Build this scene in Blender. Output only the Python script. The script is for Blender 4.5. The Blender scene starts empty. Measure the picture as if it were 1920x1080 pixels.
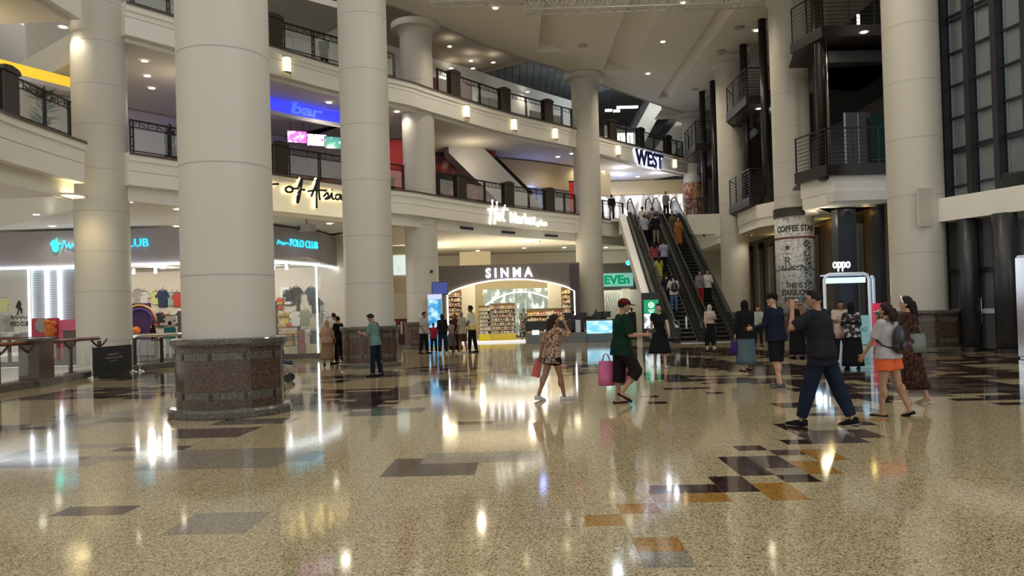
import bpy, bmesh, math, random
from mathutils import Vector, Matrix, noise
PI = math.pi
random.seed(7)
SC = bpy.context.scene
COL = SC.collection
# ------------------------------------------------------------------ camera
F = 1440.0; PPY = 571.0; ROLL = 0.029; PITCH = 0.012; EYE = 1.5
cam = bpy.data.cameras.new('camera'); camo = bpy.data.objects.new('camera', cam); COL.objects.link(camo)
cam.sensor_width = 36; cam.lens = 27.0; cam.shift_y = 31/1920; cam.clip_end = 300
camo.matrix_world = Matrix.Translation((0,0,EYE)) @ Matrix.Rotation(PI/2+PITCH,4,'X') @ Matrix.Rotation(-ROLL,4,'Z')
SC.camera = camo
def ray(px,py):
    u=(px-960)/F; w=(PPY-py)/F
    x=u*math.cos(ROLL)+w*math.sin(ROLL); z=-u*math.sin(ROLL)+w*math.cos(ROLL)
    return Vector((x, math.cos(PITCH)-z*math.sin(PITCH), math.sin(PITCH)+z*math.cos(PITCH)))
def at(px,py,Y):
    d=ray(px,py); t=Y/d.y
    return Vector((d.x*t, Y, EYE+d.z*t))
def onz(px,py,z=0.0):
    d=ray(px,py); t=(z-EYE)/d.z
    return Vector((d.x*t, d.y*t, z))
# ------------------------------------------------------------------ world, daylight, exposure
SC.view_settings.view_transform='Standard'; SC.view_settings.look='None'
SC.view_settings.exposure=0.05; SC.view_settings.gamma=1.0
W = bpy.data.worlds.new('daylight'); SC.world=W; W.use_nodes=True
W.node_tree.nodes['Background'].inputs[0].default_value=(1.0,0.965,0.90,1)
W.node_tree.nodes['Background'].inputs[1].default_value=0.80
def area(name,loc,size,power,color=(1,1,1),target=None,sy=None):
    l=bpy.data.lights.new(name,'AREA'); l.energy=power; l.color=color; l.size=size
    if sy: l.shape='RECTANGLE'; l.size_y=sy
    o=bpy.data.objects.new(name,l); COL.objects.link(o); o.location=loc
    if target is not None:
        o.rotation_euler=(Vector(target)-Vector(loc)).to_track_quat('-Z','Y').to_euler()
    o.visible_camera=True
    return o
def point(name,loc,power,color,r=.3):
    l=bpy.data.lights.new(name,'POINT'); l.energy=power; l.color=color; l.shadow_soft_size=r
    o=bpy.data.objects.new(name,l); COL.objects.link(o); o.location=loc
    return o
area('window_daylight',(24,-8,13),14,2400,(.84,.92,1),(2,22,3))
# ------------------------------------------------------------------ materials
MATS={}
def mat(name,col,rough=.6,metal=0.,emit=0.,ecol=None,noise_amt=.06,scale=6.,spec=.5,alpha=1.,trans=0.):
    if name in MATS: return MATS[name]
    m=bpy.data.materials.new(name); m.use_nodes=True; MATS[name]=m
    nt=m.node_tree; b=nt.nodes['Principled BSDF']
    b.inputs['Roughness'].default_value=rough; b.inputs['Metallic'].default_value=metal
    b.inputs['Specular IOR Level'].default_value=spec
    if alpha<1: b.inputs['Alpha'].default_value=alpha
    if trans: b.inputs['Transmission Weight'].default_value=trans
    c=(col[0],col[1],col[2],1)
    if noise_amt>0:
        tc=nt.nodes.new('ShaderNodeTexCoord'); n=nt.nodes.new('ShaderNodeTexNoise'); n.inputs['Scale'].default_value=scale
        n.inputs['Detail'].default_value=3
        nt.links.new(tc.outputs['Object'],n.inputs['Vector'])
        mx=nt.nodes.new('ShaderNodeMix'); mx.data_type='RGBA'; nt.links.new(n.outputs['Fac'],mx.inputs[0])
        mx.inputs[6].default_value=tuple(max(0,v*(1-noise_amt)) for v in col)+(1,)
        mx.inputs[7].default_value=tuple(min(1,v*(1+noise_amt)) for v in col)+(1,)
        nt.links.new(mx.outputs[2],b.inputs['Base Color'])
    else: b.inputs['Base Color'].default_value=c
    if emit>0:
        e=ecol or col
        b.inputs['Emission Color'].default_value=(e[0],e[1],e[2],1); b.inputs['Emission Strength'].default_value=emit
    return m
def ramp_mat(name,stops,scale,rough,kind='noise',detail=4,spec=.5,joints=None,emit=0,stretch=(1,1,1)):
    """speckled / mottled procedural material; joints=(sx,sy,sz,width,colour)"""
    if name in MATS: return MATS[name]
    m=bpy.data.materials.new(name); m.use_nodes=True; MATS[name]=m
    nt=m.node_tree; b=nt.nodes['Principled BSDF']; L=nt.links.new
    b.inputs['Roughness'].default_value=rough; b.inputs['Specular IOR Level'].default_value=spec
    tc=nt.nodes.new('ShaderNodeTexCoord'); mp=nt.nodes.new('ShaderNodeMapping'); L(tc.outputs['Object'],mp.inputs[0])
    mp.inputs['Scale'].default_value=stretch
    if kind=='noise':
        n=nt.nodes.new('ShaderNodeTexNoise'); n.inputs['Scale'].default_value=scale; n.inputs['Detail'].default_value=detail; out=n.outputs['Fac']
    else:
        n=nt.nodes.new('ShaderNodeTexVoronoi'); n.inputs['Scale'].default_value=scale; out=n.outputs['Color']
    L(mp.outputs[0],n.inputs['Vector'])
    r=nt.nodes.new('ShaderNodeValToRGB'); r.color_ramp.interpolation='CONSTANT' if kind!='noise' else 'LINEAR'
    el=r.color_ramp.elements
    while len(el)<len(stops): el.new(.5)
    for e,(p,c) in zip(el,stops): e.position=p; e.color=(c[0],c[1],c[2],1)
    if kind!='noise':
        sp=nt.nodes.new('ShaderNodeSeparateColor'); L(out,sp.inputs[0]); out=sp.outputs[0]
    L(out,r.inputs[0]); last=r.outputs[0]
    if joints:
        last=add_joints(nt,last,tc.outputs['Object'],joints)
    L(last,b.inputs['Base Color'])
    if emit: L(last,b.inputs['Emission Color']); b.inputs['Emission Strength'].default_value=emit
    return m
def add_joints(nt,col,vec,joints):
    sx,sy,sz,wd,jc=joints; L=nt.links.new
    sep=nt.nodes.new('ShaderNodeSeparateXYZ'); L(vec,sep.inputs[0])
    prev=None
    for k,s in enumerate((sx,sy,sz)):
        if not s: continue
        a=nt.nodes.new('ShaderNodeMath'); a.operation='PINGPONG'; L(sep.outputs[k],a.inputs[0]); a.inputs[1].default_value=s/2
        c=nt.nodes.new('ShaderNodeMath'); c.operation='LESS_THAN'; L(a.outputs[0],c.inputs[0]); c.inputs[1].default_value=wd
        if prev is None: prev=c.outputs[0]
        else:
            mx=nt.nodes.new('ShaderNodeMath'); mx.operation='MAXIMUM'; L(prev,mx.inputs[0]); L(c.outputs[0],mx.inputs[1]); prev=mx.outputs[0]
    q=nt.nodes.new('ShaderNodeMix'); q.data_type='RGBA'; L(prev,q.inputs[0]); L(col,q.inputs[6]); q.inputs[7].default_value=jc+(1,)
    return q.outputs[2]
PLASTER=mat('plaster',(.82,.80,.72),.75,noise_amt=.04,scale=1.2)
COLUMN=mat('column_cladding',(.57,.545,.475),.5,noise_amt=.04,scale=.9)
JOINT=mat('joint_dark',(.42,.40,.36),.9)
CEIL=mat('ceiling_paint',(.76,.72,.64),.85,noise_amt=.03,scale=.5)
DARK=mat('dark_bronze',(.018,.015,.013),.35)
BLACK=mat('black_paint',(.012,.012,.013),.45)
CHROME=mat('chrome',(.75,.75,.76),.18,1.0)
STEEL=mat('brushed_steel',(.45,.45,.46),.35,.9,scale=40)
WHITE=mat('white_paint',(.80,.80,.78),.5)
WOOD=mat('rail_wood',(.16,.055,.025),.35,scale=9,noise_amt=.35)
GLASS=mat('rail_glass',(.75,.82,.80),.05,alpha=.16,noise_amt=.02)
GLASSD=mat('grey_tint_glass',(.10,.11,.12),.06,alpha=.35,noise_amt=.02)
LAMP=mat('lamp_warm',(1,.93,.78),.5,emit=22,noise_amt=.01)
LAMPC=mat('lamp_cool',(.93,.97,1),.5,emit=9,noise_amt=.01)
LANT=mat('lantern_glass',(1,.86,.55),.5,emit=3.2,noise_amt=.05,scale=30)
LED=mat('led_white',(.85,.95,1),.5,emit=6,noise_amt=.01)
GRANB=ramp_mat('granite_brown',[(0,(.02,.014,.011)),(.30,(.075,.042,.028)),(.7,(.12,.07,.046)),(.93,(.19,.15,.12))],120,.16,'vor')
GRANG=ramp_mat('granite_grey',[(0,(.03,.03,.026)),(.3,(.09,.08,.065)),(.7,(.15,.135,.11)),(.93,(.27,.25,.21))],120,.16,'vor')
COPING=ramp_mat('coping_stone',[(0,(.07,.06,.05)),(.4,(.12,.10,.085)),(.8,(.17,.15,.13))],60,.3,'vor')
# ------------------------------------------------------------------ mesh helpers
def box(bm,c,s,rz=0.,mi=0,R=None):
    m=Matrix.Translation(c)@(R if R is not None else Matrix.Rotation(rz,4,'Z'))@Matrix.Diagonal((s[0],s[1],s[2],1))
    r=bmesh.ops.create_cube(bm,size=1,matrix=m)
    for f in {f for v in r['verts'] for f in v.link_faces}: f.material_index=mi
    return r['verts']
def cyl(bm,p0,p1,r0,r1=None,n=12,mi=0,caps=True,smooth=True):
    p0=Vector(p0); p1=Vector(p1); r1=r0 if r1 is None else r1
    d=p1-p0; q=d.to_track_quat('Z','Y').to_matrix()
    A=[];B=[]
    for i in range(n):
        a=2*PI*i/n; v=q@Vector((math.cos(a),math.sin(a),0))
        A.append(bm.verts.new(p0+v*r0)); B.append(bm.verts.new(p1+v*r1))
    for i in range(n):
        j=(i+1)%n
        f=bm.faces.new((A[i],A[j],B[j],B[i])); f.material_index=mi; f.smooth=smooth
    if caps:
        f=bm.faces.new(list(reversed(A))); f.material_index=mi
        f=bm.faces.new(B); f.material_index=mi
def lathe(bm,prof,n=48,mi=0,c=(0,0,0),smooth=False,mis=None):
    rings=[]
    for r,z in prof:
        rings.append([bm.verts.new((c[0]+r*math.cos(2*PI*i/n),c[1]+r*math.sin(2*PI*i/n),c[2]+z)) for i in range(n)])
    for k in range(len(rings)-1):
        for i in range(n):
            j=(i+1)%n
            f=bm.faces.new((rings[k][i],rings[k][j],rings[k+1][j],rings[k+1][i])); f.smooth=smooth
            f.material_index=mis[k] if mis else mi
    return rings
def tube(bm,pts,r,n=8,mi=0):
    """swept tube through points"""
    pts=[Vector(p) for p in pts]; rings=[]
    rr=r if isinstance(r,(list,tuple)) else [r]*len(pts)
    for k,p in enumerate(pts):
        d=(pts[min(k+1,len(pts)-1)]-pts[max(k-1,0)]).normalized()
        up=Vector((0,0,1)) if abs(d.z)<.95 else Vector((0,1,0))
        a=d.cross(up).normalized(); b=a.cross(d)
        rings.append([bm.verts.new(p+(a*math.cos(2*PI*i/n)+b*math.sin(2*PI*i/n))*rr[k]) for i in range(n)])
    for k in range(len(rings)-1):
        for i in range(n):
            j=(i+1)%n
            f=bm.faces.new((rings[k][i],rings[k+1][i],rings[k+1][j],rings[k][j])); f.material_index=mi; f.smooth=True
    f=bm.faces.new(rings[0]); f.material_index=mi
    f=bm.faces.new(list(reversed(rings[-1]))); f.material_index=mi
def prism(bm,poly,z0,z1,mi=0,axis='z'):
    """extrude polygon; axis z: poly xy ; axis y: poly xz between y0,y1"""
    def P(p,t): return (p[0],p[1],t) if axis=='z' else ((p[0],t,p[1]) if axis=='y' else (t,p[0],p[1]))
    A=[bm.verts.new(P(p,z0)) for p in poly]; B=[bm.verts.new(P(p,z1)) for p in poly]
    fs=[bm.faces.new(A),bm.faces.new(list(reversed(B)))]
    for i in range(len(poly)):
        j=(i+1)%len(poly); fs.append(bm.faces.new((A[j],A[i],B[i],B[j])))
    for f in fs: f.material_index=mi
def offs(path,d):
    out=[]
    for i,p in enumerate(path):
        a=path[max(i-1,0)]; b=path[min(i+1,len(path)-1)]
        t=(Vector(b)-Vector(a)); t.normalize()
        out.append(Vector((p[0]-t.y*d,p[1]+t.x*d)))
    return out
def sweep(bm,path,prof,mis=None,closed=True):
    """prof: list of (offset,z)"""
    rows=[]
    for (o,z) in prof:
        rows.append([bm.verts.new((q.x,q.y,z)) for q in offs(path,o)])
    n=len(prof); m=n if closed else n-1
    for k in range(m):
        a=rows[k]; b=rows[(k+1)%n]
        for i in range(len(path)-1):
            f=bm.faces.new((a[i],a[i+1],b[i+1],b[i])); f.material_index=(mis[k] if mis else 0)
    if closed and n>2:
        bm.faces.new([r[0] for r in rows]); bm.faces.new([r[-1] for r in reversed(rows)])
def new_bm(): return bmesh.new()
def obj(name,bm,mats,parent=None,loc=None,rz=None,recalc=True):
    if recalc: bmesh.ops.recalc_face_normals(bm,faces=bm.faces[:])
    me=bpy.data.meshes.new(name); bm.to_mesh(me); bm.free()
    if not isinstance(mats,(list,tuple)): mats=[mats]
    for m in mats: me.materials.append(m)
    o=bpy.data.objects.new(name,me); COL.objects.link(o)
    if parent: o.parent=parent
    if loc is not None: o.location=loc
    if rz is not None: o.rotation_euler=(0,0,rz)
    return o
def tag(o,label,cat,group=None,kind=None):
    o['label']=label; o['category']=cat
    if group: o['group']=group
    if kind: o['kind']=kind
    return o
def struct(o): o['kind']='structure'; return o
def thing(name,label,cat,loc=(0,0,0),rz=0,group=None):
    o=bpy.data.objects.new(name,None); COL.objects.link(o); o.location=loc; o.rotation_euler=(0,0,rz); o.empty_display_size=.2
    return tag(o,label,cat,group)
def dup(root,loc,rz=None,label=None,group=None):
    r=root.copy(); COL.objects.link(r); r.location=loc
    if rz is not None: r.rotation_euler=(0,0,rz)
    if label: r['label']=label
    if group: r['group']=group
    for ch in list(root.children):
        c=ch.copy(); COL.objects.link(c); c.parent=r
        for g in list(ch.children):
            d=g.copy(); COL.objects.link(d); d.parent=c
    return r
def textmesh(txt,size,depth,bold=0.,res=4,align='LEFT'):
    cu=bpy.data.curves.new('t','FONT'); cu.body=txt; cu.size=size; cu.extrude=depth; cu.offset=bold; cu.align_x=align; cu.resolution_u=res
    to=bpy.data.objects.new('t',cu); COL.objects.link(to)
    dg=bpy.context.evaluated_depsgraph_get(); me=bpy.data.meshes.new_from_object(to.evaluated_get(dg))
    bpy.data.objects.remove(to); bpy.data.curves.remove(cu)
    return me
def text_bm(bm,txt,size,M,depth=.02,bold=0.,mi=0,width=None,height=None,align='LEFT',shear=0):
    """adds text (xy plane, facing +z before M). If width given scale x to that width."""
    me=textmesh(txt,size,depth,bold,align=align)
    xs=[v.co.x for v in me.vertices]; ys=[v.co.y for v in me.vertices]
    w=max(xs)-min(xs); h=max(ys)-min(ys); x0=min(xs); y0=min(ys)
    sx=(width/w) if width else 1; sy=(height/h) if height else 1
    for v in me.vertices:
        x=(v.co.x-x0)*sx if width else v.co.x; y=(v.co.y-y0)*sy if height else v.co.y
        v.co=M@Vector((x+shear*y,y,v.co.z)) if isinstance(M,Matrix) else Vector(M(x+shear*y,y,v.co.z))
    n0=len(bm.faces); bm.from_mesh(me); bm.faces.ensure_lookup_table()
    for f in bm.faces[n0:]: f.material_index=mi
    bpy.data.meshes.remove(me)
def face_cam(p0,ang=0.):
    """matrix: text plane upright, reading +x, facing -y, rotated ang about z"""
    return Matrix.Translation(p0)@Matrix.Rotation(ang,4,'Z')@Matrix.Rotation(PI/2,4,'X')

def glow(loc,power,col,r=.12):
    return point('ceiling_glow',loc,power,col,r)
def spot(loc,power,col=(1,.88,.70),ang=150,r=.09):
    l=bpy.data.lights.new('downlight_beam','SPOT'); l.energy=power; l.color=col; l.spot_size=math.radians(ang); l.spot_blend=.6; l.shadow_soft_size=r
    o=bpy.data.objects.new('downlight_beam',l); COL.objects.link(o); o.location=loc; return o
def shoplights(loc,size,power,col,target,sy):
    n=2
    for i in range(n):
        for j in range(2): point('shop_light',(loc[0]+(i-.5)*size*.6,loc[1]+(j-.5)*sy*.6,loc[2]-.1),power/4,col,.12)
# ================================================================== SETTING
# atrium edge in plan, read on the first-floor coping (z 7.15)
Z1=7.15; Z2=12.1; ZC=15.3
_pts=[onz(240,285,Z1),onz(335,299,Z1),onz(510,325,Z1),onz(640,344,Z1),onz(765,357,Z1),onz(820,366,Z1),onz(950,386,Z1),onz(1082,401,Z1),onz(1130,257,Z2),onz(1210,278,Z2),onz(1287,297,Z2)]
CTRL=[Vector((p.x,p.y)) for p in _pts]
def catmull(P,n=8):
    out=[]
    for i in range(len(P)-1):
        p0=P[max(i-1,0)];p1=P[i];p2=P[i+1];p3=P[min(i+2,len(P)-1)]
        for k in range(n):
            t=k/n
            out.append(.5*((2*p1)+(p2-p0)*t+(2*p0-5*p1+4*p2-p3)*t*t+(3*p1-p0-3*p2+p3)*t**3))
    out.append(P[-1]); return out
EDGE=catmull(CTRL)
_l=[onz(-160,120,Z1),onz(-60,175,Z1),onz(0,207,Z1),onz(70,234,Z1),onz(158,266,Z1)]
EDGEL=catmull([Vector((p.x,p.y)) for p in _l],5)
def along(path,px,z):
    """parameter point on path whose direction matches pixel column px at height z"""
    best=None
    for i in range(len(path)-1):
        for k in range(11):
            q=path[i].lerp(path[i+1],k/10)
            # project
            v=Matrix.Rotation(ROLL,4,'Z')@(Matrix.Rotation(-PI/2-PITCH,4,'X')@Vector((q.x,q.y,z-EYE)))
            x=960+F*v.x/(-v.z)
            e=abs(x-px)
            if best is None or e<best[0]: best=(e,q,(path[i+1]-path[i]).normalized(),i+k/10)
    return best[1],best[2],best[3]
def proj(p):
    v=Matrix.Rotation(ROLL,4,'Z')@(Matrix.Rotation(-PI/2-PITCH,4,'X')@(Vector(p)-Vector((0,0,EYE))))
    return 960+F*v.x/(-v.z), PPY-F*v.y/(-v.z)
# ---------------- floor: 0.3 m stone tiles, coloured by pattern
def tile_mats():
    j=(.3,.3,0,.0016,(.20,.16,.10))
    A=ramp_mat('floor_granite_beige',[(0,(.12,.08,.035)),(.14,(.34,.275,.15)),(.5,(.47,.385,.225)),(.82,(.62,.53,.34))],105,.075,'vor',joints=j,spec=.42)
    B=ramp_mat('floor_granite_grey',[(0,(.10,.088,.07)),(.2,(.24,.21,.16)),(.6,(.32,.28,.215))],105,.075,'vor',joints=j,spec=.42)
    C=ramp_mat('floor_granite_maroon',[(0,(.012,.007,.006)),(.3,(.036,.015,.013)),(.75,(.055,.025,.02))],105,.06,'vor',joints=j,spec=.42)
    D=ramp_mat('floor_granite_ochre',[(0,(.12,.055,.012)),(.2,(.34,.17,.03)),(.6,(.42,.22,.045))],105,.075,'vor',joints=j,spec=.42)
    E=ramp_mat('floor_granite_mauve',[(0,(.03,.022,.018)),(.2,(.085,.06,.048)),(.6,(.12,.085,.07))],105,.075,'vor',joints=j,spec=.42)
    for m in (A,B,C,D,E):
        nt=m.node_tree; b=nt.nodes['Principled BSDF']
        tc=nt.nodes.new('ShaderNodeTexCoord'); n=nt.nodes.new('ShaderNodeTexNoise'); n.inputs['Scale'].default_value=1.6; n.inputs['Detail'].default_value=2
        nt.links.new(tc.outputs['Object'],n.inputs['Vector'])
        bp=nt.nodes.new('ShaderNodeBump'); bp.inputs['Strength'].default_value=.022; bp.inputs['Distance'].default_value=.02
        nt.links.new(n.outputs['Fac'],bp.inputs['Height']); nt.links.new(bp.outputs[0],b.inputs['Normal'])
    return [A,B,C,D,E]
TS=.3; FROT=-.028
fm=tile_mats()
tilemap={}
def cell(px,py):
    p=onz(px,py,0); c=math.cos(-FROT); s=math.sin(-FROT)
    x=p.x*c-p.y*s; y=p.x*s+p.y*c
    return int(math.floor(x/TS)),int(math.floor(y/TS))
def put(px,py,m,w=1,d=1):
    i,j=cell(px,py)
    for a in range(w):
        for b in range(d): tilemap[(i+a,j-b)]=m
# near mosaic, tile by tile as in the photo (pixel = inside the far-left tile)
for px,py,m,w,d in [(1150,983,3,1,1),(1218,961,3,1,1),(1262,1030,3,1,1),(1280,1062,1,1,1),(1270,922,2,2,1),(1300,940,3,2,1),(1390,895,2,1,2),
    (1435,921,3,1,1),(1465,908,3,1,2),(1520,901,2,1,1),(1400,862,2,1,3),(1455,862,4,1,3),(1450,888,1,2,1),(1520,868,3,1,2),(1560,850,2,1,1),
    (1430,843,2,1,1),(1480,845,4,1,1),(1530,843,3,1,2),(1500,832,2,1,1),(1475,800,2,1,4),(1530,812,4,2,3),(1600,812,4,1,1),(1650,817,4,1,1),
    (1480,757,2,2,2),(1530,775,2,2,1),(1580,790,2,1,2),(1610,790,3,2,1),(1230,742,2,1,1),(1270,728,2,3,1),(1215,755,2,1,1),(1340,736,2,1,1),(1890,759,2,2,1),
    (1840,744,2,3,2),(1560,765,4,2,2)]:
    put(px,py,m,w,d)
# left mosaic
for px,py,m,w,d in [(400,962,1,2,2),(180,950,4,2,1),(345,808,4,4,3),(345,850,1,5,4),(500,850,1,3,2),(780,870,4,3,3),(840,850,1,4,2),(860,800,1,3,2),
    (670,775,2,3,2),(700,768,4,3,2),(560,760,4,3,3),(440,790,4,4,2),(800,740,1,3,2),(880,796,2,2,1)]:
    put(px,py,m,w,d)
rnd=random.Random(3)
def bandfill(pts,halfw,dens,mats,step=.3):
    for a,b in zip(pts[:-1],pts[1:]):
        A=onz(a[0],a[1],0); B=onz(b[0],b[1],0); L=(B-A).length; n=max(2,int(L/step))
        for k in range(n):
            p=A.lerp(B,k/n)
            for q in range(int(halfw/TS)+1):
                for sgn in (-1,1):
                    if rnd.random()<dens:
                        yy=p.y+sgn*q*TS; xx=p.x
                        c=math.cos(-FROT); s=math.sin(-FROT)
                        i=int(math.floor((xx*c-yy*s)/TS)); j=int(math.floor((xx*s+yy*c)/TS))
                        m=mats[int(rnd.random()*len(mats))]
                        for e in range(rnd.choice((1,2,3))): tilemap.setdefault((i+e,j),m)
# far mosaic bands: broad, broken zigzags running across the hall
bandfill([(1150,700),(1300,712),(1450,712),(1600,745),(1750,712),(1900,738)],1.0,.42,[2,4,2])
bandfill([(1200,672),(1400,690),(1600,700),(1750,690),(1920,700)],2.4,.55,[2,2,2,4])
bandfill([(1150,655),(1400,662),(1600,672),(1750,668),(1920,672)],3.0,.5,[2,2,4])
bandfill([(1500,728),(1700,735),(1920,720)],1.2,.35,[2,2,4])
bandfill([(320,735),(200,735),(100,738),(0,752)],1.3,.55,[2,4,2,4])
bandfill([(0,800),(120,790),(330,770)],.9,.4,[4,1])
bandfill([(540,740),(680,752),(800,725),(950,700),(1120,690)],1.6,.5,[2,4,2])
bandfill([(560,715),(680,705),(830,690),(1000,678),(1180,668)],1.6,.45,[4,2,1])
bandfill([(0,860),(200,850),(330,830)],.8,.5,[1,1,4])
bandfill([(100,690),(330,710),(600,690)],1.6,.4,[2,4])
bm=new_bm()
NX0,NX1,NY0,NY1=-95,110,-20,240
vs={}
def fv(i,j):
    if (i,j) not in vs: vs[(i,j)]=bm.verts.new((i*TS,j*TS,0))
    return vs[(i,j)]
# lower-level opening at the left, bounded by a curved curb
VOIDP=catmull([Vector((p.x,p.y)) for p in (onz(-400,800,0),onz(-200,767,0),onz(0,736,0),onz(90,722,0),onz(165,707,0),onz(270,694,0),onz(336,687,0),onz(372,683,0))],5)
def in_void(x,y):
    if not (VOIDP[0].y<y<29.9): return False
    q=VOIDP[-1].x
    for a,b in zip(VOIDP[:-1],VOIDP[1:]):
        if a.y<=y<=b.y: q=a.x+(b.x-a.x)*(y-a.y)/(b.y-a.y+1e-9)
    return x<q-.12
cF=math.cos(FROT); sF=math.sin(FROT)
for i in range(NX0,NX1):
    for j in range(NY0,NY1):
        x=(i+.5)*TS; y=(j+.5)*TS
        if in_void(x*cF-y*sF, x*sF+y*cF): continue
        f=bm.faces.new((fv(i,j),fv(i+1,j),fv(i+1,j+1),fv(i,j+1)))
        f.material_index=tilemap.get((i,j),0)
floor=struct(obj('floor',bm,fm)); floor.rotation_euler=(0,0,FROT)
# lower level seen through the opening
bm=new_bm(); box(bm,(-18,24,-4.6),(26,22,.1)); struct(obj('floor_lower',bm,mat('lower_floor',(.62,.60,.55),.3)))
bm=new_bm(); box(bm,(-19,29.95,-2.35),(24,.2,4.6)); struct(obj('wall_lower',bm,PLASTER))
# curb round the opening
bm=new_bm(); sweep(bm,VOIDP,[(-.12,0),(-.12,.16),(-.08,.2),(.28,.2),(.3,.16),(.3,-.5),(.0,-.5)])
struct(obj('trim_1',bm,GRANG))
bm=new_bm(); box(bm,(-19,29.75,.1),(24,.3,.2)); struct(obj('trim_2',bm,GRANG))
# ---------------- floor slabs, fascias, ceilings of the galleries
def fascia(name,path,zt,h):
    # zt coping top; h total height
    zb=zt-h
    bm=new_bm()
    st=.48 if h>1.3 else .12
    prof=[(14,zb+.1),(.5,zb+.1),(.5,zb),(.36,zb),(.36,zb+st),(.0,zb+st),(.0,zb+h*.6),(.02,zb+h*.6+.012),(.0,zb+h*.6+.024),(.0,zt-.3),(-.06,zt-.26),(-.06,zt-.1),(-.10,zt-.09),(-.10,zt),(.35,zt),(.35,zt-.06),(14,zt-.06)]
    mis=[2]+[0]*6+[3]+[0]*4+[1,1,1,1,4,0]
    sweep(bm,path,prof,mis[:len(prof)])
    return struct(obj(name,bm,[PLASTER,COPING,CEIL,JOINT,GRANG]))
fascia('floor_first',EDGE,Z1,1.55)
fascia('floor_second',EDGE,Z2,1.2)
fascia('floor_first_left',EDGEL,Z1,1.75)
fascia('floor_second_left',EDGEL,Z2,1.3)
# third level band only where the ceiling is not (left part)
LEFTP=[p for p in EDGE if p.x<CTRL[4].x+.1]
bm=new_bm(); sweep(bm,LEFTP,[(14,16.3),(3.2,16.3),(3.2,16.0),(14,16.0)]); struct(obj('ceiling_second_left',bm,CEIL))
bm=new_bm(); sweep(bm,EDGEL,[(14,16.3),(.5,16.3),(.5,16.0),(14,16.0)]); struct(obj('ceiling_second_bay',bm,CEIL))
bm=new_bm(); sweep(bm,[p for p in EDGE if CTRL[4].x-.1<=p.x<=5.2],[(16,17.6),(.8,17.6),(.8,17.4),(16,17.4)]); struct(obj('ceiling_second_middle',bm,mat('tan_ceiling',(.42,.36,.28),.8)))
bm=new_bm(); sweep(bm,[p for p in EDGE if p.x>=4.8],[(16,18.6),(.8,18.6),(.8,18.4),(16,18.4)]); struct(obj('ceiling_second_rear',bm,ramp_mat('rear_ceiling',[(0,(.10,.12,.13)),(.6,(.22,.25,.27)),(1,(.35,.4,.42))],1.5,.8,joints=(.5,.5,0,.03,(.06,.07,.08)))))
bm=new_bm(); box(bm,(-24,24,11.),(.3,30,11)); struct(obj('wall_left',bm,PLASTER))
bm=new_bm(); box(bm,(0,72,9.5),(90,.3,20)); struct(obj('wall_rear',bm,mat('rear_wall',(.16,.16,.16),.8)))
bm=new_bm(); box(bm,(20.5,49,9.5),(.3,46,20)); struct(obj('wall_right_rear',bm,mat('rear_wall',(.16,.16,.16),.8)))
bm=new_bm(); box(bm,(17.9,40.,ZC+.35),(9.2,40,.3)); struct(obj('ceiling_right',bm,CEIL))
bm=new_bm(); box(bm,(8,63.5,18.9),(30,18,.2)); struct(obj('ceiling_rear',bm,mat('rear_wall',(.16,.16,.16))))
# back walls behind each gallery
def backwall(name,path,off,z0,z1,m):
    bm=new_bm(); sweep(bm,path,[(off,z0),(off,z1),(off+.2,z1),(off+.2,z0)]); return struct(obj(name,bm,m))
SHOPW=mat('shop_wall',(.62,.58,.50),.7)
backwall('wall_first',EDGE,8.5,Z1-.06,10.95,SHOPW)
backwall('wall_second',EDGE,8.0,Z2-.06,17.4,PLASTER)
backwall('wall_first_left',EDGEL,7.5,Z1-.06,10.95,SHOPW)
backwall('wall_second_left',EDGEL,7.5,Z2-.06,16.1,PLASTER)
# ground floor back wall
bm=new_bm(); box(bm,(-10,53,2.8),(50,.3,5.7)); struct(obj('wall_ground',bm,SHOPW))
bm=new_bm(); box(bm,(-32,35,2.8),(.3,36,5.7)); struct(obj('wall_ground_left',bm,SHOPW))
# ---------------- the high atrium ceiling with saw-tooth troughs
bm=new_bm()
cap=[p for p in EDGE if p.x>=CTRL[4].x-1.5]
Xl=cap[0].x; YR=cap[-1].y
def edgeY(x):
    for a,b in zip(cap[:-1],cap[1:]):
        if a.x<=x<=b.x: return a.y+(b.y-a.y)*(x-a.x)/(b.x-a.x+1e-9)
    return cap[-1].y if x>cap[-1].x else cap[0].y
Y0=20.
def strip(x0,x1,z0=ZC,z1=ZC,ya=Y0,yb=None):
    n=6
    for k in range(n):
        a=x0+(x1-x0)*k/n; b=x0+(x1-x0)*(k+1)/n
        ea=yb if yb else edgeY(a)-.0; eb=yb if yb else edgeY(b)
        za=z0+(z1-z0)*k/n; zb=z0+(z1-z0)*(k+1)/n
        q=[bm.verts.new((a,ya,za)),bm.verts.new((b,ya,zb)),bm.verts.new((b,eb,zb)),bm.verts.new((a,ea,za))]
        bm.faces.new(q)
TR=[(1.75,3.2,40.5),(5.6,7.3,44.),(9.9,10.7,50.)]
x=Xl
for x0,x1,ye in TR:
    strip(x,x0)
    # flat part beyond the trough end
    strip(x0,x1,ya=ye)
    D=.75
    strip(x0,x1,ZC+D,ZC,ya=Y0,yb=ye)
    for (xa,ya,xb,yb2,ta,tb) in ((x0,Y0,x0,ye,ZC+D,ZC+D),):
        bm.faces.new([bm.verts.new((xa,ya,ZC)),bm.verts.new((xb,yb2,ZC)),bm.verts.new((xb,yb2,tb)),bm.verts.new((xa,ya,ta))])
    bm.faces.new([bm.verts.new((x0,ye,ZC)),bm.verts.new((x1,ye,ZC)),bm.verts.new((x0,ye,ZC+D))])
    x=x1
strip(x,13.2,yb=55.6)
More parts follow.
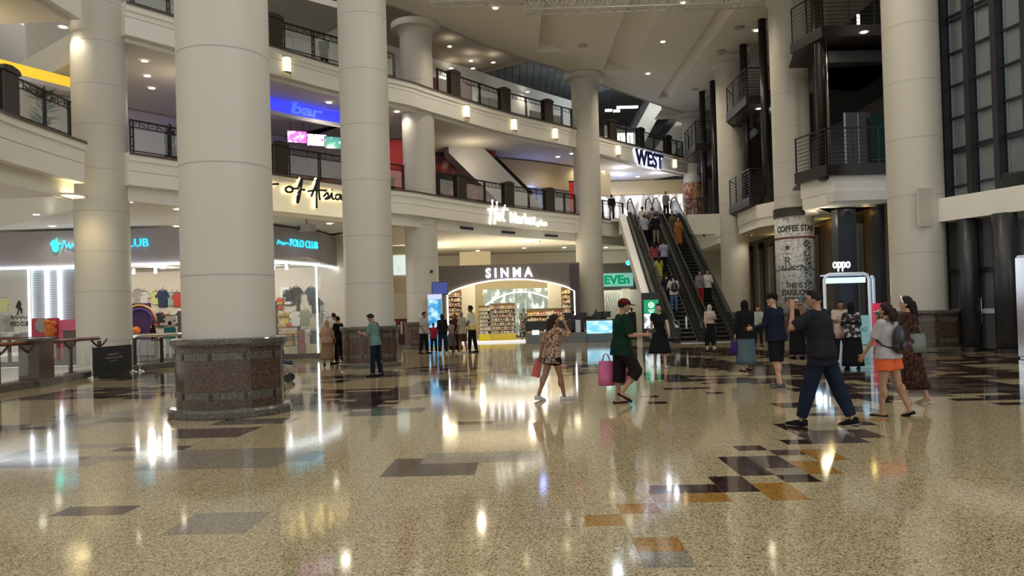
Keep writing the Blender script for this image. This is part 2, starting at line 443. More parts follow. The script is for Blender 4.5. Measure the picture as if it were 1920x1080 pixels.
# edge lip
for a,b in zip(cap[:-1],cap[1:]):
    bm.faces.new([bm.verts.new((a.x,a.y,ZC)),bm.verts.new((b.x,b.y,ZC)),bm.verts.new((b.x,b.y,ZC+.5)),bm.verts.new((a.x,a.y,ZC+.5))])
bmesh.ops.remove_doubles(bm,verts=bm.verts[:],dist=.001)
struct(obj('ceiling',bm,CEIL))
bm=new_bm(); 
sweep(bm,cap,[(-.04,ZC-.03),(-.04,ZC+.12),(.06,ZC+.12),(.06,ZC-.03)]); box(bm,(13.2,37.8,ZC+.03),(.1,35.6,.14))
struct(obj('trim_3',bm,JOINT))
# ---------------- columns
def column(name,label,x,y,r,ztop,capital=True,plinth=True,joint0=2.4,dz=1.75,rz=0.,wrap=False,zbot=0.,jointlist=None,pr=.11):
    t=thing(name,label,'column',(x,y,0),rz)
    bm=new_bm()
    js=[]
    z=joint0
    while z<ztop-.6: js.append(z); z+=dz
    if jointlist: js=[j for j in jointlist if j<ztop-.3]
    lathe(bm,[(r,zbot),(r,ztop)],96,smooth=True)
    for j in js: lathe(bm,[(r+.0015,j-.011),(r+.0015,j+.011)],96,smooth=True,mi=1)
    o=obj('shaft',bm,[COLUMN,JOINT],t)
    if capital:
        bm=new_bm(); lathe(bm,[(r,ztop-.55),(r+.03,ztop-.5),(r+.12,ztop-.38),(r+.38,ztop-.3),(r+.40,ztop-.02),(r-.1,ztop-.02)],64,smooth=False)
        obj('capital',bm,COLUMN,t)
    if plinth:
        R=r+pr; H=1.24
        bm=new_bm()
        rows=[(0.13,.22),(.22,.30,),(.30,.42),(.42,.92),(.92,1.04),(1.04,H-.1)]
        kinds=[0,0,1,0,1,0]
        prof=[(R,.13),(R,.28),(R-.004,.284),(R-.004,.288),(R,.292),(R,.40),(R-.004,.404),(R,.408),(R,.90),(R-.004,.904),(R,.908),(R,1.02),(R-.004,1.024),(R,1.028),(R,H-.1)]
        mis=[0,1,1,1,1,1,1,0,1,1,1,1,1,0]
        lathe(bm,prof,72,mis=mis)
        obj('plinth_cladding',bm,[GRANB,GRANG],t)
        bm=new_bm()
        lathe(bm,[(R,.0),(R+.12,.0),(R+.13,.02),(R+.13,.1),(R+.1,.14),(R,.15)],72,smooth=False); obj('plinth_base',bm,GRANG,t)
        bm=new_bm()
        lathe(bm,[(r,H-.14),(R+.03,H-.14),(R+.07,H-.08),(R+.07,H-.02),(R+.05,H),(r,H+.01)],72,smooth=False); obj('plinth_moulding',bm,GRANG,t)
        bm=new_bm()
        for k in range(10):
            a=2*PI*k/10+.2
            for z in (.34,.965):
                box(bm,((R+.002)*math.cos(a),(R+.002)*math.sin(a),z),(.02,.05,.10),a)
        obj('plinth_inlay',bm,mat('inlay_dark',(.03,.012,.01),.3),t)
    return t
def colpos(px,py,Y):
    p=at(px,py,Y); return p.x,p.y
# x from the shaft centre at its foot
c1=colpos(431,632,12.75); column('round_column','wide white round column on a brown granite plinth, nearest the camera',c1[0],c1[1],.735,24,capital=False,jointlist=[4.03,5.83+.03,7.6,9.4,2.25],rz=.1)
c2=colpos(694,612,23.9); column('round_column','white round column behind the man in the teal shirt, second from the nearest',c2[0],c2[1],.75,24,capital=False,jointlist=[2.55,4.0,5.7,7.4,9.1,10.8,12.5])
c3=colpos(794,603,36.2); column('round_column','white round column left of the arched cosmetics shop, with a small monitor on its side',c3[0],c3[1],.76,ZC,jointlist=[2.6,4.2,5.75,7.4,9.1,10.8,12.5,14.])
c4=colpos(1108,575,44.8); column('round_column','white round column between the arched shop and the green lettered shop',c4[0],c4[1],.78,ZC,plinth=True,jointlist=[2.4,4.2,6.0,7.8,9.6,11.4,13.2])
c5=colpos(1381,572,42.6); column('round_column','white round column just right of the escalators',c5[0],c5[1],.76,ZC,jointlist=[2.2,4.,5.6,7.2,8.8,10.4,12.,13.6])
c6=colpos(1488,400,33.6); column('round_column','white round column whose lower part carries the coffee advert wrap',c6[0],c6[1],.79,ZC,jointlist=[6.2,7.7,9.2,10.7,12.2,13.7])
c7=colpos(1724,577,23.9); column('round_column','white round column by the tall glass wall, rightmost of all',c7[0],c7[1],.80,24,capital=False,pr=.42,jointlist=[3.0,4.75,6.5,8.25,10.,11.75,13.5])
cA=colpos(197,650,25.3); column('round_column','white round column rising behind the black barrier board, leftmost of all',cA[0],cA[1],.83,24,capital=False,plinth=False,zbot=-4.5,jointlist=[1.0,2.6,3.9,5.2,6.55,8.,9.3,10.7,12.])
c8=colpos(1298,300,54.6); column('round_column','white round column farthest away, at the end of the second-floor gallery',c8[0],c8[1],.66,ZC,jointlist=[6.,8,10,12,14],plinth=False)
# ================================================================== RAILINGS AND PIERS
def make_pier(label,x,y,z,ang):
    t=thing('stone_pier',label,'pier',(x,y,z),ang)
    bm=new_bm(); box(bm,(0,0,.56),(.66,.34,1.12)); bmesh.ops.bevel(bm,geom=[e for e in bm.edges],offset=.02,segments=1,affect='EDGES'); obj('body',bm,DARKST,t)
    bm=new_bm(); 
    prism(bm,[(-.37,1.12),(.37,1.12),(.37,1.2),(.28,1.27),(0,1.31),(-.28,1.27),(-.37,1.2)],-.2,.2,axis='y'); obj('cap',bm,DARKST,t)
    return t
DARKST=ramp_mat('pier_stone',[(0,(.02,.017,.014)),(.4,(.055,.042,.034)),(.8,(.085,.07,.055))],60,.3,'vor')
def make_railing(label,a,b,z,group=None,glass=True,n=2,wood=False):
    """one railing section from plan point a to b"""
    d=(b-a); L=d.length; ang=math.atan2(d.y,d.x)
    t=thing('railing',label,'railing',(a.x,a.y,z),ang,group)
    H=1.1
    bm=new_bm(); box(bm,(L/2,0,H),(L,.09,.05)); obj('handrail',bm,DARK,t)
    bm=new_bm(); box(bm,(L/2,0,.1),(L,.03,.03)); obj('bottom_rail',bm,DARK,t)
    bm=new_bm(); box(bm,(L/2,0,H-.22),(L,.03,.03))
    k=max(3,int(L/.28))
    for i in range(k):
        x0=(i+.5)*L/k; w=L/k*.42
        box(bm,(x0,0,H-.12),(w*1.5,.025,.02),R=Matrix.Rotation(.5 if i%2 else -.5,4,'Y')); box(bm,(x0-w,0,H-.12),(.02,.02,.2))
    obj('frieze',bm,DARK,t)
    for i in range(n+1):
        x0=.06+(L-.12)*i/n
        bm=new_bm()
        box(bm,(x0-.05,0,H/2),(.035,.05,H)); box(bm,(x0+.05,0,H/2),(.035,.05,H))
        for q in (.25,.55,.85): box(bm,(x0,0,q),(.1,.04,.04))
        obj('post',bm,DARK,t)
        if glass and i<n:
            bm=new_bm(); w=(L-.12)/n-.16; box(bm,(x0+.05+w/2+.03,0,.47),(w,.012,.72)); obj('glass_panel',bm,GLASS,t)
    return t
def rail_run(path,z,pxs,x0,x1,level,side,names):
    """piers at pixel columns pxs; railings between; from px x0 to x1"""
    P=[along(path,x0,z)]+[along(path,p,z) for p in pxs]+[along(path,x1,z)]
    for k,(q,tv,_) in enumerate(P[1:-1]):
        n=Vector((-tv.y,tv.x)); c=q+n*.12
        make_pier('dark stone pier in the %s balustrade, %s'%(level,names[k]),c.x,c.y,z,math.atan2(tv.y,tv.x))
    for k in range(len(P)-1):
        a,ta,_=P[k]; b,tb,_=P[k+1]
        n=Vector((-(b-a).y,(b-a).x)).normalized()*.12
        d=(b-a).normalized()
        a2=a+n+(d*.36 if k>0 else d*0); b2=b+n-(d*.36 if k<len(P)-2 else d*0)
        L=(b2-a2).length
        if L<.4: continue
        m=max(1,round(L/3.2))
        for q in range(m):
            s0=a2.lerp(b2,q/m); s1=a2.lerp(b2,(q+1)/m)
            # follow the curve
            make_railing('dark metal railing of the %s balustrade, %s'%(level,side),s0,s1,z,group='railings of the %s balustrade, %s'%(level,side),n=2 if (s1-s0).length>1.7 else 1)
rail_run(EDGE,Z2,[516],248,744,'second-floor','left of the column by the arched shop',['between the two big columns'])
rail_run(EDGE,Z2,[855,948,1030],822,1076,'second-floor','above the market sign',['first right of the column','middle of three above the market sign','third, nearest the capital on the right'])
rail_run(EDGE,Z2,[1150,1203,1254],1134,1284,'second-floor','above the WEST sign',['left of the WEST sign','above the WEST sign','right of the WEST sign'])
rail_run(EDGE,Z1,[526],248,762,'first-floor','left of the column by the arched shop',['between the two big columns'])
rail_run(EDGE,Z1,[866,956,1032],826,1082,'first-floor','above the market sign',['left above the market sign','above the market sign beside the escalator foot','above the right end of the market sign'])
rail_run(EDGE,Z1,[],1132,1172,'first-floor','left of the escalators',[])
rail_run(EDGEL,Z1,[20],-60,140,'first-floor','at the left edge of the picture',['leftmost, at the picture edge'])
# ================================================================== WALL LANTERNS, SIGNS ON THE FASCIAS
lan=None
for px,py,lb in [(537,115,'between the two big columns'),(874,206,'just right of the third big column'),(963,230,'over the market sign'),(1040,250,'left of the slimmer column'),(1158,282,'left of the WEST sign'),(1264,307,'right of the WEST sign')]:
    q,tv,_=along(EDGE,px,11.45); n=Vector((tv.y,-tv.x)); ang=math.atan2(tv.y,tv.x)
    p=q+n*.02
    label='glowing half-round wall lantern on the second-floor fascia, '+lb
    if lan is None:
        lan=thing('wall_lantern',label,'wall lamp',(p.x,p.y,11.22),ang,'wall lanterns on the fascia')
        bm=new_bm(); lathe(bm,[(.0,.0),(.165,.0),(.165,.56),(.0,.56)],12); 
        bmesh.ops.bisect_plane(bm,geom=bm.verts[:]+bm.edges[:]+bm.faces[:],plane_co=(0,0,0),plane_no=(0,1,0),clear_outer=True)
        obj('diffuser',bm,LANT,lan)
        bm=new_bm()
        for k in range(5):
            a=-PI+PI*k/4; box(bm,(.172*math.cos(a),.172*math.sin(a),.28),(.014,.014,.58),a)
        for z in (-.02,.58):
            lathe(bm,[(0,z-.02),(.19,z-.02),(.19,z+.02),(0,z+.02)],12)
        bmesh.ops.bisect_plane(bm,geom=bm.verts[:]+bm.edges[:]+bm.faces[:],plane_co=(0,0,0),plane_no=(0,1,0),clear_outer=True)
        obj('frame',bm,mat('lantern_frame',(.35,.27,.13),.4,.6),lan)
    else: dup(lan,(p.x,p.y,11.22),ang,label)
def on_edge(path,px0,px1,z,o=.05):
    """returns mapper (s,zz,depth)->world along the path from px0 to px1 and the length"""
    a,_,ia=along(path,px0,z); b,_,ib=along(path,px1,z)
    pts=[a]+[path[k] for k in range(int(ia)+1,int(ib)+1)]+[b]
    cum=[0]
    for p,q in zip(pts[:-1],pts[1:]): cum.append(cum[-1]+(q-p).length)
    L=cum[-1]
    def M(s,zz,d):
        s=max(-.5,min(L+.5,s))
        k=0
        while k<len(pts)-2 and s>cum[k+1]: k+=1
        t=(s-cum[k])/(cum[k+1]-cum[k]+1e-9); p=pts[k].lerp(pts[k+1],t)
        tv=(pts[k+1]-pts[k]).normalized(); n=Vector((tv.y,-tv.x))
        q=p+n*(o+d)
        return (q.x,q.y,z+zz)
    return M,L
SIGNW=mat('sign_letters_lit',(1,.97,.9),.4,emit=1.1,noise_amt=.01)
M,L=on_edge(EDGE,956,1024,6.28)
s=thing('shop_sign','lit white market sign on the first-floor fascia over the arched shop','sign')
bm=new_bm(); text_bm(bm,'Market',1,lambda x,y,d:M(x,y,d),depth=.04,bold=.005,width=L*.70,height=.56); obj('letters',bm,SIGNW,s)
bm=new_bm(); text_bm(bm,'plus',1,lambda x,y,d:M(x+L*.74,y-.1,d),depth=.04,bold=.015,width=L*.26,height=.42); obj('letters',bm,SIGNW,s)
M2,L2=on_edge(EDGE,916,950,6.28)
bm=new_bm()
def strokes(bm,S,M,sc,r,dx=0,dy=0):
    for st in S:
        P=[Vector((p[0],p[1])) for p in st]; P=catmull(P,5) if len(P)>2 else P
        tube(bm,[Vector(M(dx+p.x*sc[0],dy+p.y*sc[1],.03)) for p in P],r,6)
HOT=[[(.22,1.25),(.14,.5),(.05,-.25)],[(.5,1.2),(.42,.5),(.33,-.2)],[(-.05,.62),(.2,.68),(.6,.72)],[(.62,.5),(.52,.3),(.6,.08),(.74,.15),(.72,.42),(.62,.5)],[(.98,1.05),(.88,.5),(.86,.12),(.98,.06)],[(.74,.72),(.95,.78),(1.2,.76)]]
strokes(bm,HOT,M2,(L2*.9,.85),.05); obj('letters',bm,SIGNW,s)
# WEST
M,L=on_edge(EDGE,1188,1240,10.85)
s=thing('level_sign','navy WEST letters with pale halo light on the second-floor fascia','sign')
bm=new_bm(); text_bm(bm,'WEST',1,lambda x,y,d:M(x,y+.02,d+.12),depth=.04,bold=.03,width=L,height=1.0); obj('letters',bm,mat('west_face',(.02,.025,.09),.4),s)
bm=new_bm(); text_bm(bm,'WEST',1,lambda x,y,d:M(x-.03,y+.0,d+.02),depth=.02,bold=.07,width=L+.06,height=1.06); obj('halo',bm,mat('west_halo',(.65,.7,1),.5,emit=3.5,noise_amt=.01),s)
# script sign "... of Asia" between the big columns
M,L=on_edge(EDGE,500,650,6.3)
s=thing('shop_sign','black handwritten sign glowing warm from behind, between the big columns','sign')
ASIA=[[(.02,.5),(.10,.55)],
 [(.22,.50),(.18,.40),(.20,.28),(.25,.30),(.27,.42),(.23,.52),(.28,.45),(.33,.48)],
 [(.33,.44),(.37,.8),(.39,.95),(.375,.6),(.34,.0),(.32,-.1),(.33,.2),(.36,.42),(.42,.46)],
 [(.50,.22),(.56,.7),(.60,1.05),(.60,.5),(.61,.1)],[(.46,.42),(.58,.52),(.70,.55)],[(.575,.95),(.57,.3),(.565,-.25)],
 [(.66,.28),(.71,.46),(.72,.3),(.68,.18),(.74,.24)],[(.74,.25),(.77,.46),(.775,.26),(.80,.22)],[(.775,.62),(.78,.64)],
 [(.88,.44),(.83,.42),(.82,.26),(.86,.24),(.89,.44),(.895,.24),(.95,.3)]]
bm=new_bm(); strokes(bm,ASIA,lambda x,y,d:M(x,y,d+.16),(L,.95),.045,0,-.1); obj('letters',bm,BLACK,s)
bm=new_bm(); strokes(bm,ASIA,lambda x,y,d:M(x,y,d-.0),(L,.95),.055,0,-.1); obj('halo',bm,mat('asia_halo',(1,.82,.4),.5,emit=1.8,noise_amt=.01),s)
# cream lit fascia panel behind it
bm=new_bm(); pts=[M(t*L,0,-.03) for t in [k/10 for k in range(-1,12)]]
for a,b in zip(pts[:-1],pts[1:]):
    bm.faces.new([bm.verts.new((a[0],a[1],5.72)),bm.verts.new((b[0],b[1],5.72)),bm.verts.new((b[0],b[1],6.85)),bm.verts.new((a[0],a[1],6.85))])
obj('panel',bm,mat('lit_panel',(.9,.78,.55),.6,emit=.35,noise_amt=.25,scale=1.2),s)
# slot vents under the market sign
for px,g in ((884,'left of'),(962,'under'),(1042,'right of')):
    M,L=on_edge(EDGE,px-12,px+12,5.82,-.33)
    bm=new_bm(); a=Vector(M(0,0,0)); b=Vector(M(L,0,0)); c=(a+b)/2; an=math.atan2(b.y-a.y,b.x-a.x)
    box(bm,(0,0,0),(L,.06,.12))
    for k in range(4): box(bm,(0,-.035,-.045+.03*k),(L*.96,.012,.008),mi=1)
    tag(obj('air_vent',bm,[BLACK,STEEL],loc=c,rz=an),'dark slot air vent on the fascia soffit, %s the market sign'%g,'vent')
# ================================================================== DOWNLIGHTS
dl=None
PW={'downlights above the clothing shop':60,'downlights above the arched shop':60,'downlights under the second floor, left':80,'downlights under the second floor, centre':60,'downlights over the second-floor gallery':70,'downlights in the high ceiling':650,'downlights under the right gallery':90}
def downlight(px,py,z,label,warm=True,scale=1.,g='ceiling downlights'):
    global dl
    p=onz(px,py,z)
    if dl is None:
        dl=thing('downlight',label,'ceiling light',(p.x,p.y,z),0,g)
        bm=new_bm(); lathe(bm,[(.10,-.005),(.17,-.02),(.19,0.0)],20); obj('trim_ring',bm,WHITE,dl)
        bm=new_bm(); lathe(bm,[(.001,-.012),(.11,-.012)],20); obj('lamp',bm,LAMP,dl,recalc=False)
        d=dl
    else: d=dup(dl,(p.x,p.y,z),0,label,g)
    spot((p.x,p.y,z-.05),PW.get(g,30))
    return d
UND='round recessed downlight in the ceiling '
ZA=5.69; ZB=10.99; ZD=15.28
for k,(px,py) in enumerate([(50,355),(68,402),(98,424),(333,392),(331,424),(242,378),(437//1,425) if 0 else (618,419),(640,435) if 0 else (470,400)]):
    if (px,py)==(470,400): continue
    downlight(px,py,ZA,UND+'under the first floor above the clothing shop',g='downlights above the clothing shop')
for px,py in [(896,470),(983,465),(977,478),(1058,464),(1136,464),(910,484),(1052,480),(1090,452)]:
    downlight(px,py,ZA,UND+'under the first floor above the arched shop',g='downlights above the arched shop')
for px,py in [(40,22),(118,50),(271,114),(276,142),(285,165),(617,192),(744,209),(56,175) if 0 else (62,178)]:
    if py==178: continue
    downlight(px,py,ZB if py>60 else ZB,UND+'under the second floor at the left',g='downlights under the second floor, left')
for px,py in [(1046,294),(1072,288),(1131,321),(1131,336),(1165,329),(1196,331),(1090,310)]:
    downlight(px,py,ZB,UND+'under the second floor near the WEST sign',g='downlights under the second floor, centre')
for px,py in [(843,87),(883,114),(887,128),(925,117),(846,128),(989,172)]:
    downlight(px,py,16.9,UND+'over the second-floor gallery, left of the slim column',g='downlights over the second-floor gallery')
for px,py in [(929,15),(1243,78),(1215,138),(1280,5)]:
    d=downlight(px,py,ZC-.01 if px!=1243 else ZC+.0,UND+'of the high atrium, lamp nearest image column %s'%'',g='downlights in the high ceiling'); d['label']={929:'round downlight in the high ceiling just below the truss, leftmost',1243:'round downlight in the high ceiling, upper of the pair between troughs',1215:'round downlight in the high ceiling, lower of the pair between troughs',1280:'round downlight in the high ceiling beside the truss, right'}[px]
for px,py in [(1415,436),(1347,462),(1590,384),(1437,425) if 0 else (1350,470)]:
    if (px,py)==(1350,470): continue
    downlight(px,py,5.45,UND+'under the right gallery over the brown panels',g='downlights under the right gallery')
p=onz(131,366,5.49); t=thing('large_downlight','large bright warm oval ceiling lamp beside the leftmost column, under the first floor','ceiling light',(p.x,p.y,5.49))
bm=new_bm(); lathe(bm,[(.38,-.01),(.42,-.05),(.47,-.05),(.5,.0)],32); obj('trim_ring',bm,WHITE,t)
bm=new_bm(); lathe(bm,[(.001,-.02),(.38,-.02)],32); obj('lamp',bm,mat('lamp_large',(1,.82,.45),.5,emit=6,noise_amt=.01),t,recalc=False)
spot((p.x,p.y,5.35),90,(1,.78,.4),160,.3)
for x_,y_ in ((3,22),(9,22),(5,14)): spot((x_,y_,15.2),520,(1,.87,.66),170,.2)  # added spots out of view, without fittings, to brighten the right-hand columns
# speaker discs / sprinklers on the high ceiling
for px,py,lb in [(1093,86,'left of the troughs'),(1385,52,'right of the troughs, upper'),(1352,97,'right of the troughs, middle'),(1303,168,'right of the troughs, lower')]:
    p=onz(px,py,ZC-.02); bm=new_bm(); lathe(bm,[(.001,-.03),(.2,-.03),(.26,.0)],20)
    tag(obj('ceiling_speaker',bm,mat('speaker_grey',(.42,.40,.36),.8),loc=p),'small round flush speaker in the high ceiling, '+lb,'speaker')
for loc,pw in (((-12.5,29,9.6),35),((-8.,35.5,9.6),40),((-2,42,9.8),55),((-15.8,23,9.4),35),((5.5,51,9.8),30),((-12,31,4.9),25),((1,44.5,5.2),30)):
    point('gallery_fill',loc,pw,(1,.84,.62),.2)  # added points without fittings, warm fill for the dim galleries
# ================================================================== TRUSS
def truss(label,a,b,w,h,nseg,pieces=1):
    a=Vector(a); b=Vector(b); d=(b-a); L=d.length; ang=math.atan2(d.y,d.x)
    t=thing('lighting_truss',label,'truss',a,ang)
    bm=new_bm()
    for y in (-w/2,w/2):
        for z in (0,h): tube(bm,[(0,y,z),(L,y,z)],.03,6)
    obj('chord',bm,STEELL,t)
    bm=new_bm()
    for k in range(nseg):
        x0=L*k/nseg; x1=L*(k+1)/nseg
        for y in (-w/2,w/2):
            tube(bm,[(x0,y,0),(x1,y,h)] if k%2 else [(x0,y,h),(x1,y,0)],.015,5); tube(bm,[(x0,y,0),(x0,y,h)],.012,5)
        for z in (0,h): tube(bm,[(x0,-w/2,z),(x1,w/2,z)] if k%2 else [(x0,w/2,z),(x1,-w/2,z)],.015,5); tube(bm,[(x0,-w/2,z),(x0,w/2,z)],.012,5)
    o=obj('lattice',bm,STEELL,t); 
    return t
STEELL=mat('truss_aluminium',(.62,.60,.55),.4,.5)
_a=at(800,8,28.5); _b=at(985,22,28.5); _c=at(1425,3,28.5)
truss('pale aluminium lattice truss under the high ceiling, left length',_a,_b,.5,.5,10)
truss('pale aluminium lattice truss under the high ceiling, long right length',_b,_c,.5,.5,26)
p=at(540,14,27); truss('dark lattice truss fixture high between the two big columns',at(500,-6,27),at(582,18,27),.5,.45,6)
# ================================================================== RIGHT SIDE: GALLERY, LIFT BAYS, BALCONIES
XR=12.9
bm=new_bm()
RP=[Vector((15.6,28.9)),Vector((12.2,28.9)),Vector((11.7,30.6)),Vector((12.6,32.2)),Vector((12.7,35.3)),Vector((12.0,37)),Vector((12.0,40.2)),Vector((12.7,41.4)),Vector((12.8,44.)),Vector((12.4,45.5)),Vector((12.4,56))]
RP=list(reversed(RP)) # so that left normal... path runs towards the camera; atrium on the right
def rsweep(name,path,prof,mats,mis=None):
    bm=new_bm(); sweep(bm,path,prof,mis); return struct(obj(name,bm,mats))
RPs=[p for p in RP if p.y>23.7]
# building lies on the +x side: use negative offsets
rsweep('trim_4',RPs,[(5,5.42),(.4,5.42),(.4,5.32),(0,5.32),(0,5.7),(-.05,5.74),(-.05,6.40),(5,6.40)],[PLASTER,CEIL],[1]*3+[0]*5)
rsweep('trim_5',RPs,[(5,10.9),(.9,10.9),(.9,11.35),(5,11.35)],[DARK])
# lift-bay backing walls
bm=new_bm(); box(bm,(17.2,39,12),(.2,34,11.2)); struct(obj('wall_right_upper',bm,mat('dark_wall',(.03,.026,.022),.5)))
WPAN=mat('brown_panel',(.11,.065,.03),.45,scale=3,noise_amt=.25)
bm=new_bm(); box(bm,(14.7,39.2,2.7),(.2,20,5.3)); box(bm,(16.1,29.3,2.7),(.2,.3,5.3)); struct(obj('wall_right',bm,WPAN))
bm=new_bm(); box(bm,(15.6,26.3,2.7),(.2,5.6,5.3)); struct(obj('wall_right_near',bm,mat('slate_panel',(.022,.024,.032),.35,scale=2,noise_amt=.3)))
bm=new_bm(); box(bm,(15.2,29.1,2.7),(1.0,.2,5.3)); struct(obj('wall_right_return',bm,mat('slate_panel',(.03,.03,.04),.35)))
# pilasters on the brown wall
for k,y in enumerate([31.8,33.3,36.4,38.2,39.7,41.2,42.7,44.5,46.5]):
    bm=new_bm(); box(bm,(0,0,2.6),(.22,.28,5.2)); box(bm,(0,0,5.0),(.26,.36,.35),mi=1)
    tag(obj('pilaster',bm,[mat('pilaster_grey',(.22,.23,.22),.4,.3),DARK],loc=(14.46,y,0)),'slim grey pilaster against the brown panel wall on the right','pilaster','pilasters on the brown panel wall')
for y in [30.9,35.,37.2,38.9,40.4,41.9]:
    point('cove_lamp',(14.35,y,5.15),3,(1,.72,.2),.1)
for (x_,y_,w_,lb_) in ((13.45,30.9,.75,'wider, directly above the phone kiosk'),(14.55,30.2,.35,'slim, beside the rightmost big column')):
    bm=new_bm(); box(bm,(0,0,2.65),(w_,.6,5.3)); tag(obj('slate_pillar',bm,mat('slate_panel',(.022,.024,.032)),loc=(x_,y_,0)),'dark slate pillar under the right gallery, '+lb_,'pillar')
# white soffit box beneath the near balcony
bm=new_bm(); box(bm,(13.9,29.75,5.9),(3.3,1.9,.95)); box(bm,(13.85,29.7,5.55),(3.5,2.1,.36)); struct(obj('trim_6',bm,WHITE))
RAILB=BLACK
def balcony(label,a,b,z,H=1.35,nbar=8,beam=.42,side=None):
    a=Vector(a);b=Vector(b); d=b-a; L=d.length; ang=math.atan2(d.y,d.x)
    t=thing('balcony_railing',label,'railing',(a.x,a.y,z),ang)
    bm=new_bm(); box(bm,(L/2,0,-beam/2),(L+.05,.12,beam)); obj('edge_beam',bm,DARK,t)
    bm=new_bm()
    for k in range(nbar): box(bm,(L/2,0,.12+(H-.15)*k/nbar),(L,.02,.02))
    obj('bars',bm,RAILB,t)
    bm=new_bm(); box(bm,(L/2,0,H),(L,.05,.05)); obj('handrail',bm,RAILB,t)
    n=max(2,int(L/.9)+1)
    for k in range(n):
        bm=new_bm(); box(bm,(.03+(L-.06)*k/(n-1),0,H/2),(.04,.05,H)); obj('post',bm,RAILB,t)
    return t
BALC=[('near',25.6,29.9,11.2,12.3,((11.15,29.2),(11.9,32.2))),('middle',36.0,40.6,11.7,12.4,((11.6,40.4),(12.2,41.6))),('far',46.4,50.5,11.7,12.3,((11.8,50.4),(12.2,51.6)))]
for nm,ya,yb,xi,xo,sd in BALC:
    for z,lv in ((6.85,'first'),(11.75,'second')):
        xs=xi
        if nm=='near':
            z-=.3 if lv=='first' else 0
            balcony('black barred railing of the nearest lift bay, %s floor, front facing the camera'%lv,(11.95,28.7),(14.9,28.7),z+.2)
            balcony('short black barred railing of the nearest lift bay, %s floor, left slanting side'%lv,(11.45,30.5),(11.95,28.7),z+.2)
            bm=new_bm(); prism(bm,[(11.95,28.75),(17,28.75),(17,32.4),(12,32.4),(11.5,30.5)],z-.2,z-.1); struct(obj('floor_balcony',bm,DARK))
            continue
        balcony('black barred railing of the %s lift bay, %s floor, long side facing the hall'%(nm,lv),(xs,yb),(xs,ya+1.2),z)
        balcony('black barred railing of the %s lift bay, %s floor, end facing the camera'%(nm,lv),(xs,ya+1.2),(xo+2.2,ya+1.2),z)
        balcony('short black barred railing at the far end of the %s lift bay, %s floor'%(nm,lv),(xo,yb+1.3),(xs,yb),z)
        bm=new_bm(); prism(bm,[(xs,ya+1.2),(17,ya+1.2),(17,yb+1.3),(xo,yb+1.3),(xs,yb)],z-.42,z-.36); prism(bm,[(xs+.1,ya+1.3),(17,ya+1.3),(17,yb+1.3),(xo,yb+1.2),(xs+.1,yb)],z-.1,z-.02)
        struct(obj('floor_balcony',bm,DARK))
# black round lift guide posts
for k,(px,zb,Y,lb) in enumerate([(1320,6.0,48.8,'far bay, left'),(1341,6.0,46.6,'far bay, right'),(1400,6.1,40.3,'middle bay, left'),(1437,5.9,36.8,'middle bay, right'),(1543,6.2,29.2,'nearest bay, left'),(1533,8.0,31.6,'nearest bay, slim inner one')]):
    X=at(px,300,Y).x
    t=thing('lift_post','black round steel lift post of the %s'%lb,'post',(X,Y,zb))
    r=.19 if k!=5 else .08
    bm=new_bm(); cyl(bm,(0,0,.2),(0,0,ZC+ (0 if Y>36 or k==5 else .15)-zb),r,n=20); obj('shaft',bm,DARK,t)
    bm=new_bm(); lathe(bm,[(.001,0),(.1,.0),(r+.04,.08),(r+.04,.22),(r,.26)],20); obj('foot',bm,DARK,t)
    if k==4:
        bm=new_bm(); cyl(bm,(.27,0,.2),(.27,0,8),.03,n=8); obj('rail',bm,CHROME,t)
# lift-bay glass panes, lift doors and lamps
bm=new_bm(); box(bm,(0,0,1.5),(1.1,.08,3.0)); box(bm,(0,-.05,1.5),(.03,.03,2.9),mi=1); box(bm,(-.56,-.03,1.5),(.06,.1,3.0),mi=1)
tag(obj('lift_door',bm,[mat('lift_door_grey',(.07,.07,.075),.35,.3),STEEL],loc=(14.6,31.9,6.46)),'grey lift doors inside the nearest dark lift bay, first floor','door')
bm=new_bm(); box(bm,(0,0,1.4),(1.0,.05,2.8)); box(bm,(0,-.04,.95),(.95,.03,.05),mi=1)
tag(obj('lift_car',bm,[mat('lift_green_glass',(.02,.06,.045),.12),CHROME],loc=(15.5,31.6,6.46)),'dark green glass lift car beside the grey lift doors','lift')
bm=new_bm(); box(bm,(0,0,0),(.1,.06,.45)); tag(obj('wall_lamp',bm,LANT,loc=(14.6,31.5,13.2)),'small upright glowing wall lamp in the top lift bay','wall lamp')
for px,py,z,Y,lb in [(1022+600,118,10.8,28.3,'nearest'),(1424,238,10.85,38,'middle')]:
    p=at(px,py,Y); p.z=z+.02
    dup(dl,(p.x,p.y,11.325 if lb=='middle' else 11.545),0,'round downlight under the %s dark lift balcony'%lb,'downlights in the lift bays'); point('lift_glow',(p.x,p.y,10.5),14,(1,.85,.6),.2)
dup(dl,(12.6,38.2,15.285),0,'round downlight at the top of the middle lift bay','downlights in the lift bays')
point('lift_glow',(12.,43.,10.3),16,(1,.8,.5),.3)
point('lift_glow',(12.6,31.,4.9),30,(1,.85,.6),.3)
# tan wall seen left of the nearest lift bay
bm=new_bm(); box(bm,(13.7,33.2,12),(.1,1.2,10)); struct(obj('wall_tan',bm,mat('tan_wall',(.42,.24,.12),.6)))
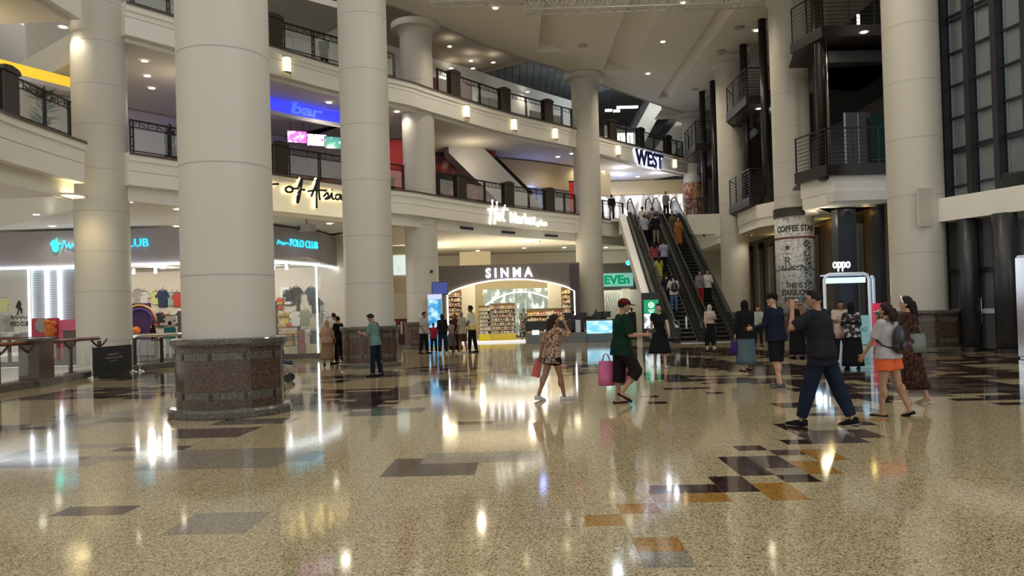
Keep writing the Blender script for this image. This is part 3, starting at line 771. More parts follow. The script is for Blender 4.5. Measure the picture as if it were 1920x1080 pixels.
# ================================================================== GLASS CURTAIN WALL ON THE RIGHT
W0=Vector((13.55,24.9)); W1=Vector((15.9,12.5)); wd=(W1-W0).normalized(); WL=(W1-W0).length; wa=math.atan2(wd.y,wd.x)
cw=bpy.data.objects.new('window_1',None); COL.objects.link(cw); cw.location=(W0.x,W0.y,0); cw.rotation_euler=(0,0,wa); cw['kind']='structure'
nb=int(WL/1.02)
for k in range(nb+1):
    x=.1+k*1.02
    bm=new_bm(); box(bm,(x,-.12,10),(.19,.32,20)); box(bm,(x+.16,-.02,10),(.03,.05,20),mi=1); obj('mullion',bm,[mat('mullion_dark',(.022,.024,.03),.4),mat('mullion_edge',(.35,.45,.52),.3,.6)],cw)
bm=new_bm()
for z in [4.2,5.0,6.05,6.15,7.1,8.1,9.1,10.1,10.25,11.1,12.1,13.1,14.1,14.25,15.2,16.2]: box(bm,(WL/2,-.05,z),(WL,.08,.06))
obj('transom',bm,mat('mullion_dark',(.02,.02,.02)),cw)
bm=new_bm(); box(bm,(WL/2,.02,10),(WL,.02,20)); obj('pane',bm,mat('window_glass',(.5,.56,.58),.05,alpha=.25,noise_amt=.02),cw)
bm=new_bm(); box(bm,(24,20,10),(.3,50,24)); struct(obj('wall_outside',bm,ramp_mat('outside_concrete',[(0,(.10,.10,.095)),(1,(.2,.2,.19))],.5,.9,joints=(0,2.2,1.6,.02,(.07,.07,.07)))))
# white canopy beam below the glass
bm=new_bm()
a=at(1772,395,24.4); 
prism(bm,[(12.9,24.6),(12.95,23.2),(13.85,21.1),(14.9,18.6),(16.2,18.6),(15.,24.6)],3.9,4.6)
struct(obj('trim_7',bm,PLASTER))
bm=new_bm(); box(bm,(0,0,0),(.75,.06,1.15)); 
p=at(1743,388,22.95); tag(obj('access_panel',bm,COLUMN,loc=(p.x,p.y+.12,p.z),rz=.35),'rectangular cream access panel on the rightmost column','panel')
# entrance: dark frames, dark round columns, glass door
bm=new_bm(); cyl(bm,(0,0,0),(0,0,3.9),.30,n=32); box(bm,(0,0,3.98),(.75,.75,.2),mi=1)
for px,lb,sc in ((1890,'right of the glass entrance door',1.),(1820,'left of the glass entrance door',.8)):
    p=at(px,600,21.4 if px==1890 else 22.6)
    b2=new_bm(); cyl(b2,(0,0,0),(0,0,3.9),.31*sc,n=32); lathe(b2,[(.31*sc,0),(.35*sc,0),(.35*sc,.12),(.31*sc,.14)],32,mi=1)
    tag(obj('dark_column',b2,[mat('dark_column',(.03,.032,.038),.35),DARK],loc=(p.x,p.y,0)),'glossy dark round column, '+lb,'column')
bm.free()
dd=bpy.data.objects.new('door_1',None); COL.objects.link(dd); p=at(1850,600,22.4); dd.location=(p.x-.05,p.y+.2,0); dd.rotation_euler=(0,0,-1.2); dd['kind']='structure'
bm=new_bm()
for x in (-1.0,0,1.0): box(bm,(x,0,2),(.08,.1,4.05))
for z in (.05,2.35,2.42,4.0): box(bm,(0,0,z),(2.,.1,.08))
obj('door_frame',bm,DARK,dd)
bm=new_bm(); box(bm,(0,.02,2),(2,.02,4)); obj('pane',bm,GLASSD,dd)
bm=new_bm(); box(bm,(0,-.03,1.18),(1.9,.012,.14)); text_bm(bm,'PUSH',.12,Matrix.Translation((-.75,-.045,1.13))@Matrix.Rotation(PI/2,4,'X'),.002,mi=1) if 0 else None; obj('sticker_band',bm,mat('frosted',(.45,.55,.55),.5),dd)
bm=new_bm(); cyl(bm,(.1,-.09,.8),(.1,-.09,1.6),.02); obj('handle',bm,CHROME,dd)
# reflective pillar at the right edge
bm=new_bm(); box(bm,(0,0,1.3),(.7,.5,2.6)); bmesh.ops.bevel(bm,geom=bm.edges[:],offset=.05,segments=3,affect='EDGES')
p=at(1925,560,19.4); tag(obj('advert_pillar',bm,mat('mirror_steel',(.5,.5,.53),.12,1.0),loc=(p.x+.2,p.y,0),rz=.3),'mirror steel display pillar at the right picture edge','pillar')
# black loudspeaker on the beam
t=thing('loudspeaker','black angled loudspeaker lying on the white beam, right edge','loudspeaker',tuple(onz(1905,352,4.61)),-.75)
bm=new_bm(); prism(bm,[(-.45,0),(.45,0),(.45,.42),(-.25,.42)],-.22,.22,axis='y'); obj('cabinet',bm,BLACK,t)
bm=new_bm(); box(bm,(.05,-.23,.2),(.7,.02,.32)); obj('grille',bm,mat('speaker_grille',(.02,.02,.02),.8),t)
# ================================================================== ESCALATORS
ESC_Y0=34.5; ESC_Y1=45.6; ZT=Z1
def escalator(label,xc,wd=.86,outer=None):
    t=thing('escalator',label,'escalator',(xc,ESC_Y0,0))
    run=ESC_Y1-ESC_Y0; ang=math.atan2(ZT,run)
    # steps
    bm=new_bm(); n=38
    for k in range(n):
        y=run*k/n; z=ZT*(k+1)/n
        box(bm,(0,y+run/n/2,z-ZT/n/2-.0),(wd,run/n,ZT/n)); 
        box(bm,(0,y+.01,z+.004),(wd,.02,.008),mi=1)
    obj('step',bm,[mat('step_metal',(.006,.006,.006),.8,spec=.15),mat('step_edge',(.025,.022,.018),.8)],t)['kind']='stuff'
    # truss body below
    bm=new_bm(); w=wd/2+.34
    prism(bm,[(-1.2,0.0),(.6,0.0),(run+.4,ZT-1.05),(run+1.6,ZT-1.05),(run+1.6,ZT-.02),(run-.1,ZT-.02),(-.1,.02),(-1.2,.02)],-w,w,axis='x'); obj('truss_body',bm,mat('escalator_body',(.02,.02,.02),.4),t)
    for sgn in (-1,1):
        x=sgn*(wd/2+.12)
        bm=new_bm(); prism(bm,[(-1.3,.0),(-1.1,.75),(-.3,.85),(run,ZT+.85),(run+1.0,ZT+.9),(run+1.2,ZT+.6),(run+1.2,ZT),(run,ZT-.05),(0,-.0)],x-.006,x+.006,axis='x'); obj('balustrade_glass',bm,mat('esc_glass',(.05,.065,.05),.08,alpha=.6,noise_amt=.02),t)
        bm=new_bm(); pts=[(x,-.9,.08),(x,-1.25,.25),(x,-1.35,.55),(x,-1.2,.85),(x,-.8,.97),(x,-.3,1.0),(x,run,ZT+1.0),(x,run+.9,ZT+1.02),(x,run+1.25,ZT+.85),(x,run+1.35,ZT+.55),(x,run+1.2,ZT+.25)]
        tube(bm,pts,.045,8); obj('handrail',bm,BLACK,t)
        bm=new_bm(); tube(bm,[(x,-1.0,.2),(x,0,.22),(x,run,ZT+.22),(x,run+1,ZT+.22)],.03,6)
        box(bm,(x+sgn*.12,run/2,ZT/2+.16),(.24,math.hypot(run,ZT),.03),R=Matrix.Rotation(ang,4,'X')); obj('skirt_deck',bm,mat('deck_metal',(.05,.052,.045),.4,.3),t)
    bm=new_bm(); box(bm,(0,-.75,.012),(wd+.2,1.2,.02)); obj('landing_plate',bm,STEEL,t); bm=new_bm(); box(bm,(0,run+.6,ZT+.0),(wd+.2,1.2,.02)); obj('landing_plate',bm,STEEL,t)
    return t
XE=(7.78,9.32)
escalator('left escalator of the pair, crowded with people going up',XE[0])
escalator('right escalator of the pair, with people coming down near its foot',XE[1])
run=ESC_Y1-ESC_Y0
t=thing('escalator_cladding','bright white sloping side panel along the left escalator','panel',(XE[0]-.86,ESC_Y0,0))
bm=new_bm(); prism(bm,[(3.1,1.55),(run+.5,ZT+.15),(run+.5,ZT-1.1),(run-.6,ZT-1.15),(3.1,.75)],-.36,.05,axis='x'); obj('panel',bm,mat('white_gloss',(.85,.85,.83),.35),t)
# wedge between
bm=new_bm(); prism(bm,[(-.8,0),(run+.5,ZT+.45),(run+.5,ZT-1.),(0,-.0)],-.03,.03,axis='x')
tag(obj('centre_panel',bm,mat('esc_centre',(.09,.10,.085),.3),loc=((XE[0]+XE[1])/2,ESC_Y0,.12)),'dark sloping panel between the two escalators','panel')
# floor bridge on the first floor at the escalator head and its front
bm=new_bm(); box(bm,(9.4,50.5,Z1-.09),(7.4,7.,.16)); box(bm,(11.7,46.2,Z1-.6),(2.0,.2,1.2)); struct(obj('floor_bridge',bm,PLASTER))
# steel bollard posts at the escalator foot
for px,py,lb in ((1288,640,'left of the woman in white blouse'),(1322,636,'right of the left escalator foot')):
    p=onz(px,py,0); bm=new_bm(); cyl(bm,(0,0,0),(0,0,1.1),.045,n=14); lathe(bm,[(.001,0),(.12,0),(.12,.02),(.045,.04)],14); lathe(bm,[(.045,1.1),(.04,1.13),(.001,1.14)],14)
    tag(obj('bollard',bm,WHITE if px<1300 else CHROME,loc=p),'slim pale post at the escalator foot, '+lb,'post')
# upper escalator crossing behind the first-floor gallery, and the one above
def incline(label,a,b,w,h,m1):
    a=Vector(a); b=Vector(b); d=b-a; L=d.length
    t=thing('escalator',label,'escalator',a,math.atan2(d.y,d.x))
    hx=math.hypot(d.x,d.y)
    bm=new_bm(); prism(bm,[(0,-h),(hx,d.z-h),(hx,d.z),(0,0)],-w/2,w/2,axis='y'); obj('side_cladding',bm,m1,t)
    bm=new_bm(); prism(bm,[(0,0),(hx,d.z),(hx,d.z+.75),(0,.75)],-w/2-.03,-w/2+.01,axis='y'); obj('balustrade_glass',bm,mat('dark_esc_glass',(.03,.035,.035),.1),t)
    bm=new_bm(); tube(bm,[(0,-w/2,.8),(hx,-w/2,d.z+.8)],.07,8); obj('handrail',bm,BLACK,t)
    return t
incline('grey-clad escalator seen side-on behind the first-floor gallery, left of the slim column',at(1005,385,45.2),at(835,215,43.6),1.2,2.3,mat('grey_cladding',(.52,.51,.49),.5))
bm=new_bm()
# high escalators behind the second floor gallery
for (p0,p1,lb,mm) in [((1210,300),(1330,150),'pale ribbed underside of an escalator high behind the WEST sign, right one',mat('pale_clad',(.66,.63,.56),.6)),((1165,290),(1235,160),'pale ribbed underside of an escalator high behind the WEST sign, left one',mat('pale_clad',(.66,.63,.56),.6))]:
    incline(lb,at(p0[0],p0[1],57),at(p1[0],p1[1],57),1.6,2.1,mm)
bm.free()
# big advert wall behind the sloped escalator, first floor
p=at(862,318,44.6)
bm=new_bm(); box(bm,(0,0,0),(4.2,.1,4.0)); 
tag(obj('advert_board',bm,ramp_mat('dark_red_advert',[(0,(.015,.02,.02)),(.45,(.03,.02,.02)),(.55,(.35,.03,.02)),(.62,(.4,.25,.2)),(.75,(.06,.03,.03))],1.1,.5),loc=(p.x,p.y,9.0)),'dark advert board with red and white blotches beside the sloping escalator','board')
# curved cream bulkhead of the first-floor shops with a row of lights
bm=new_bm()
pp=catmull([Vector((at(905,x,48).x,at(905,x,48).y)) if 0 else Vector(v) for v in ((-1.2,46),(1.5,47.5),(4.6,50.2),(7,52.5))],6)
sweep(bm,pp,[(0,9.35),(0,10.9),(.4,10.9),(.4,9.35)]); struct(obj('trim_8',bm,mat('cream_bulkhead',(.62,.50,.28),.7)))
# row of small lamps
for k in range(7):
    px=925+k*15; q=at(px,262+k*3.4,46.5)
    b2=new_bm(); bmesh.ops.create_icosphere(b2,subdivisions=2,radius=.09)
    tag(obj('bulb',b2,LAMP,loc=(q.x,q.y,q.z)),'small warm bulb in the row high above the cream bulkhead','lamp','row of bulbs above the cream bulkhead')
# cove surfaces; the light falling on them is put into their emission
YEL=mat('yellow_cove_glow',(1,.62,.05),.6,emit=.7,noise_amt=.5,scale=.35); BLU=mat('blue_cove_glow',(.05,.06,1),.6,emit=1.0,noise_amt=.35,scale=.5)
def coveband(name,path,off,px0,px1,zr,z0,z1,m):
    a,_,ia=along(path,px0,zr); b,_,ib=along(path,px1,zr)
    P=[a]+[path[k] for k in range(int(ia)+1,int(ib)+1)]+[b]
    bm=new_bm(); sweep(bm,P,[(off,z0),(off,z1),(off+.15,z1),(off+.15,z0)]); return struct(obj(name,bm,m))
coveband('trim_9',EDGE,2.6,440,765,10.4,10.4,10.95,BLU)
coveband('trim_10',EDGE,2.5,440,765,10.4,10.25,10.41,mat('cove_white',(.75,.72,.72),.6))
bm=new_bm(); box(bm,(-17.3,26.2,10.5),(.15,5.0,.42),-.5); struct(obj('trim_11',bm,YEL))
bm=new_bm(); box(bm,(-17.2,26.2,10.22),(.25,5.0,.14),-.5); struct(obj('trim_12',bm,mat('cove_white',(.75,.72,.72),.6)))
point('cove_lamp',(-12,33.5,10.2),30,(.1,.12,1),.5); point('cove_lamp',(-16,22,10.2),30,(1,.7,.1),.5)
M,L=on_edge(EDGE,612,760,10.47,-2.5)
s=thing('shop_sign','blue glowing script shop sign in the blue cove behind the first-floor gallery','sign')
bm=new_bm(); text_bm(bm,'bar',1,lambda x,y,d:M(x,y,d),depth=.03,bold=.03,width=1.2,height=.5,shear=.2); obj('letters',bm,mat('blue_letters',(.06,.12,.8),.4,emit=1.4,noise_amt=.01),s); bm=new_bm(); text_bm(bm,'oya',1,lambda x,y,d:M(x+L-1.3,y-.12,d),depth=.03,bold=.02,width=1.0,height=.4,shear=.2)
obj('letters',bm,mat('blue_letters',(.06,.12,.8),.4,emit=1.4,noise_amt=.01),s)
# menu screens on the first floor
for k,(px,py,c,lb) in enumerate([(557,257,((0,(.2,.02,.1)),(.5,(.9,.2,.6)),(.6,(.9,.8,.9))),'pink and dark'),(594,263,((0,(.8,.8,.8)),(.55,(.9,.85,.9)),(.65,(.85,.1,.5))),'white and pink'),(627,268,((0,(.01,.06,.05)),(.6,(.03,.15,.12)),(.75,(.4,.6,.5))),'dark green')]):
    p=at(px,py,36.0)
    t=thing('menu_screen','hanging menu screen with %s picture behind the first-floor balustrade'%lb,'screen',p,.42)
    bm=new_bm(); box(bm,(0,0,0),(.92,.06,.58)); box(bm,(-.3,0,.5),(.02,.02,.5)); box(bm,(.3,0,.5),(.02,.02,.5)); obj('housing',bm,BLACK,t)
    bm=new_bm(); box(bm,(0,-.035,0),(.88,.01,.54)); obj('display',bm,ramp_mat('menu_%d'%k,list(c),6,.3,emit=1.3),t)
# first floor shop counter & interiors as coloured partitions behind the balustrade
for px,py,w,h,c,lb in [(690,318,2.6,1.1,(.16,.02,.02),'dark red counter front'),(745,305,2.2,3.0,(.5,.02,.02),'red partition'),(1075,352,.5,2.4,(.75,.03,.01),'bright red pillar'),(590,318,3.6,1.2,(.18,.06,.06),'maroon counter front')]:
    p=at(px,py,37.5 if px<800 else 47.5); bm=new_bm(); box(bm,(0,0,h/2),(w,.3,h)); box(bm,(0,-.0,h+.02),(w+.1,.4,.05),mi=1)
    tag(obj('counter' if 'counter' in lb else 'partition',bm,[mat('c_'+lb.replace(' ','_'),c,.5),DARK],loc=(p.x,p.y,Z1)),lb+' behind the first-floor balustrade','counter' if 'counter' in lb else 'partition')
# second floor coloured shopfronts (red at left of the slim column, bright shop at the far right)
for px,py,w,h,c,em,lb in [(840,165,3.2,2.6,(.25,.015,.02),0,'deep red shopfront panel'),(925,185,2.3,2.2,(.16,.15,.10),0,'olive shopfront glazing'),(1022,200,2.6,2.0,(.20,.19,.13),0,'pale olive shopfront glazing')]:
    p=at(px,py,43+ (px-840)*.03); bm=new_bm(); box(bm,(0,0,h/2),(w,.12,h)); 
    for k in range(4): box(bm,(-w/2+w*k/3,-.08,h/2),(.06,.06,h),mi=1)
    tag(obj('shopfront_panel',bm,[mat('sf_'+lb.replace(' ','_'),c,.3,emit=em),DARK],loc=(p.x,p.y,Z2),rz=.7),lb+' behind the second-floor balustrade','shopfront')
for px,py,w,h,c,em,lb in [(1145,235,2.6,1.7,(.75,.78,.8),1.6,'brightly lit white shop window, left one'),(1172,244,2.4,1.9,(.8,.8,.82),1.6,'brightly lit white shop window, right one')]:
    p=at(px,py,54); bm=new_bm(); box(bm,(0,0,h/2),(w,.12,h),mi=0)
    for k in range(5): box(bm,(-w/2+w*k/4,-.08,h/2),(.05,.06,h),mi=1)
    box(bm,(-w*.2,-.1,.5),(.6,.1,1.0),mi=2); box(bm,(w*.2,-.1,.45),(.5,.1,.9),mi=2)
    tag(obj('shopfront_panel',bm,[mat('lit_window',c,.5,emit=em),DARK,mat('red_goods',(.35,.05,.04),.6)],loc=(p.x,p.y,Z2)),lb+', behind the second-floor balustrade','shopfront')
# wooden-look wall inside the first-floor gallery centre, shops behind the market sign
for px,w,c,lb in [(905,3.5,(.14,.12,.10),'dark glazed shopfront behind the first-floor piers, left'),(985,3.5,(.30,.33,.42),'pale lit shopfront behind the first-floor piers, right')]:
    p=at(px,360,49 if px<950 else 50.2); w=2.8; bm=new_bm(); box(bm,(0,0,1.3),(w,.2,2.6))
    for k in range(5): box(bm,(-w/2+w*k/4,-.12,1.3),(.07,.06,2.6),mi=1)
    tag(obj('shopfront_panel',bm,[mat('sg_%d'%px,c,.3,emit=.3 if px>950 else 0,noise_amt=.5,scale=2),DARK],loc=(p.x,p.y,Z1)),lb,'shopfront')
# potted plant on the left first-floor bay
t=thing('potted_plant','leafy green potted plant behind the left first-floor railing','plant',(*[v for v in (at(82,250,23.6).x,23.6)],Z1))
bm=new_bm(); lathe(bm,[(.001,0),(.2,0),(.27,.45),(.24,.45),(.22,.4),(.001,.4)],20); obj('pot',bm,DARK,t)
bm=new_bm(); rr=random.Random(5)
for k in range(90):
    a=rr.random()*2*PI; h=.4+rr.random()*1.1; r=.05+rr.random()*.25
    p0=Vector((r*.2*math.cos(a),r*.2*math.sin(a),h)); d=Vector((math.cos(a),math.sin(a),.3+rr.random()*.6)).normalized(); L=.35+.25*rr.random(); sd=d.cross(Vector((0,0,1))).normalized()*.045
    q=[bm.verts.new(p0),bm.verts.new(p0+d*L*.5+sd),bm.verts.new(p0+d*L-Vector((0,0,.06))),bm.verts.new(p0+d*L*.5-sd)]; bm.faces.new(q)
obj('foliage',bm,mat('leaf',(.05,.13,.04),.5),t,recalc=False)
# first floor shop block near the WEST end: cream drum and advert column
p=at(1302,372,54.2)
bm=new_bm(); lathe(bm,[(.001,0),(.72,0),(.72,2.9),(.001,2.9)],32); tag(obj('advert_drum',bm,ramp_mat('food_advert',[(0,(.05,.02,.015)),(.45,(.20,.05,.02)),(.52,(.5,.3,.15)),(.6,(.10,.03,.02)),(.8,(.45,.4,.35))],2.2,.5),loc=(12.6,52.3,Z1)),'column wrap advert with brown food pictures beside the escalator head','advert')
t=make_railing('thin dark railing beside the advert column at the escalator head',Vector((10.9,47.3)),Vector((12.4,47.3)),Z1,glass=False,n=1)
# bright first-floor shop behind the escalator head
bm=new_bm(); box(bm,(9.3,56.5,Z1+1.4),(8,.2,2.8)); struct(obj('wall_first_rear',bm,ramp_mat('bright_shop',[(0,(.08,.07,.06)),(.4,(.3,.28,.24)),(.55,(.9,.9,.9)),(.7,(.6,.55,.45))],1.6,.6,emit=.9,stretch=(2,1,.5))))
shoplights((9,52,10.7),5,120,(.85,.9,1),(9,52,7),4)
point('cove_lamp',(1.5,47.4,9.0),60,(.25,.35,1),.3); point('cove_lamp',(8,54,9.9),60,(.35,.45,1),.3); point('rear_fill',(11,53.5,16.5),160,(.9,.95,1),.3); point('rear_fill',(7,55,17.2),120,(.8,.92,1),.3)  # the two rear points are added fill for the pale escalator undersides
bm=new_bm(); box(bm,(9.3,56.2,10.45),(8,.5,1.0)); struct(obj('trim_22',bm,mat('cream_bulkhead',(.62,.50,.28))))
for px,py,w_,lb in ((1176,201,1.6,'long one beside the pale escalator underside'),(1141,207,.5,'short one near the slim column'),(1156,208,.5,'short one in the middle')):
    p=at(px,py,58); bm=new_bm(); box(bm,(0,0,0),(w_,.2,.14)); box(bm,(0,0,(18.8-p.z)/2),(.03,.03,18.8-p.z),mi=1); tag(obj('light_strip',bm,[LED,DARK],loc=p),'cool white rear ceiling light above the second-floor balustrade, '+lb,'ceiling light')
# ================================================================== GROUND FLOOR: CLOTHING SHOP
ZS0=4.08; ZS1=5.6
def band(a,b,z0,z1,m,name,th=.12):
    a=Vector(a);b=Vector(b); d=b-a; bm=new_bm(); c=(a+b)/2; box(bm,(c.x,c.y,(z0+z1)/2),(d.length,th,z1-z0),math.atan2(d.y,d.x)); return struct(obj(name,bm,m))
SLAT=ramp_mat('slat_mauve',[(0,(.36,.32,.34)),(1,(.45,.40,.42))],2,.55,joints=(0,0,.07,.006,(.22,.19,.21)))
PA=at(-120,500,32.8); PB=at(505,495,32.8); PC=at(599,480,36.1); PD=at(634,480,38.9)
PA.x-=2
band((PA.x,32.8),(-10.4,32.8),ZS0,ZS1,SLAT,'trim_13')
band((-10.4,32.8),(PC.x,36.1),ZS0,ZS1,SLAT,'trim_14'); band((PC.x,36.1),(PD.x,38.9),ZS0,ZS1,SLAT,'trim_15')
# LED strip under the band and upright strips
def led(label,a,b,r=.05):
    bm=new_bm(); tube(bm,[a,b],r,6); tag(obj('light_strip',bm,LED),label,'light strip')
led('white light strip along the foot of the mauve shop fascia, long left run',(PA.x,32.7,ZS0-.03),(-10.4,32.7,ZS0-.03))
led('white light strip along the foot of the mauve shop fascia, between the big columns',(-10.4,32.7,ZS0-.03),(PC.x,36.0,ZS0-.03))
led('white light strip along the foot of the mauve shop fascia, short right return',(PC.x,36.0,ZS0-.03),(PD.x+.05,38.8,ZS0-.03))
for px,lb in ((57,'left of three'),(89,'middle of three'),(113,'right of three')):
    q=at(px,600,32.75); led('upright white light strip beside the clothing shop window, '+lb,(q.x,32.7,.0),(q.x,32.7,ZS0-.05),.055)
for px0,px1,i in ((60,86,16),(91,110,17),(115,190,18)):
    a=at(px0,600,32.8); b=at(px1,600,32.8); band((a.x,32.82),(b.x,32.82),0,ZS0-.05,ramp_mat('shutter_grey',[(0,(.30,.32,.35)),(1,(.38,.40,.43))],2,.5,joints=(0,0,.1,.012,(.16,.17,.19))),'trim_%d'%i,.06)
# lit letters
CY=mat('cyan_letters',(.05,.65,.9),.4,emit=1.15,noise_amt=.01)
sg=thing('shop_sign','cyan lit club sign with horse emblem on the mauve fascia, long left run','sign',(0,0,0))
q0=at(118,465,32.7); q1=at(279,457,32.7)
bm=new_bm(); text_bm(bm,'POLO CLUB',1,face_cam((q0.x+1.0,32.66,4.82)),depth=.03,bold=.0,width=q1.x-q0.x-1.0,height=.34); obj('letters',bm,CY,sg)
bm=new_bm(); strokes(bm,[[(0,0),(.1,.5),(.2,.1),(.3,.3),(.35,.0),(.5,.3),(.55,.05),(.65,.3),(.7,.0),(.9,.2)]],lambda x,y,d:(q0.x+x,32.62,4.82+y),(1.0,.7),.03); obj('script',bm,CY,sg)
e0=at(105,465,32.7); bm=new_bm()
prism(bm,[(-.1,-.25),(0,-.3),(.12,-.24),(.16,0),(.24,.05),(.12,.12),(.08,.3),(.0,.22),(-.1,.2),(-.22,.06),(-.15,-.05)],-.02,.02,axis='y'); obj('emblem',bm,mat('emblem_green',(.03,.7,.6),.4,emit=1.8,noise_amt=.01),sg,loc=(e0.x,32.64,4.98))
sg=thing('shop_sign','cyan lit club sign on the mauve fascia between the big columns','sign')
a=Vector((-10.4,32.8,0)); b=Vector((PC.x,36.1,0)); dd_=(b-a).normalized(); an=math.atan2(dd_.y,dd_.x); 
def onb(px):
    best=min(range(101),key=lambda k:abs(proj(a.lerp(b,k/100)+Vector((0,0,4.8)))[0]-px)); return a.lerp(b,best/100)
u0=onb(517); u1=onb(595); Lw=(u1-u0).length
bm=new_bm(); text_bm(bm,'POLO CLUB',1,face_cam((u0.x+Lw*.3*dd_.x+.08,u0.y+Lw*.3*dd_.y-.08,4.78),an),depth=.03,bold=.0,width=Lw*.68,height=.34); obj('letters',bm,CY,sg)
bm=new_bm(); strokes(bm,[[(0,0),(.1,.4),(.2,.1),(.3,.3),(.4,.0),(.5,.25),(.6,.05),(.7,.25),(.9,.1)]],lambda x,y,d:(u0.x+dd_.x*x+.08,u0.y+dd_.y*x-.08,4.8+y),(Lw*.3,.5),.025); obj('script',bm,CY,sg)
# shop interior
bm=new_bm(); box(bm,(-15.6,38.6,2.8),(16.,.2,5.6)); struct(obj('wall_shop',bm,mat('shop_beige',(.66,.60,.50),.7)))
bm=new_bm(); box(bm,(-16,35.6,4.15),(14.5,5.6,.06)); struct(obj('ceiling_shop',bm,mat('shop_ceiling',(.5,.48,.44),.8)))
shoplights((-18.,35.,4.0),6,260,(1,.93,.8),(-18,36,0),2.5); shoplights((-12.4,35.6,4.0),4,230,(1,.95,.88),(-12.4,37,0),2.)
# glass front, frame at the corner
bm=new_bm(); 
for (A_,B_) in (((-10.4,32.85),(PC.x,36.1)),((PC.x,36.1),(PD.x,38.9))):
    A_=Vector(A_);B_=Vector(B_);c=(A_+B_)/2; box(bm,(c.x,c.y,2.05),((B_-A_).length,.03,4.05),math.atan2((B_-A_).y,(B_-A_).x))
struct(obj('window_2',bm,mat('shop_glass',(.8,.88,.86),.04,alpha=.10,noise_amt=.01)))
q=onb(592); led('upright white light strip at the glass corner of the clothing shop',(q.x,q.y-.05,0),(q.x,q.y-.05,ZS0),.03)
bm=new_bm(); p=at(641,560,39.2); box(bm,(0,0,2),(.14,.3,4.)); tag(obj('red_jamb',bm,mat('red_jamb',(.30,.01,.02),.4),loc=(p.x,p.y,0)),'thin dark red shopfront jamb left of the second big column','jamb')
# spotlights on track
trk=thing('spotlight_track','black ceiling track of small white spotlights in the clothing shop','ceiling light',(-12.3,35.2,4.05))
bm=new_bm(); box(bm,(0,0,.0),(4.4,.05,.04)); box(bm,(-5.4,0,0),(4,.05,.04)); obj('track',bm,BLACK,trk)
for x in (-1.9,-1.3,-.5,.1,.8,1.4,2.,-4.,-5.,-6.2,-7):
    bm=new_bm(); cyl(bm,(x,0,-.02),(x+.05,-.12,-.2),.06,.07); obj('spot_head',bm,LAMPC,trk)
# garments
def garment(bm,mi=0,sleeves=True,w=.5,h=.62):
    P=[(-w*.28,0),(-w*.16,.02),(0,-.03),(w*.16,.02),(w*.28,0)]
    out=[(-w*.3,0)]+[(-w*.14,.03),(0,-.02),(w*.14,.03)]+[(w*.3,0)]
    if sleeves: out+=[(w*.62,-.2),(w*.48,-.29),(w*.32,-.17)]
    out+=[(w*.34,-h),(-w*.34,-h)]
    if sleeves: out+=[(-w*.32,-.17),(-w*.48,-.29),(-w*.62,-.2)]
    n0=len(bm.faces); prism(bm,out,-.05,.05,axis='y')
GC=[((.62,.60,.55),'white'),((.22,.25,.17),'sage green'),((.02,.02,.025),'black'),((.03,.04,.09),'navy'),((.60,.50,.12),'mustard'),((.45,.06,.04),'red'),((.25,.42,.36),'pale mint'),((.60,.62,.20),'lime'),((.35,.30,.27),'taupe'),((.45,.28,.06),'orange')]
protos={}
def hang(px,py,Y,ci,sc=1.,where='',rz=0):
    c,n=GC[ci]
    p=at(px,py,Y); key=(ci,)
    lab='%s short-sleeved shirt on display %s'%(n,where)
    if key not in protos:
        t=thing('display_shirt',lab,'shirt',p,rz,'shirts on display '+where)
        bm=new_bm(); garment(bm); bmesh.ops.bevel(bm,geom=bm.edges[:],offset=.02,segments=1,affect='EDGES'); obj('cloth',bm,mat('cloth_'+n.replace(' ','_'),c,.85,noise_amt=.2,scale=9),t)
        bm=new_bm(); tube(bm,[(-.16,0,.02),(0,0,.07),(.16,0,.02)],.012,5); tube(bm,[(0,0,.07),(.0,0,.15),(.04,0,.17)],.008,5); obj('hanger',bm,DARK,t)
        t.scale=(sc,sc,sc); protos[key]=t
    else:
        t=dup(protos[key],p,rz,lab,'shirts on display '+where); t.scale=(sc,sc,sc)
for a_ in [(270,548,38.43,0,1.1,'in the shop window behind the left railing'),(292,548,38.43,7,1.,'in the shop window behind the left railing'),(305,546,38.43,3,1.3,'in the shop window behind the left railing'),(322,550,38.43,6,1.,'in the shop window behind the left railing'),
   (8,560,38.43,7,1.1,'by the left picture edge'),(3,594,34.6,8,1.1,'by the left picture edge'),(18,594,34.6,1,1.1,'by the left picture edge'),
   (555,585,36.5,0,1.1,'behind the glass between the big columns'),(572,583,36.5,1,1.15,'behind the glass between the big columns'),(555,540,38.43,2,1.2,'behind the glass between the big columns'),(592,560,38.43,2,1.2,'behind the glass between the big columns'),(605,585,38.43,0,1.0,'behind the glass between the big columns'),(574,618,36.,0,1.0,'behind the glass between the big columns'),(588,620,36,2,1.,'behind the glass between the big columns'),(534,590,37.3,4,1.,'behind the glass between the big columns'),(525,560,38.43,5,.9,'behind the glass between the big columns'),(583,540,38.43,3,1.1,'behind the glass between the big columns'),(543,545,38.43,2,1.2,'behind the glass between the big columns'),(600,585,38.43,8,1.,'behind the glass between the big columns'),(258,545,38.43,8,1.1,'in the shop window behind the left railing'),(332,550,38.43,5,1.1,'in the shop window behind the left railing'),(300,588,38.43,2,1.1,'in the shop window behind the left railing'),(318,590,38.43,8,1.1,'in the shop window behind the left railing')]: hang(*a_)
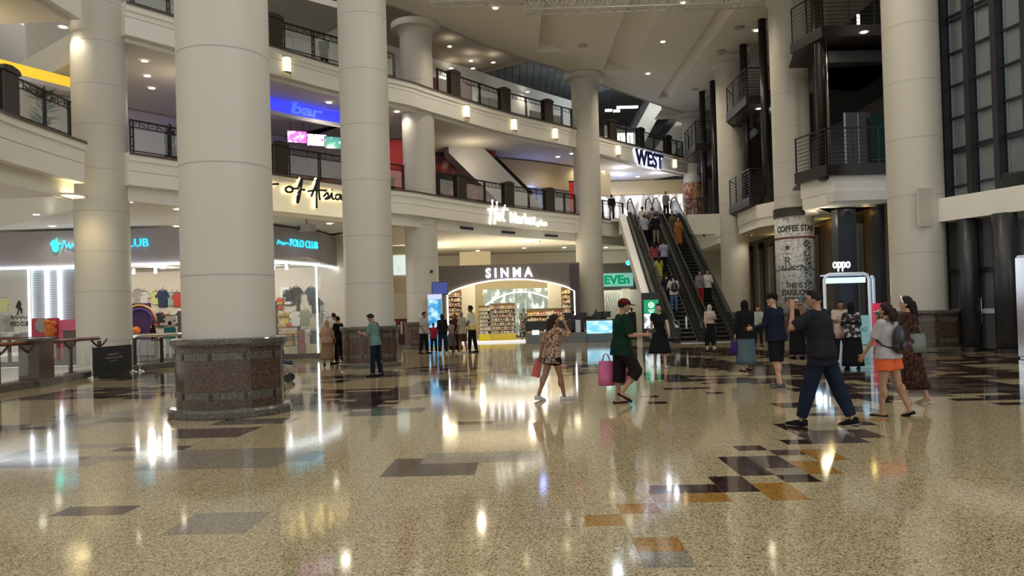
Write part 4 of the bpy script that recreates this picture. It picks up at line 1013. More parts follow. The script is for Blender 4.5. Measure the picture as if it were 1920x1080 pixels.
# shelving with folded clothes
def shelf(label,px0,px1,Y,zs,items,seed,depth=.5,mcol=(.03,.03,.03)):
    a=at(px0,600,Y); b=at(px1,600,Y); w=b.x-a.x
    t=thing('display_shelf',label,'shelf',(a.x,Y,0))
    bm=new_bm()
    for x in (0,w): box(bm,(x,0,max(zs)/2+.1),(.05,depth,max(zs)+.2))
    obj('frame',bm,mat('shelf_%s'%str(mcol)[1:4],mcol,.5),t)
    rr=random.Random(seed); n=0
    for z in zs:
        bm=new_bm(); box(bm,(w/2,0,z),(w,depth,.04)); obj('shelf_board',bm,mat('shelf_%s'%str(mcol)[1:4],mcol,.5),t)
        x=.1
        while x<w-.25 and items:
            ci=rr.choice(items); ww=.26+rr.random()*.08; hh=.06+rr.random()*.16; c,nn=GC[ci]
            bm=new_bm()
            for q in range(max(1,int(hh/.045))): box(bm,(rr.uniform(-.01,.01),0,.022+.045*q),(ww,.36,.04)); 
            tag(obj('folded_stack',bm,mat('cloth_'+nn.replace(' ','_'),c,.85),loc=(a.x+x+ww/2,Y-.02,z+.02)),'%s folded clothes stack on %s'%(nn,label.split(',')[0]),'clothes','folded clothes on '+label.split(',')[0])
            x+=ww+.06+rr.random()*.15
    return t
shelf('black clothes shelf left of the glass corner, between the big columns',518,560,37.4,(.25,.7,1.15,1.7,2.25),[5,0,9,2,4],4)
shelf('low clothes table with bright piles, between the big columns',520,566,35.6,(.55,.85),[4,9,5,0,4],8,1.0,(.22,.02,.02))
shelf('black clothes shelf in the window behind the left railing',286,338,37.4,(.4,.9,1.4,1.9),[2,0,8,5],5)
shelf('low clothes table near the left picture edge',-30,52,34.4,(.75,1.1),[0,1,8,4,2],6,1.0)
# picture panels in the shop
def panel(label,px0,py0,px1,py1,Y,m,name='poster',mats=None):
    a=at(px0,py1,Y); b=at(px1,py0,Y); bm=new_bm(); box(bm,(0,0,0),(abs(b.x-a.x),.06,abs(b.z-a.z)))
    return tag(obj(name,bm,m,loc=((a.x+b.x)/2,Y,(a.z+b.z)/2)),label,name.replace('_',' '))
panel('white board with two round targets between the big columns',526,538,543,571,38.46,WHITE,'display_board')
for py in (548,559):
    p=at(534.5,py,38.42); bm=new_bm(); cyl(bm,(0,-.02,0),(0,.02,0),.11,n=20); cyl(bm,(0,-.03,0),(0,.0,0),.055,n=16,mi=1); tag(obj('round_target',bm,[BLACK,WHITE],loc=p),'black round dial on the white board, %s one'%('upper' if py<550 else 'lower'),'dial')
panel('pink play-area backdrop left of the leftmost column',112,598,190,680,31.5,mat('pink_panel',(.72,.14,.26),.5),'backdrop')
panel('red backdrop panel with grey oval left of the leftmost column',62,596,112,683,31.6,mat('redpink_panel',(.55,.06,.10),.5),'backdrop')
p=at(79,610,31.5); bm=new_bm(); cyl(bm,(0,.0,0),(0,.08,0),.30,n=28); tag(obj('oval_mirror',bm,mat('oval_grey',(.33,.33,.31),.4),loc=p),'grey round cut-out shape on the red backdrop','cutout')
bm=new_bm()
for v,r in (((0,0,0),.2),((-.12,0,.24),.14),((.14,0,.2),.12),((-.02,0,-.22),.2),((.18,0,-.1),.1)): bmesh.ops.create_icosphere(bm,subdivisions=2,radius=r,matrix=Matrix.Translation(v))
p=at(94,616,31.3); tag(obj('orange_shape',bm,mat('orange_plush',(.65,.18,.03),.8),loc=p),'lumpy orange decoration beside the pink backdrop','decoration')
panel('purple display board with a golden arch in the shop window',247,568,283,676,35.4,mat('purple_board',(.05,.02,.09),.5),'display_board')
bm=new_bm(); tube(bm,[(.75*math.cos(PI*k/14),0,.75*math.sin(PI*k/14)) for k in range(15)],.06,6); tube(bm,[(.6*math.cos(PI*k/14),0,.6*math.sin(PI*k/14)) for k in range(15)],.05,6,mi=1)
p=at(262,603,35.3); tag(obj('arch_ornament',bm,[mat('gold_arch',(.45,.25,.08),.5),mat('violet_arch',(.16,.05,.35),.5)],loc=p),'gold and violet arch ornament on the purple board','ornament')
bm=new_bm(); bmesh.ops.create_icosphere(bm,subdivisions=2,radius=.2); p=at(255,620,35.22); tag(obj('orange_shape',bm,mat('orange_plush',(.65,.18,.03),.8),loc=p),'round orange decoration at the foot of the purple board','decoration')
# horse emblem and script on the left window
bm=new_bm(); xx0=at(-60,600,32.9).x; xx1=at(56,600,32.9).x; box(bm,((xx0+xx1)/2,32.95,2.05),(xx1-xx0,.02,4.05)); struct(obj('window_3',bm,mat('shop_glass',(.8,.88,.86))))
s=thing('window_sign','dark horse emblem and club lettering on the left shop window','sign')
bm=new_bm(); q=at(34,610,32.9); text_bm(bm,'POLO CLUB',1,face_cam((at(20,612,32.9).x,32.9,at(20,612,32.9).z)),depth=.01,bold=.02,width=at(54,612,32.9).x-at(20,612,32.9).x,height=.2); obj('letters',bm,BLACK,s)
bm=new_bm(); strokes(bm,[[(0,.1),(.1,.5),(.15,0),(.3,.4),(.35,.0),(.5,.3),(.6,.0),(.7,.35),(.85,.0),(1,.3)]],lambda x,y,d:(at(20,598,32.9).x+x*.75,32.9,at(20,598,32.9).z+y),(1,.3),.018); obj('script',bm,BLACK,s)
bm=new_bm(); prism(bm,[(-.12,-.3),(-.05,-.05),(-.15,.05),(-.05,.3),(.03,.35),(.1,.2),(.08,.05),(.14,-.05),(.1,-.3),(.04,-.1),(-.02,-.1),(-.05,-.3)],-.01,.01,axis='y'); p=at(36,578,32.9); obj('emblem',bm,BLACK,s,loc=p)
# ================================================================== LEFT BALUSTRADE WITH WOODEN RAIL
def curverail(label,path,z,zr,posts,m=WOOD,glass=True,brackets=True):
    t=thing('handrail_fence',label,'railing')
    n=len(path)
    bm=new_bm(); tube(bm,[(p.x,p.y,zr) for p in path],.055,10); obj('handrail',bm,m,t)
    for k in posts:
        p=path[k]; q=path[min(k+1,n-1)]; o=path[max(k-1,0)]; d=(q-o).normalized(); an=math.atan2(d.y,d.x)
        bm=new_bm(); box(bm,(p.x,p.y,z+.42),(.11,.07,.84),an); box(bm,(p.x,p.y,z+.08),(.07,.05,.16),an); obj('post',bm,DARK if not brackets else mat('brown_post',(.06,.03,.02),.4),t)
        if brackets:
            bm=new_bm()
            for s_ in (-1,1):
                tube(bm,[(p.x+d.x*s_*u,p.y+d.y*s_*u,zr-.02-.22*math.cos(u/.42*PI/2)) for u in (.0,.1,.2,.3,.4)],.03,6)
            obj('bracket',bm,mat('brown_post',(.06,.03,.02),.4),t)
    if glass:
        for a_,b_ in zip(path[:-1],path[1:]):
            c=(a_+b_)/2; d=b_-a_; bm=new_bm(); box(bm,(c.x,c.y,z+.42),(d.length*.9,.012,.62),math.atan2(d.y,d.x)); obj('glass_panel',bm,GLASS,t)
    return t
VC=offs(VOIDP,.12)
def sub(path,x0,x1,n):
    out=[]
    for k in range(n):
        y=x0+(x1-x0)*k/(n-1)
        for a_,b_ in zip(path[:-1],path[1:]):
            if a_.y-1e-6<=y<=b_.y+1e-6: out.append(Vector((a_.x+(b_.x-a_.x)*(y-a_.y)/(b_.y-a_.y),y))); break
    return out
xL=lambda px,z: along(VC,px,z)[0].y
curverail('wooden handrail on dark posts at the left edge, left of the granite pier',sub(VC,xL(-150,1.1),xL(56,1.1),7),.2,1.12,[0,2,4,6])
curverail('wooden handrail on dark posts between granite pier and black board',sub(VC,xL(88,1.1),xL(186,1.1),5),.2,1.12,[0,2,4])
curverail('steel-topped railing right of the black board',sub(VC,xL(252,1.1),xL(350,1.1),5),.2,1.12,[0,2,4],m=CHROME,brackets=False)
q,tv,_=along(VC,68,.6)
t=thing('stone_pier','brown granite pier in the left handrail, nearest the picture edge','pier',(q.x,q.y,0),math.atan2(tv.y,tv.x))
bm=new_bm(); box(bm,(0,0,.62),(.72,.5,1.1)); obj('body',bm,GRANB,t)
bm=new_bm(); box(bm,(0,0,1.2),(.78,.56,.07)); obj('cap',bm,GRANG,t); bm=new_bm(); box(bm,(0,0,.1),(.9,.62,.2)); obj('base',bm,GRANG,t)
p=at(134,640,29.3)
t=thing('stone_pier','brown granite pier on the far side of the floor opening','pier',(p.x,29.75,0.2)); bm=new_bm(); box(bm,(0,0,.55),(.85,.5,1.1)); box(bm,(0,0,1.13),(.92,.56,.06)); obj('body',bm,GRANB,t)
t=curverail('far railing across the floor opening behind the leftmost column',[Vector((x,29.75)) for x in (-27,-24.5,-22,-19.5,-17.6)],.2,1.1,[0,1,2,3,4])
t=curverail('far railing across the floor opening, right of the leftmost column',[Vector((x,29.75)) for x in (-15.6,-13.8,-12.,-10.2)],.2,1.1,[0,1,2,3])
# black barrier board with steel posts
pa=onz(173,710,0); pb=onz(248,698,0)
d=pb-pa; an=math.atan2(d.y,d.x)
t=thing('barrier_board','black fabric barrier board with small mall lettering, left of the nearest column','barrier',pa,an); L=d.length
bm=new_bm(); box(bm,(L/2,0,.48),(L*.97,.03,.80)); obj('fabric',bm,mat('black_fabric',(.012,.012,.012),.8),t)
bm=new_bm(); text_bm(bm,'BERJAYA',1,Matrix.Translation((L*.36,-.02,.60))@Matrix.Rotation(PI/2,4,'X'),depth=.003,width=L*.28,height=.06); text_bm(bm,'TIMES SQUARE',1,Matrix.Translation((L*.28,-.02,.50))@Matrix.Rotation(PI/2,4,'X'),depth=.003,width=L*.46,height=.06); box(bm,(L*.5,-.02,.44),(L*.2,.004,.012)); obj('lettering',bm,mat('grey_print',(.28,.26,.24),.6),t)
for x in (0,L):
    bm=new_bm(); lathe(bm,[(.001,0),(.15,0),(.15,.02),(.05,.05),(.028,.07),(.028,.95),(.04,.96),(.03,1.0),(.001,1.01)],20,c=(x,0,0)); obj('stanchion',bm,CHROME,t)
p=onz(262,697,0); bm=new_bm(); lathe(bm,[(.001,0),(.16,0),(.16,.02),(.05,.05),(.028,.07),(.028,.95),(.045,.96),(.03,1.0),(.001,1.01)],20); tag(obj('stanchion',bm,CHROME,loc=p),'chrome queue post standing right of the black barrier board','post')
# stroller half hidden behind the nearest column
p=onz(538,716,0)
t=thing('pushchair','dark pushchair poking out from behind the nearest column','pushchair',(p.x-.2,p.y,0),.1)
for x,y in ((.25,-.2),(.25,.2),(-.35,-.22),(-.35,.22)):
    bm=new_bm(); cyl(bm,(x,y-.02,.1),(x,y+.02,.1),.1,n=16); obj('wheel',bm,BLACK,t)
bm=new_bm(); tube(bm,[(.25,-.2,.12),(.05,-.2,.5),(-.45,-.2,1.0)],.018,6); tube(bm,[(.25,.2,.12),(.05,.2,.5),(-.45,.2,1.0)],.018,6); tube(bm,[(-.35,-.22,.12),(.1,-.2,.55)],.018,6); tube(bm,[(-.35,.22,.12),(.1,.2,.55)],.018,6); tube(bm,[(.05,-.2,.45),(.4,-.16,.38),(.42,.16,.38),(.05,.2,.45)],.018,6); obj('frame',bm,STEEL,t)
bm=new_bm(); prism(bm,[(.3,.42),(.32,.5),(-.05,.56),(-.3,.95),(-.38,.9),(-.12,.45)],-.18,.18,axis='y'); obj('seat',bm,mat('navy_cloth',(.02,.025,.05),.8),t)
# ================================================================== COSMETICS SHOP (arched, lit)
YS=41.0
aL=at(824,560,YS).x; aR=at(1088,560,YS).x
oL=at(839,560,YS).x; oR=at(1077,560,YS).x
TAUPE=mat('taupe_gloss',(.17,.145,.12),.25,noise_amt=.08,scale=.6)
zt=4.15
arch=[]
for k in range(25):
    u=k/24; x=oL+(oR-oL)*u; z=2.62+.72*(1-(2*u-1)**2)**.8 if 0<u<1 else 2.62
    arch.append((x,z))
bm=new_bm()
def bx2(x0,x1,z0a,z0b,z1):
    A=[(x0,z0a),(x1,z0b),(x1,z1),(x0,z1)]
    prism(bm,A,YS,YS+.3,axis='y')
bx2(aL,oL,0,0,zt); bx2(oR,aR,0,0,zt)
for (xa_,za_),(xb_,zb2) in zip(arch[:-1],arch[1:]): bx2(xa_,xb_,za_,zb2,zt)
struct(obj('wall_arched',bm,TAUPE))
bm=new_bm(); box(bm,(aR-.28,YS-.02,2.0),(.5,.05,4.1)); struct(obj('trim_19',bm,mat('dark_taupe_gloss',(.045,.032,.025),.15)))
bm=new_bm(); tube(bm,[(oL,YS-.04,0.02)]+[(x,YS-.04,z) for x,z in arch]+[(oR,YS-.04,0.02)],.035,6); tag(obj('light_strip',bm,mat('arch_led',(1,.97,.92),.5,emit=5,noise_amt=.01)),'white light strip outlining the arched shop opening','light strip')
bm=new_bm(); 
M=lambda x,y,d:(x,YS-.06-d,y)
x0=at(911,515,YS).x; x1=at(999,515,YS).x; zb=at(955,520,YS).z
s=thing('shop_sign','white glowing SINMA letters above the arched shop opening','sign')
text_bm(bm,'S I N M A',1,lambda x,y,d:(x0+x,YS-.08+d,zb+y),depth=.04,bold=.03,width=x1-x0,height=.52); obj('letters',bm,mat('sinma_white',(.95,.95,1),.4,emit=2,noise_amt=.01),s)
bm=new_bm(); text_bm(bm,'S I N M A',1,lambda x,y,d:(x0+x-.04,YS-.02+d,zb+y-.04),depth=.01,bold=.05,width=x1-x0+.06,height=.57); obj('halo',bm,mat('sinma_halo',(.25,.25,.4),.5,emit=.35,noise_amt=.01),s)
# interior
bm=new_bm(); box(bm,((aL+aR)/2,YS+7,2.),(aR-aL,.2,4)); box(bm,(aL+.1,YS+3.6,2),(.15,7,4)); box(bm,(aR-.1,YS+3.6,2),(.15,7,4)); struct(obj('wall_shop_rear',bm,mat('cosm_wall',(.46,.37,.22),.6)))
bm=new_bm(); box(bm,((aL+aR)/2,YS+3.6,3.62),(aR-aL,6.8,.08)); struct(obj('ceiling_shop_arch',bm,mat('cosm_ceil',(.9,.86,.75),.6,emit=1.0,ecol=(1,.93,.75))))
bm=new_bm(); box(bm,((oL+oR)/2,YS+3.2,.012),(oR-oL,6.6,.02)); struct(obj('floor_shop',bm,mat('cosm_floor',(.7,.66,.58),.15)))
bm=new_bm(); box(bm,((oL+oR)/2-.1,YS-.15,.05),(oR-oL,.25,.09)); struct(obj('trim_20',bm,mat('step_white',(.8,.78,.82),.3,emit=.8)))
shoplights(((oL+oR)/2,YS+2.5,3.5),6,230,(1,.88,.62),((oL+oR)/2,YS+2.5,0),4)
# inner arch screen
bm=new_bm(); xa=at(905,560,YS+5).x; xb=at(1050,560,YS+5).x
tube(bm,[(xa+(xb-xa)*k/16,YS+5,1.9+.9*math.sin(PI*k/16)**.8 if 0<k<16 else 1.9) for k in range(17)],.035,6); tag(obj('light_strip',bm,mat('arch_led',(1,1,1))),'inner white light arch deep inside the arched shop','light strip')
bm=new_bm(); box(bm,((xa+xb)/2,YS+5.4,1.6),(xb-xa,.08,2.8)); tag(obj('glass_screen',bm,ramp_mat('teal_screen',[(0,(.05,.07,.07)),(.5,(.16,.2,.19)),(.62,(.5,.65,.7)),(.8,(.08,.1,.1))],1.4,.4,emit=.5,stretch=(2,1,1))),'grey-teal glazed screen inside the inner arch','screen')
# display gondolas with small boxes
PCOL=[(.50,.30,.04),(.55,.42,.16),(.40,.13,.05),(.45,.34,.24),(.32,.05,.04),(.7,.6,.4),(.12,.06,.03),(.60,.38,.05)]
PN=['golden','cream','terracotta','beige','red','ivory','brown','yellow']
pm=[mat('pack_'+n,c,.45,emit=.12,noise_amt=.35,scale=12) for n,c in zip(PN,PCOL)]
packm={}
def pack(x,y,z,k,sx,sz,grp):
    if k not in packm:
        me_bm=new_bm(); box(me_bm,(0,0,.5),(1,1,1)); bmesh.ops.bevel(me_bm,geom=me_bm.edges[:],offset=.06,segments=1,affect='EDGES'); box(me_bm,(0,-.5,.5),(.6,.02,.4),mi=1)
        o=obj('product_pack',me_bm,[pm[k],WHITE]); packm[k]=o
    else: o=packm[k].copy(); COL.objects.link(o)
    o.location=(x,y,z); o.scale=(sx,.12,sz); tag(o,'small %s product pack on the %s'%(PN[k],grp),'pack','%s packs on the %s'%(PN[k],grp))
def gondola(label,short,px0,px1,Y,H,rows,seed,base=(.6,.45,.05),rz=0,cols=None):
    a=at(px0,600,Y); b=at(px1,600,Y); w=b.x-a.x
    t=thing('display_unit',label,'display unit',(a.x,Y,0))
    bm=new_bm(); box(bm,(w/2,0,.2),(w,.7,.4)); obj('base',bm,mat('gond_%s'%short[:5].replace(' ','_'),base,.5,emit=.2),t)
    bm=new_bm(); box(bm,(w/2,.2,H/2),(w,.1,H)); obj('back',bm,mat('gond_back',(.16,.11,.05),.6),t)
    rr=random.Random(seed)
    for r in range(rows):
        z=.42+(H-.5)*r/rows
        bm=new_bm(); box(bm,(w/2,-.05,z),(w,.5,.025)); obj('shelf_board',bm,WHITE,t)
        x=.04
        while x<w-.12:
            sx=.09+rr.random()*.09; sz=min((H-.5)/rows-.06,.12+rr.random()*.16); k=rr.choice(cols) if cols else rr.randrange(8)
            pack(a.x+x+sx/2,Y-.17,z+.0125,k,sx,sz,short); x+=sx+.015
gondola('tall golden product island inside the arched shop','golden product island',920,966,42.6,2.1,7,1)
gondola('white product stand with yellow base, left of the golden island','white product stand',898,919,42.4,2.0,7,2,(.7,.55,.02),cols=[5,3,5,1])
gondola('wall shelves of golden packs at the left end of the arched shop','left wall shelves',841,866,43.2,2.9,9,3)
gondola('wall shelves of golden packs at the right end of the arched shop','right wall shelves',1054,1074,43.2,2.9,9,4)
gondola('low counter display of packs at the right inside the arched shop','low counter display',988,1058,43.4,1.75,4,5,(.05,.04,.03))
for px in (878,1040):
    p=at(px,560,44.6); bm=new_bm(); box(bm,(0,0,1.7),(.75,.5,3.4)); tag(obj('square_pillar',bm,mat('cream_pillar',(.78,.72,.6),.5),loc=(p.x,p.y,0)),'cream square pillar inside the arched shop at its %s'%('left' if px<900 else 'right'),'pillar')
# ground floor walls behind, above the arched shop
band((-3.3,49.8),(-1.3,49.8),4.0,5.6,mat('warm_wall',(.7,.62,.45),.7),'wall_ground_inner',.2)
point('cove_lamp',(-3.6,44,5.0),20,(1,.85,.5),.3); point('cove_lamp',(3.9,47,5.1),15,(1,.9,.6),.3)
# TV and poster totem left of the arched shop
p=at(825,541,35.6)
t=thing('wall_monitor','small monitor with blue picture fixed to the column left of the arched shop','screen',p,-.12)
bm=new_bm(); box(bm,(0,0,0),(.76,.06,.62)); tube(bm,[(-.3,.05,0),(-.65,.3,0)],.03,6); obj('housing',bm,BLACK,t)
bm=new_bm(); box(bm,(0,-.035,.01),(.71,.01,.55)); obj('display',bm,mat('blue_screen',(.03,.05,.20),.2,emit=.9,noise_amt=.4,scale=4),t)
p=at(818,660,35.0)
t=thing('advert_totem','upright blue lit poster totem beside the column left of the arched shop','advert',(p.x,35.0,0))
bm=new_bm(); box(bm,(0,0,1.25),(.66,.2,2.5)); obj('housing',bm,WHITE,t)
bm=new_bm(); box(bm,(0,-.105,1.2),(.58,.01,2.1)); obj('poster',bm,ramp_mat('blue_poster',[(0,(.01,.05,.25)),(.5,(.03,.25,.55)),(.62,(.5,.8,.95)),(.7,(.03,.15,.5))],2.2,.4,emit=1.0),t)
bm=new_bm(); box(bm,(0,-.11,2.37),(.62,.01,.2)); text_bm(bm,'Joy',.3,Matrix.Translation((-.2,-.12,.95))@Matrix.Rotation(PI/2,4,'X'),.004); obj('caption',bm,mat('caption',(.5,.6,.9),.4,emit=.8),t)
# menu board wall glimpsed between 2nd and 3rd columns
band((-8.2,44.62),(-4.6,44.62),2.9,5.62,mat('warm_wall',(.7,.62,.45),.7),'wall_menu',.15)
panel('pale green lit menu board glimpsed left of the column by the arched shop',738,478,764,516,44.5,ramp_mat('menu_wall',[(0,(.55,.75,.65)),(.6,(.75,.85,.8)),(.7,(.15,.3,.25))],3,.5,emit=.8),'menu_board')
bm=new_bm(); p=at(752,640,43); box(bm,(0,0,.7),(1.1,.5,1.4)); 
for k in range(6): box(bm,(-.45+.18*k,-.28,.9),(.1,.08,.7+.08*(k%3)),mi=1+(k%2))
tag(obj('goods_rack',bm,[mat('rack_dark',(.1,.03,.03),.6),mat('rack_red',(.4,.05,.05),.6),WHITE],loc=(p.x,43,0)),'rack of red and white goods glimpsed left of the column by the arched shop','rack')
shoplights((-5.,46,5.0),3,110,(1,.9,.7),(-5,48,1),3)
# ================================================================== GREEN-LETTER SHOP
YE=50.
x0=at(1131,600,YE).x; x1=at(1192,600,YE).x
s=thing('shop_sign','green lit EVEN lettering of the shop right of the slim column','sign')
bm=new_bm(); xx=at(1132,530,YE).x; x2=at(1179,530,YE).x; z0=at(1155,533,YE).z
text_bm(bm,'EVEn',1,lambda x,y,d:(xx+x,YE-.3+d,z0+y),depth=.05,bold=.045,width=x2-xx,height=.58); obj('letters',bm,mat('seven_green',(.0,.30,.14),.4,emit=.7,noise_amt=.02),s)
bm=new_bm(); box(bm,((xx+x2)/2,YE-.17,z0+.28),(x2-xx+.5,.14,.85)); obj('backboard',bm,mat('seven_glow',(.35,.8,.7),.5,emit=.45,noise_amt=.03),s)
band((x0-2,YE),(x1+.1,YE),2.85,4.6,mat('shopfront_grey',(.25,.25,.23),.5),'trim_21',.2)
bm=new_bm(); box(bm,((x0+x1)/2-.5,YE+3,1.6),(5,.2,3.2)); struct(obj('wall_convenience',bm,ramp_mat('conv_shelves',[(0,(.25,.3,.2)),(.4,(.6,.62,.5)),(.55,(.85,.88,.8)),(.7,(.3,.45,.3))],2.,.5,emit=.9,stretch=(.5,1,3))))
bm=new_bm(); 
for k in range(7): tube(bm,[(x0+.3+k*.16+.05*math.sin(q*1.1),YE+.3,1.1+q*.12) for q in range(14)],.02,4)
b2=new_bm(); box(b2,(x0+.8,YE+.33,1.6),(2.6,.02,2.6)); struct(obj('window_4',b2,mat('shop_glass',(.8,.88,.86))))
tag(obj('window_decal',bm,WHITE),'wavy white line decal on the convenience shop glass','decal')
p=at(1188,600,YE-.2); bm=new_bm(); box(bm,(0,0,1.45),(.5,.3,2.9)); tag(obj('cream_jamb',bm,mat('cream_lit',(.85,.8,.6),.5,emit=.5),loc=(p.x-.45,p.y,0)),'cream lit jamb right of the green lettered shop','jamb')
shoplights(((x0+x1)/2,YE+1.5,3.0),2,80,(.9,1,.9),((x0+x1)/2,YE+1.5,0),2)
p=at(1178,493,47); bm=new_bm(); bmesh.ops.create_icosphere(bm,subdivisions=2,radius=.16); tag(obj('round_blue_lamp',bm,mat('cyan_lamp',(.05,.5,.7),.4,emit=2.5,noise_amt=.02),loc=p),'round blue glowing lamp above the green lettered shop','lamp')
# ================================================================== INFORMATION COUNTER
YK=38.2
def kx(px): return at(px,620,YK).x
t=thing('counter','long black and grey glass counter with white base lights, in front of the arched shop','counter',(0,YK,0))
bm=new_bm(); box(bm,((kx(985)+kx(1096))/2,.5,1.0),(kx(1096)-kx(985),1.0,.12)); box(bm,((kx(985)+kx(1096))/2,.4,.85),(kx(1096)-kx(985)-.02,.9,.5)); obj('worktop',bm,BLACK,t)
bm=new_bm(); box(bm,((kx(985)+kx(1096))/2,-.05,.25),(kx(1096)-kx(985),1.0,.5)); obj('lower_case',bm,mat('grey_glass_case',(.16,.17,.18),.12),t)
bm=new_bm()
for a_,b_ in ((997,1010),(1020,1056)): box(bm,((kx(a_)+kx(b_))/2,-.57,.55),(kx(b_)-kx(a_),.08,.22))
obj('light_panel',bm,mat('counter_led',(.8,.9,.88),.4,emit=1.1,noise_amt=.02),t)
bm=new_bm(); box(bm,(kx(1083),-.2,.55),(.25,.3,1.1)); obj('divider',bm,STEEL,t)
t=thing('lit_counter','counter front glowing blue with a seascape picture, right of the black counter','counter',(0,YK-.3,0))
bm=new_bm(); box(bm,((kx(1098)+kx(1148))/2,.4,.55),(kx(1148)-kx(1098),.8,1.08)); obj('body',bm,mat('counter_body',(.12,.16,.2),.3),t)
bm=new_bm(); box(bm,((kx(1098)+kx(1148))/2,-.03,.72),(kx(1147)-kx(1099),.04,.62)); obj('display',bm,ramp_mat('sea_picture',[(0,(.05,.3,.65)),(.45,(.2,.6,.85)),(.6,(.6,.85,.95)),(.75,(.3,.7,.5))],1.6,.3,emit=.9,stretch=(1,1,2)),t)
t=thing('counter','dark counter behind the man in the green polo shirt','counter',(0,YK+2.0,0))
bm=new_bm(); box(bm,((kx(1156)+kx(1205))/2,.3,.55),(kx(1205)-kx(1156),.9,1.1)); obj('body',bm,mat('dark_counter',(.03,.03,.035),.3),t)
# desk monitors on the counters
for px,lb in ((1068,'left on the black counter'),(1095,'left of the seated clerk'),(1125,'right of the seated clerk'),(1140,'right end, behind the capped man')):
    t=thing('desk_monitor','small dark desk monitor, '+lb,'monitor',(kx(px),YK+.5,1.065 if px<1096 else 1.09)); bm=new_bm(); box(bm,(0,0,.24),(.44,.04,.3)); box(bm,(0,.03,.06),(.06,.05,.12)); box(bm,(0,.03,.01),(.2,.16,.02)); obj('case',bm,BLACK,t)
# green advert screen
p=onz(1221,646,0); p=at(1221,600,36.2)
t=thing('advert_screen','upright screen with green picture above a white one, at the left escalator foot','screen',(p.x,36.2,0))
bm=new_bm(); box(bm,(0,0,1.15),(.84,.2,2.3)); obj('housing',bm,BLACK,t)
za=at(1221,562,36.1).z; zb_=at(1221,588,36.1).z; zc=at(1221,616,36.1).z
bm=new_bm(); box(bm,(0,-.105,(za+zb_)/2),(.7,.01,za-zb_)); obj('green_display',bm,mat('green_screen',(.0,.22,.09),.3,emit=1.1,noise_amt=.1),t)
bm=new_bm(); box(bm,(0,-.105,(zb_+zc)/2),(.7,.01,zb_-zc-.02)); obj('white_display',bm,ramp_mat('white_screen',[(0,(.5,.7,.8)),(.55,(.75,.85,.9)),(.63,(.08,.08,.1)),(.7,(.8,.9,.9))],3,.3,emit=1.),t)
bm=new_bm(); lathe(bm,[(.10,0),(.14,0),(.14,.01),(.10,.01)],20); lathe(bm,[(.03,0),(.06,0),(.06,.01),(.03,.01)],20); bm.transform(Matrix.Translation((0,-.115,za-.25))@Matrix.Rotation(PI/2,4,'X'))
for k in range(3): box(bm,(0,-.115,za-.48-.06*k),(.3-.06*k,.008,.025))
obj('emblem',bm,mat('screen_white',(.8,.95,.9),.4,emit=1.2),t)
# ================================================================== COFFEE WRAP ON THE COLUMN
t=thing('column_wrap','black and white patterned coffee advert wrapped round the column, by the phone kiosk','advert',(c6[0],c6[1],0))
Rw=.82
bm=new_bm(); lathe(bm,[(Rw-.03,1.2),(Rw,1.2),(Rw,5.35),(Rw-.03,5.35)],72,smooth=True)
obj('wrap',bm,ramp_mat('wrap_pattern',[(0,(.62,.62,.60)),(.50,(.55,.55,.53)),(.6,(.28,.28,.27)),(.72,(.5,.5,.49))],9,.5,kind='noise'),t)
bm=new_bm(); lathe(bm,[(Rw-.03,5.35),(Rw+.03,5.35),(Rw+.03,5.72),(Rw-.03,5.72)],72); obj('border',bm,mat('wrap_black',(.03,.025,.02),.5),t); bm=new_bm(); lathe(bm,[(Rw-.02,4.38),(Rw+.02,4.38),(Rw+.02,4.46),(Rw-.02,4.46)],72,mi=1); obj('border',bm,[mat('wrap_black',(.03,.025,.02),.5),mat('wrap_maroon',(.12,.03,.03),.5)],t); bm=new_bm(); lathe(bm,[(Rw-.01,3.02),(Rw+.008,3.02),(Rw+.008,3.06),(Rw-.01,3.06)],72); obj('border',bm,[mat('wrap_black',(.03,.025,.02),.5),mat('wrap_maroon',(.12,.03,.03),.5)],t)
aim=math.atan2(-c6[1],-c6[0])
def cylmap(x,y,d,R=Rw,z0=0,xc=0,spread=1.):
    a=aim+(x-xc)/R*spread; return (math.cos(a)*(R+.006+d),math.sin(a)*(R+.006+d),z0+y)
WT=mat('wrap_ink',(.02,.02,.02),.5)
bm=new_bm(); text_bm(bm,'COFFEE STAR',1,lambda x,y,d:cylmap(x,y,d,z0=4.68,xc=.80),depth=.004,bold=.03,width=1.75,height=.27); obj('headline',bm,WT,t); bm=new_bm()
text_bm(bm,'THIS IS',1,lambda x,y,d:cylmap(x,y,d,z0=2.25,xc=.42),depth=.004,bold=.03,width=.68,height=.24)
text_bm(bm,'STARBUCKS',1,lambda x,y,d:cylmap(x,y,d,z0=1.93,xc=.62),depth=.004,bold=.03,width=1.15,height=.26)
text_bm(bm,'RESERVE',1,lambda x,y,d:cylmap(x,y,d,z0=1.6,xc=.5),depth=.004,bold=.03,width=.95,height=.26)
obj('lettering',bm,WT,t)
BR=mat('wrap_brown',(.08,.04,.025),.5)
bm=new_bm(); text_bm(bm,'R',1,lambda x,y,d:cylmap(x,y,d,z0=3.25,xc=.42),depth=.004,bold=.0,width=.26,height=.34)
st=[]
for k in range(10):
    r=.17 if k%2==0 else .07; a_=PI/2+k*PI/5; st.append((r*math.cos(a_),r*math.sin(a_)))
vsx=[bm.verts.new(cylmap(x-.3,y,.004,z0=4.0)) for x,y in st]; cc=bm.verts.new(cylmap(-.3,0,.004,z0=4.0))
for k in range(10): bm.faces.new((vsx[k],vsx[(k+1)%10],cc))
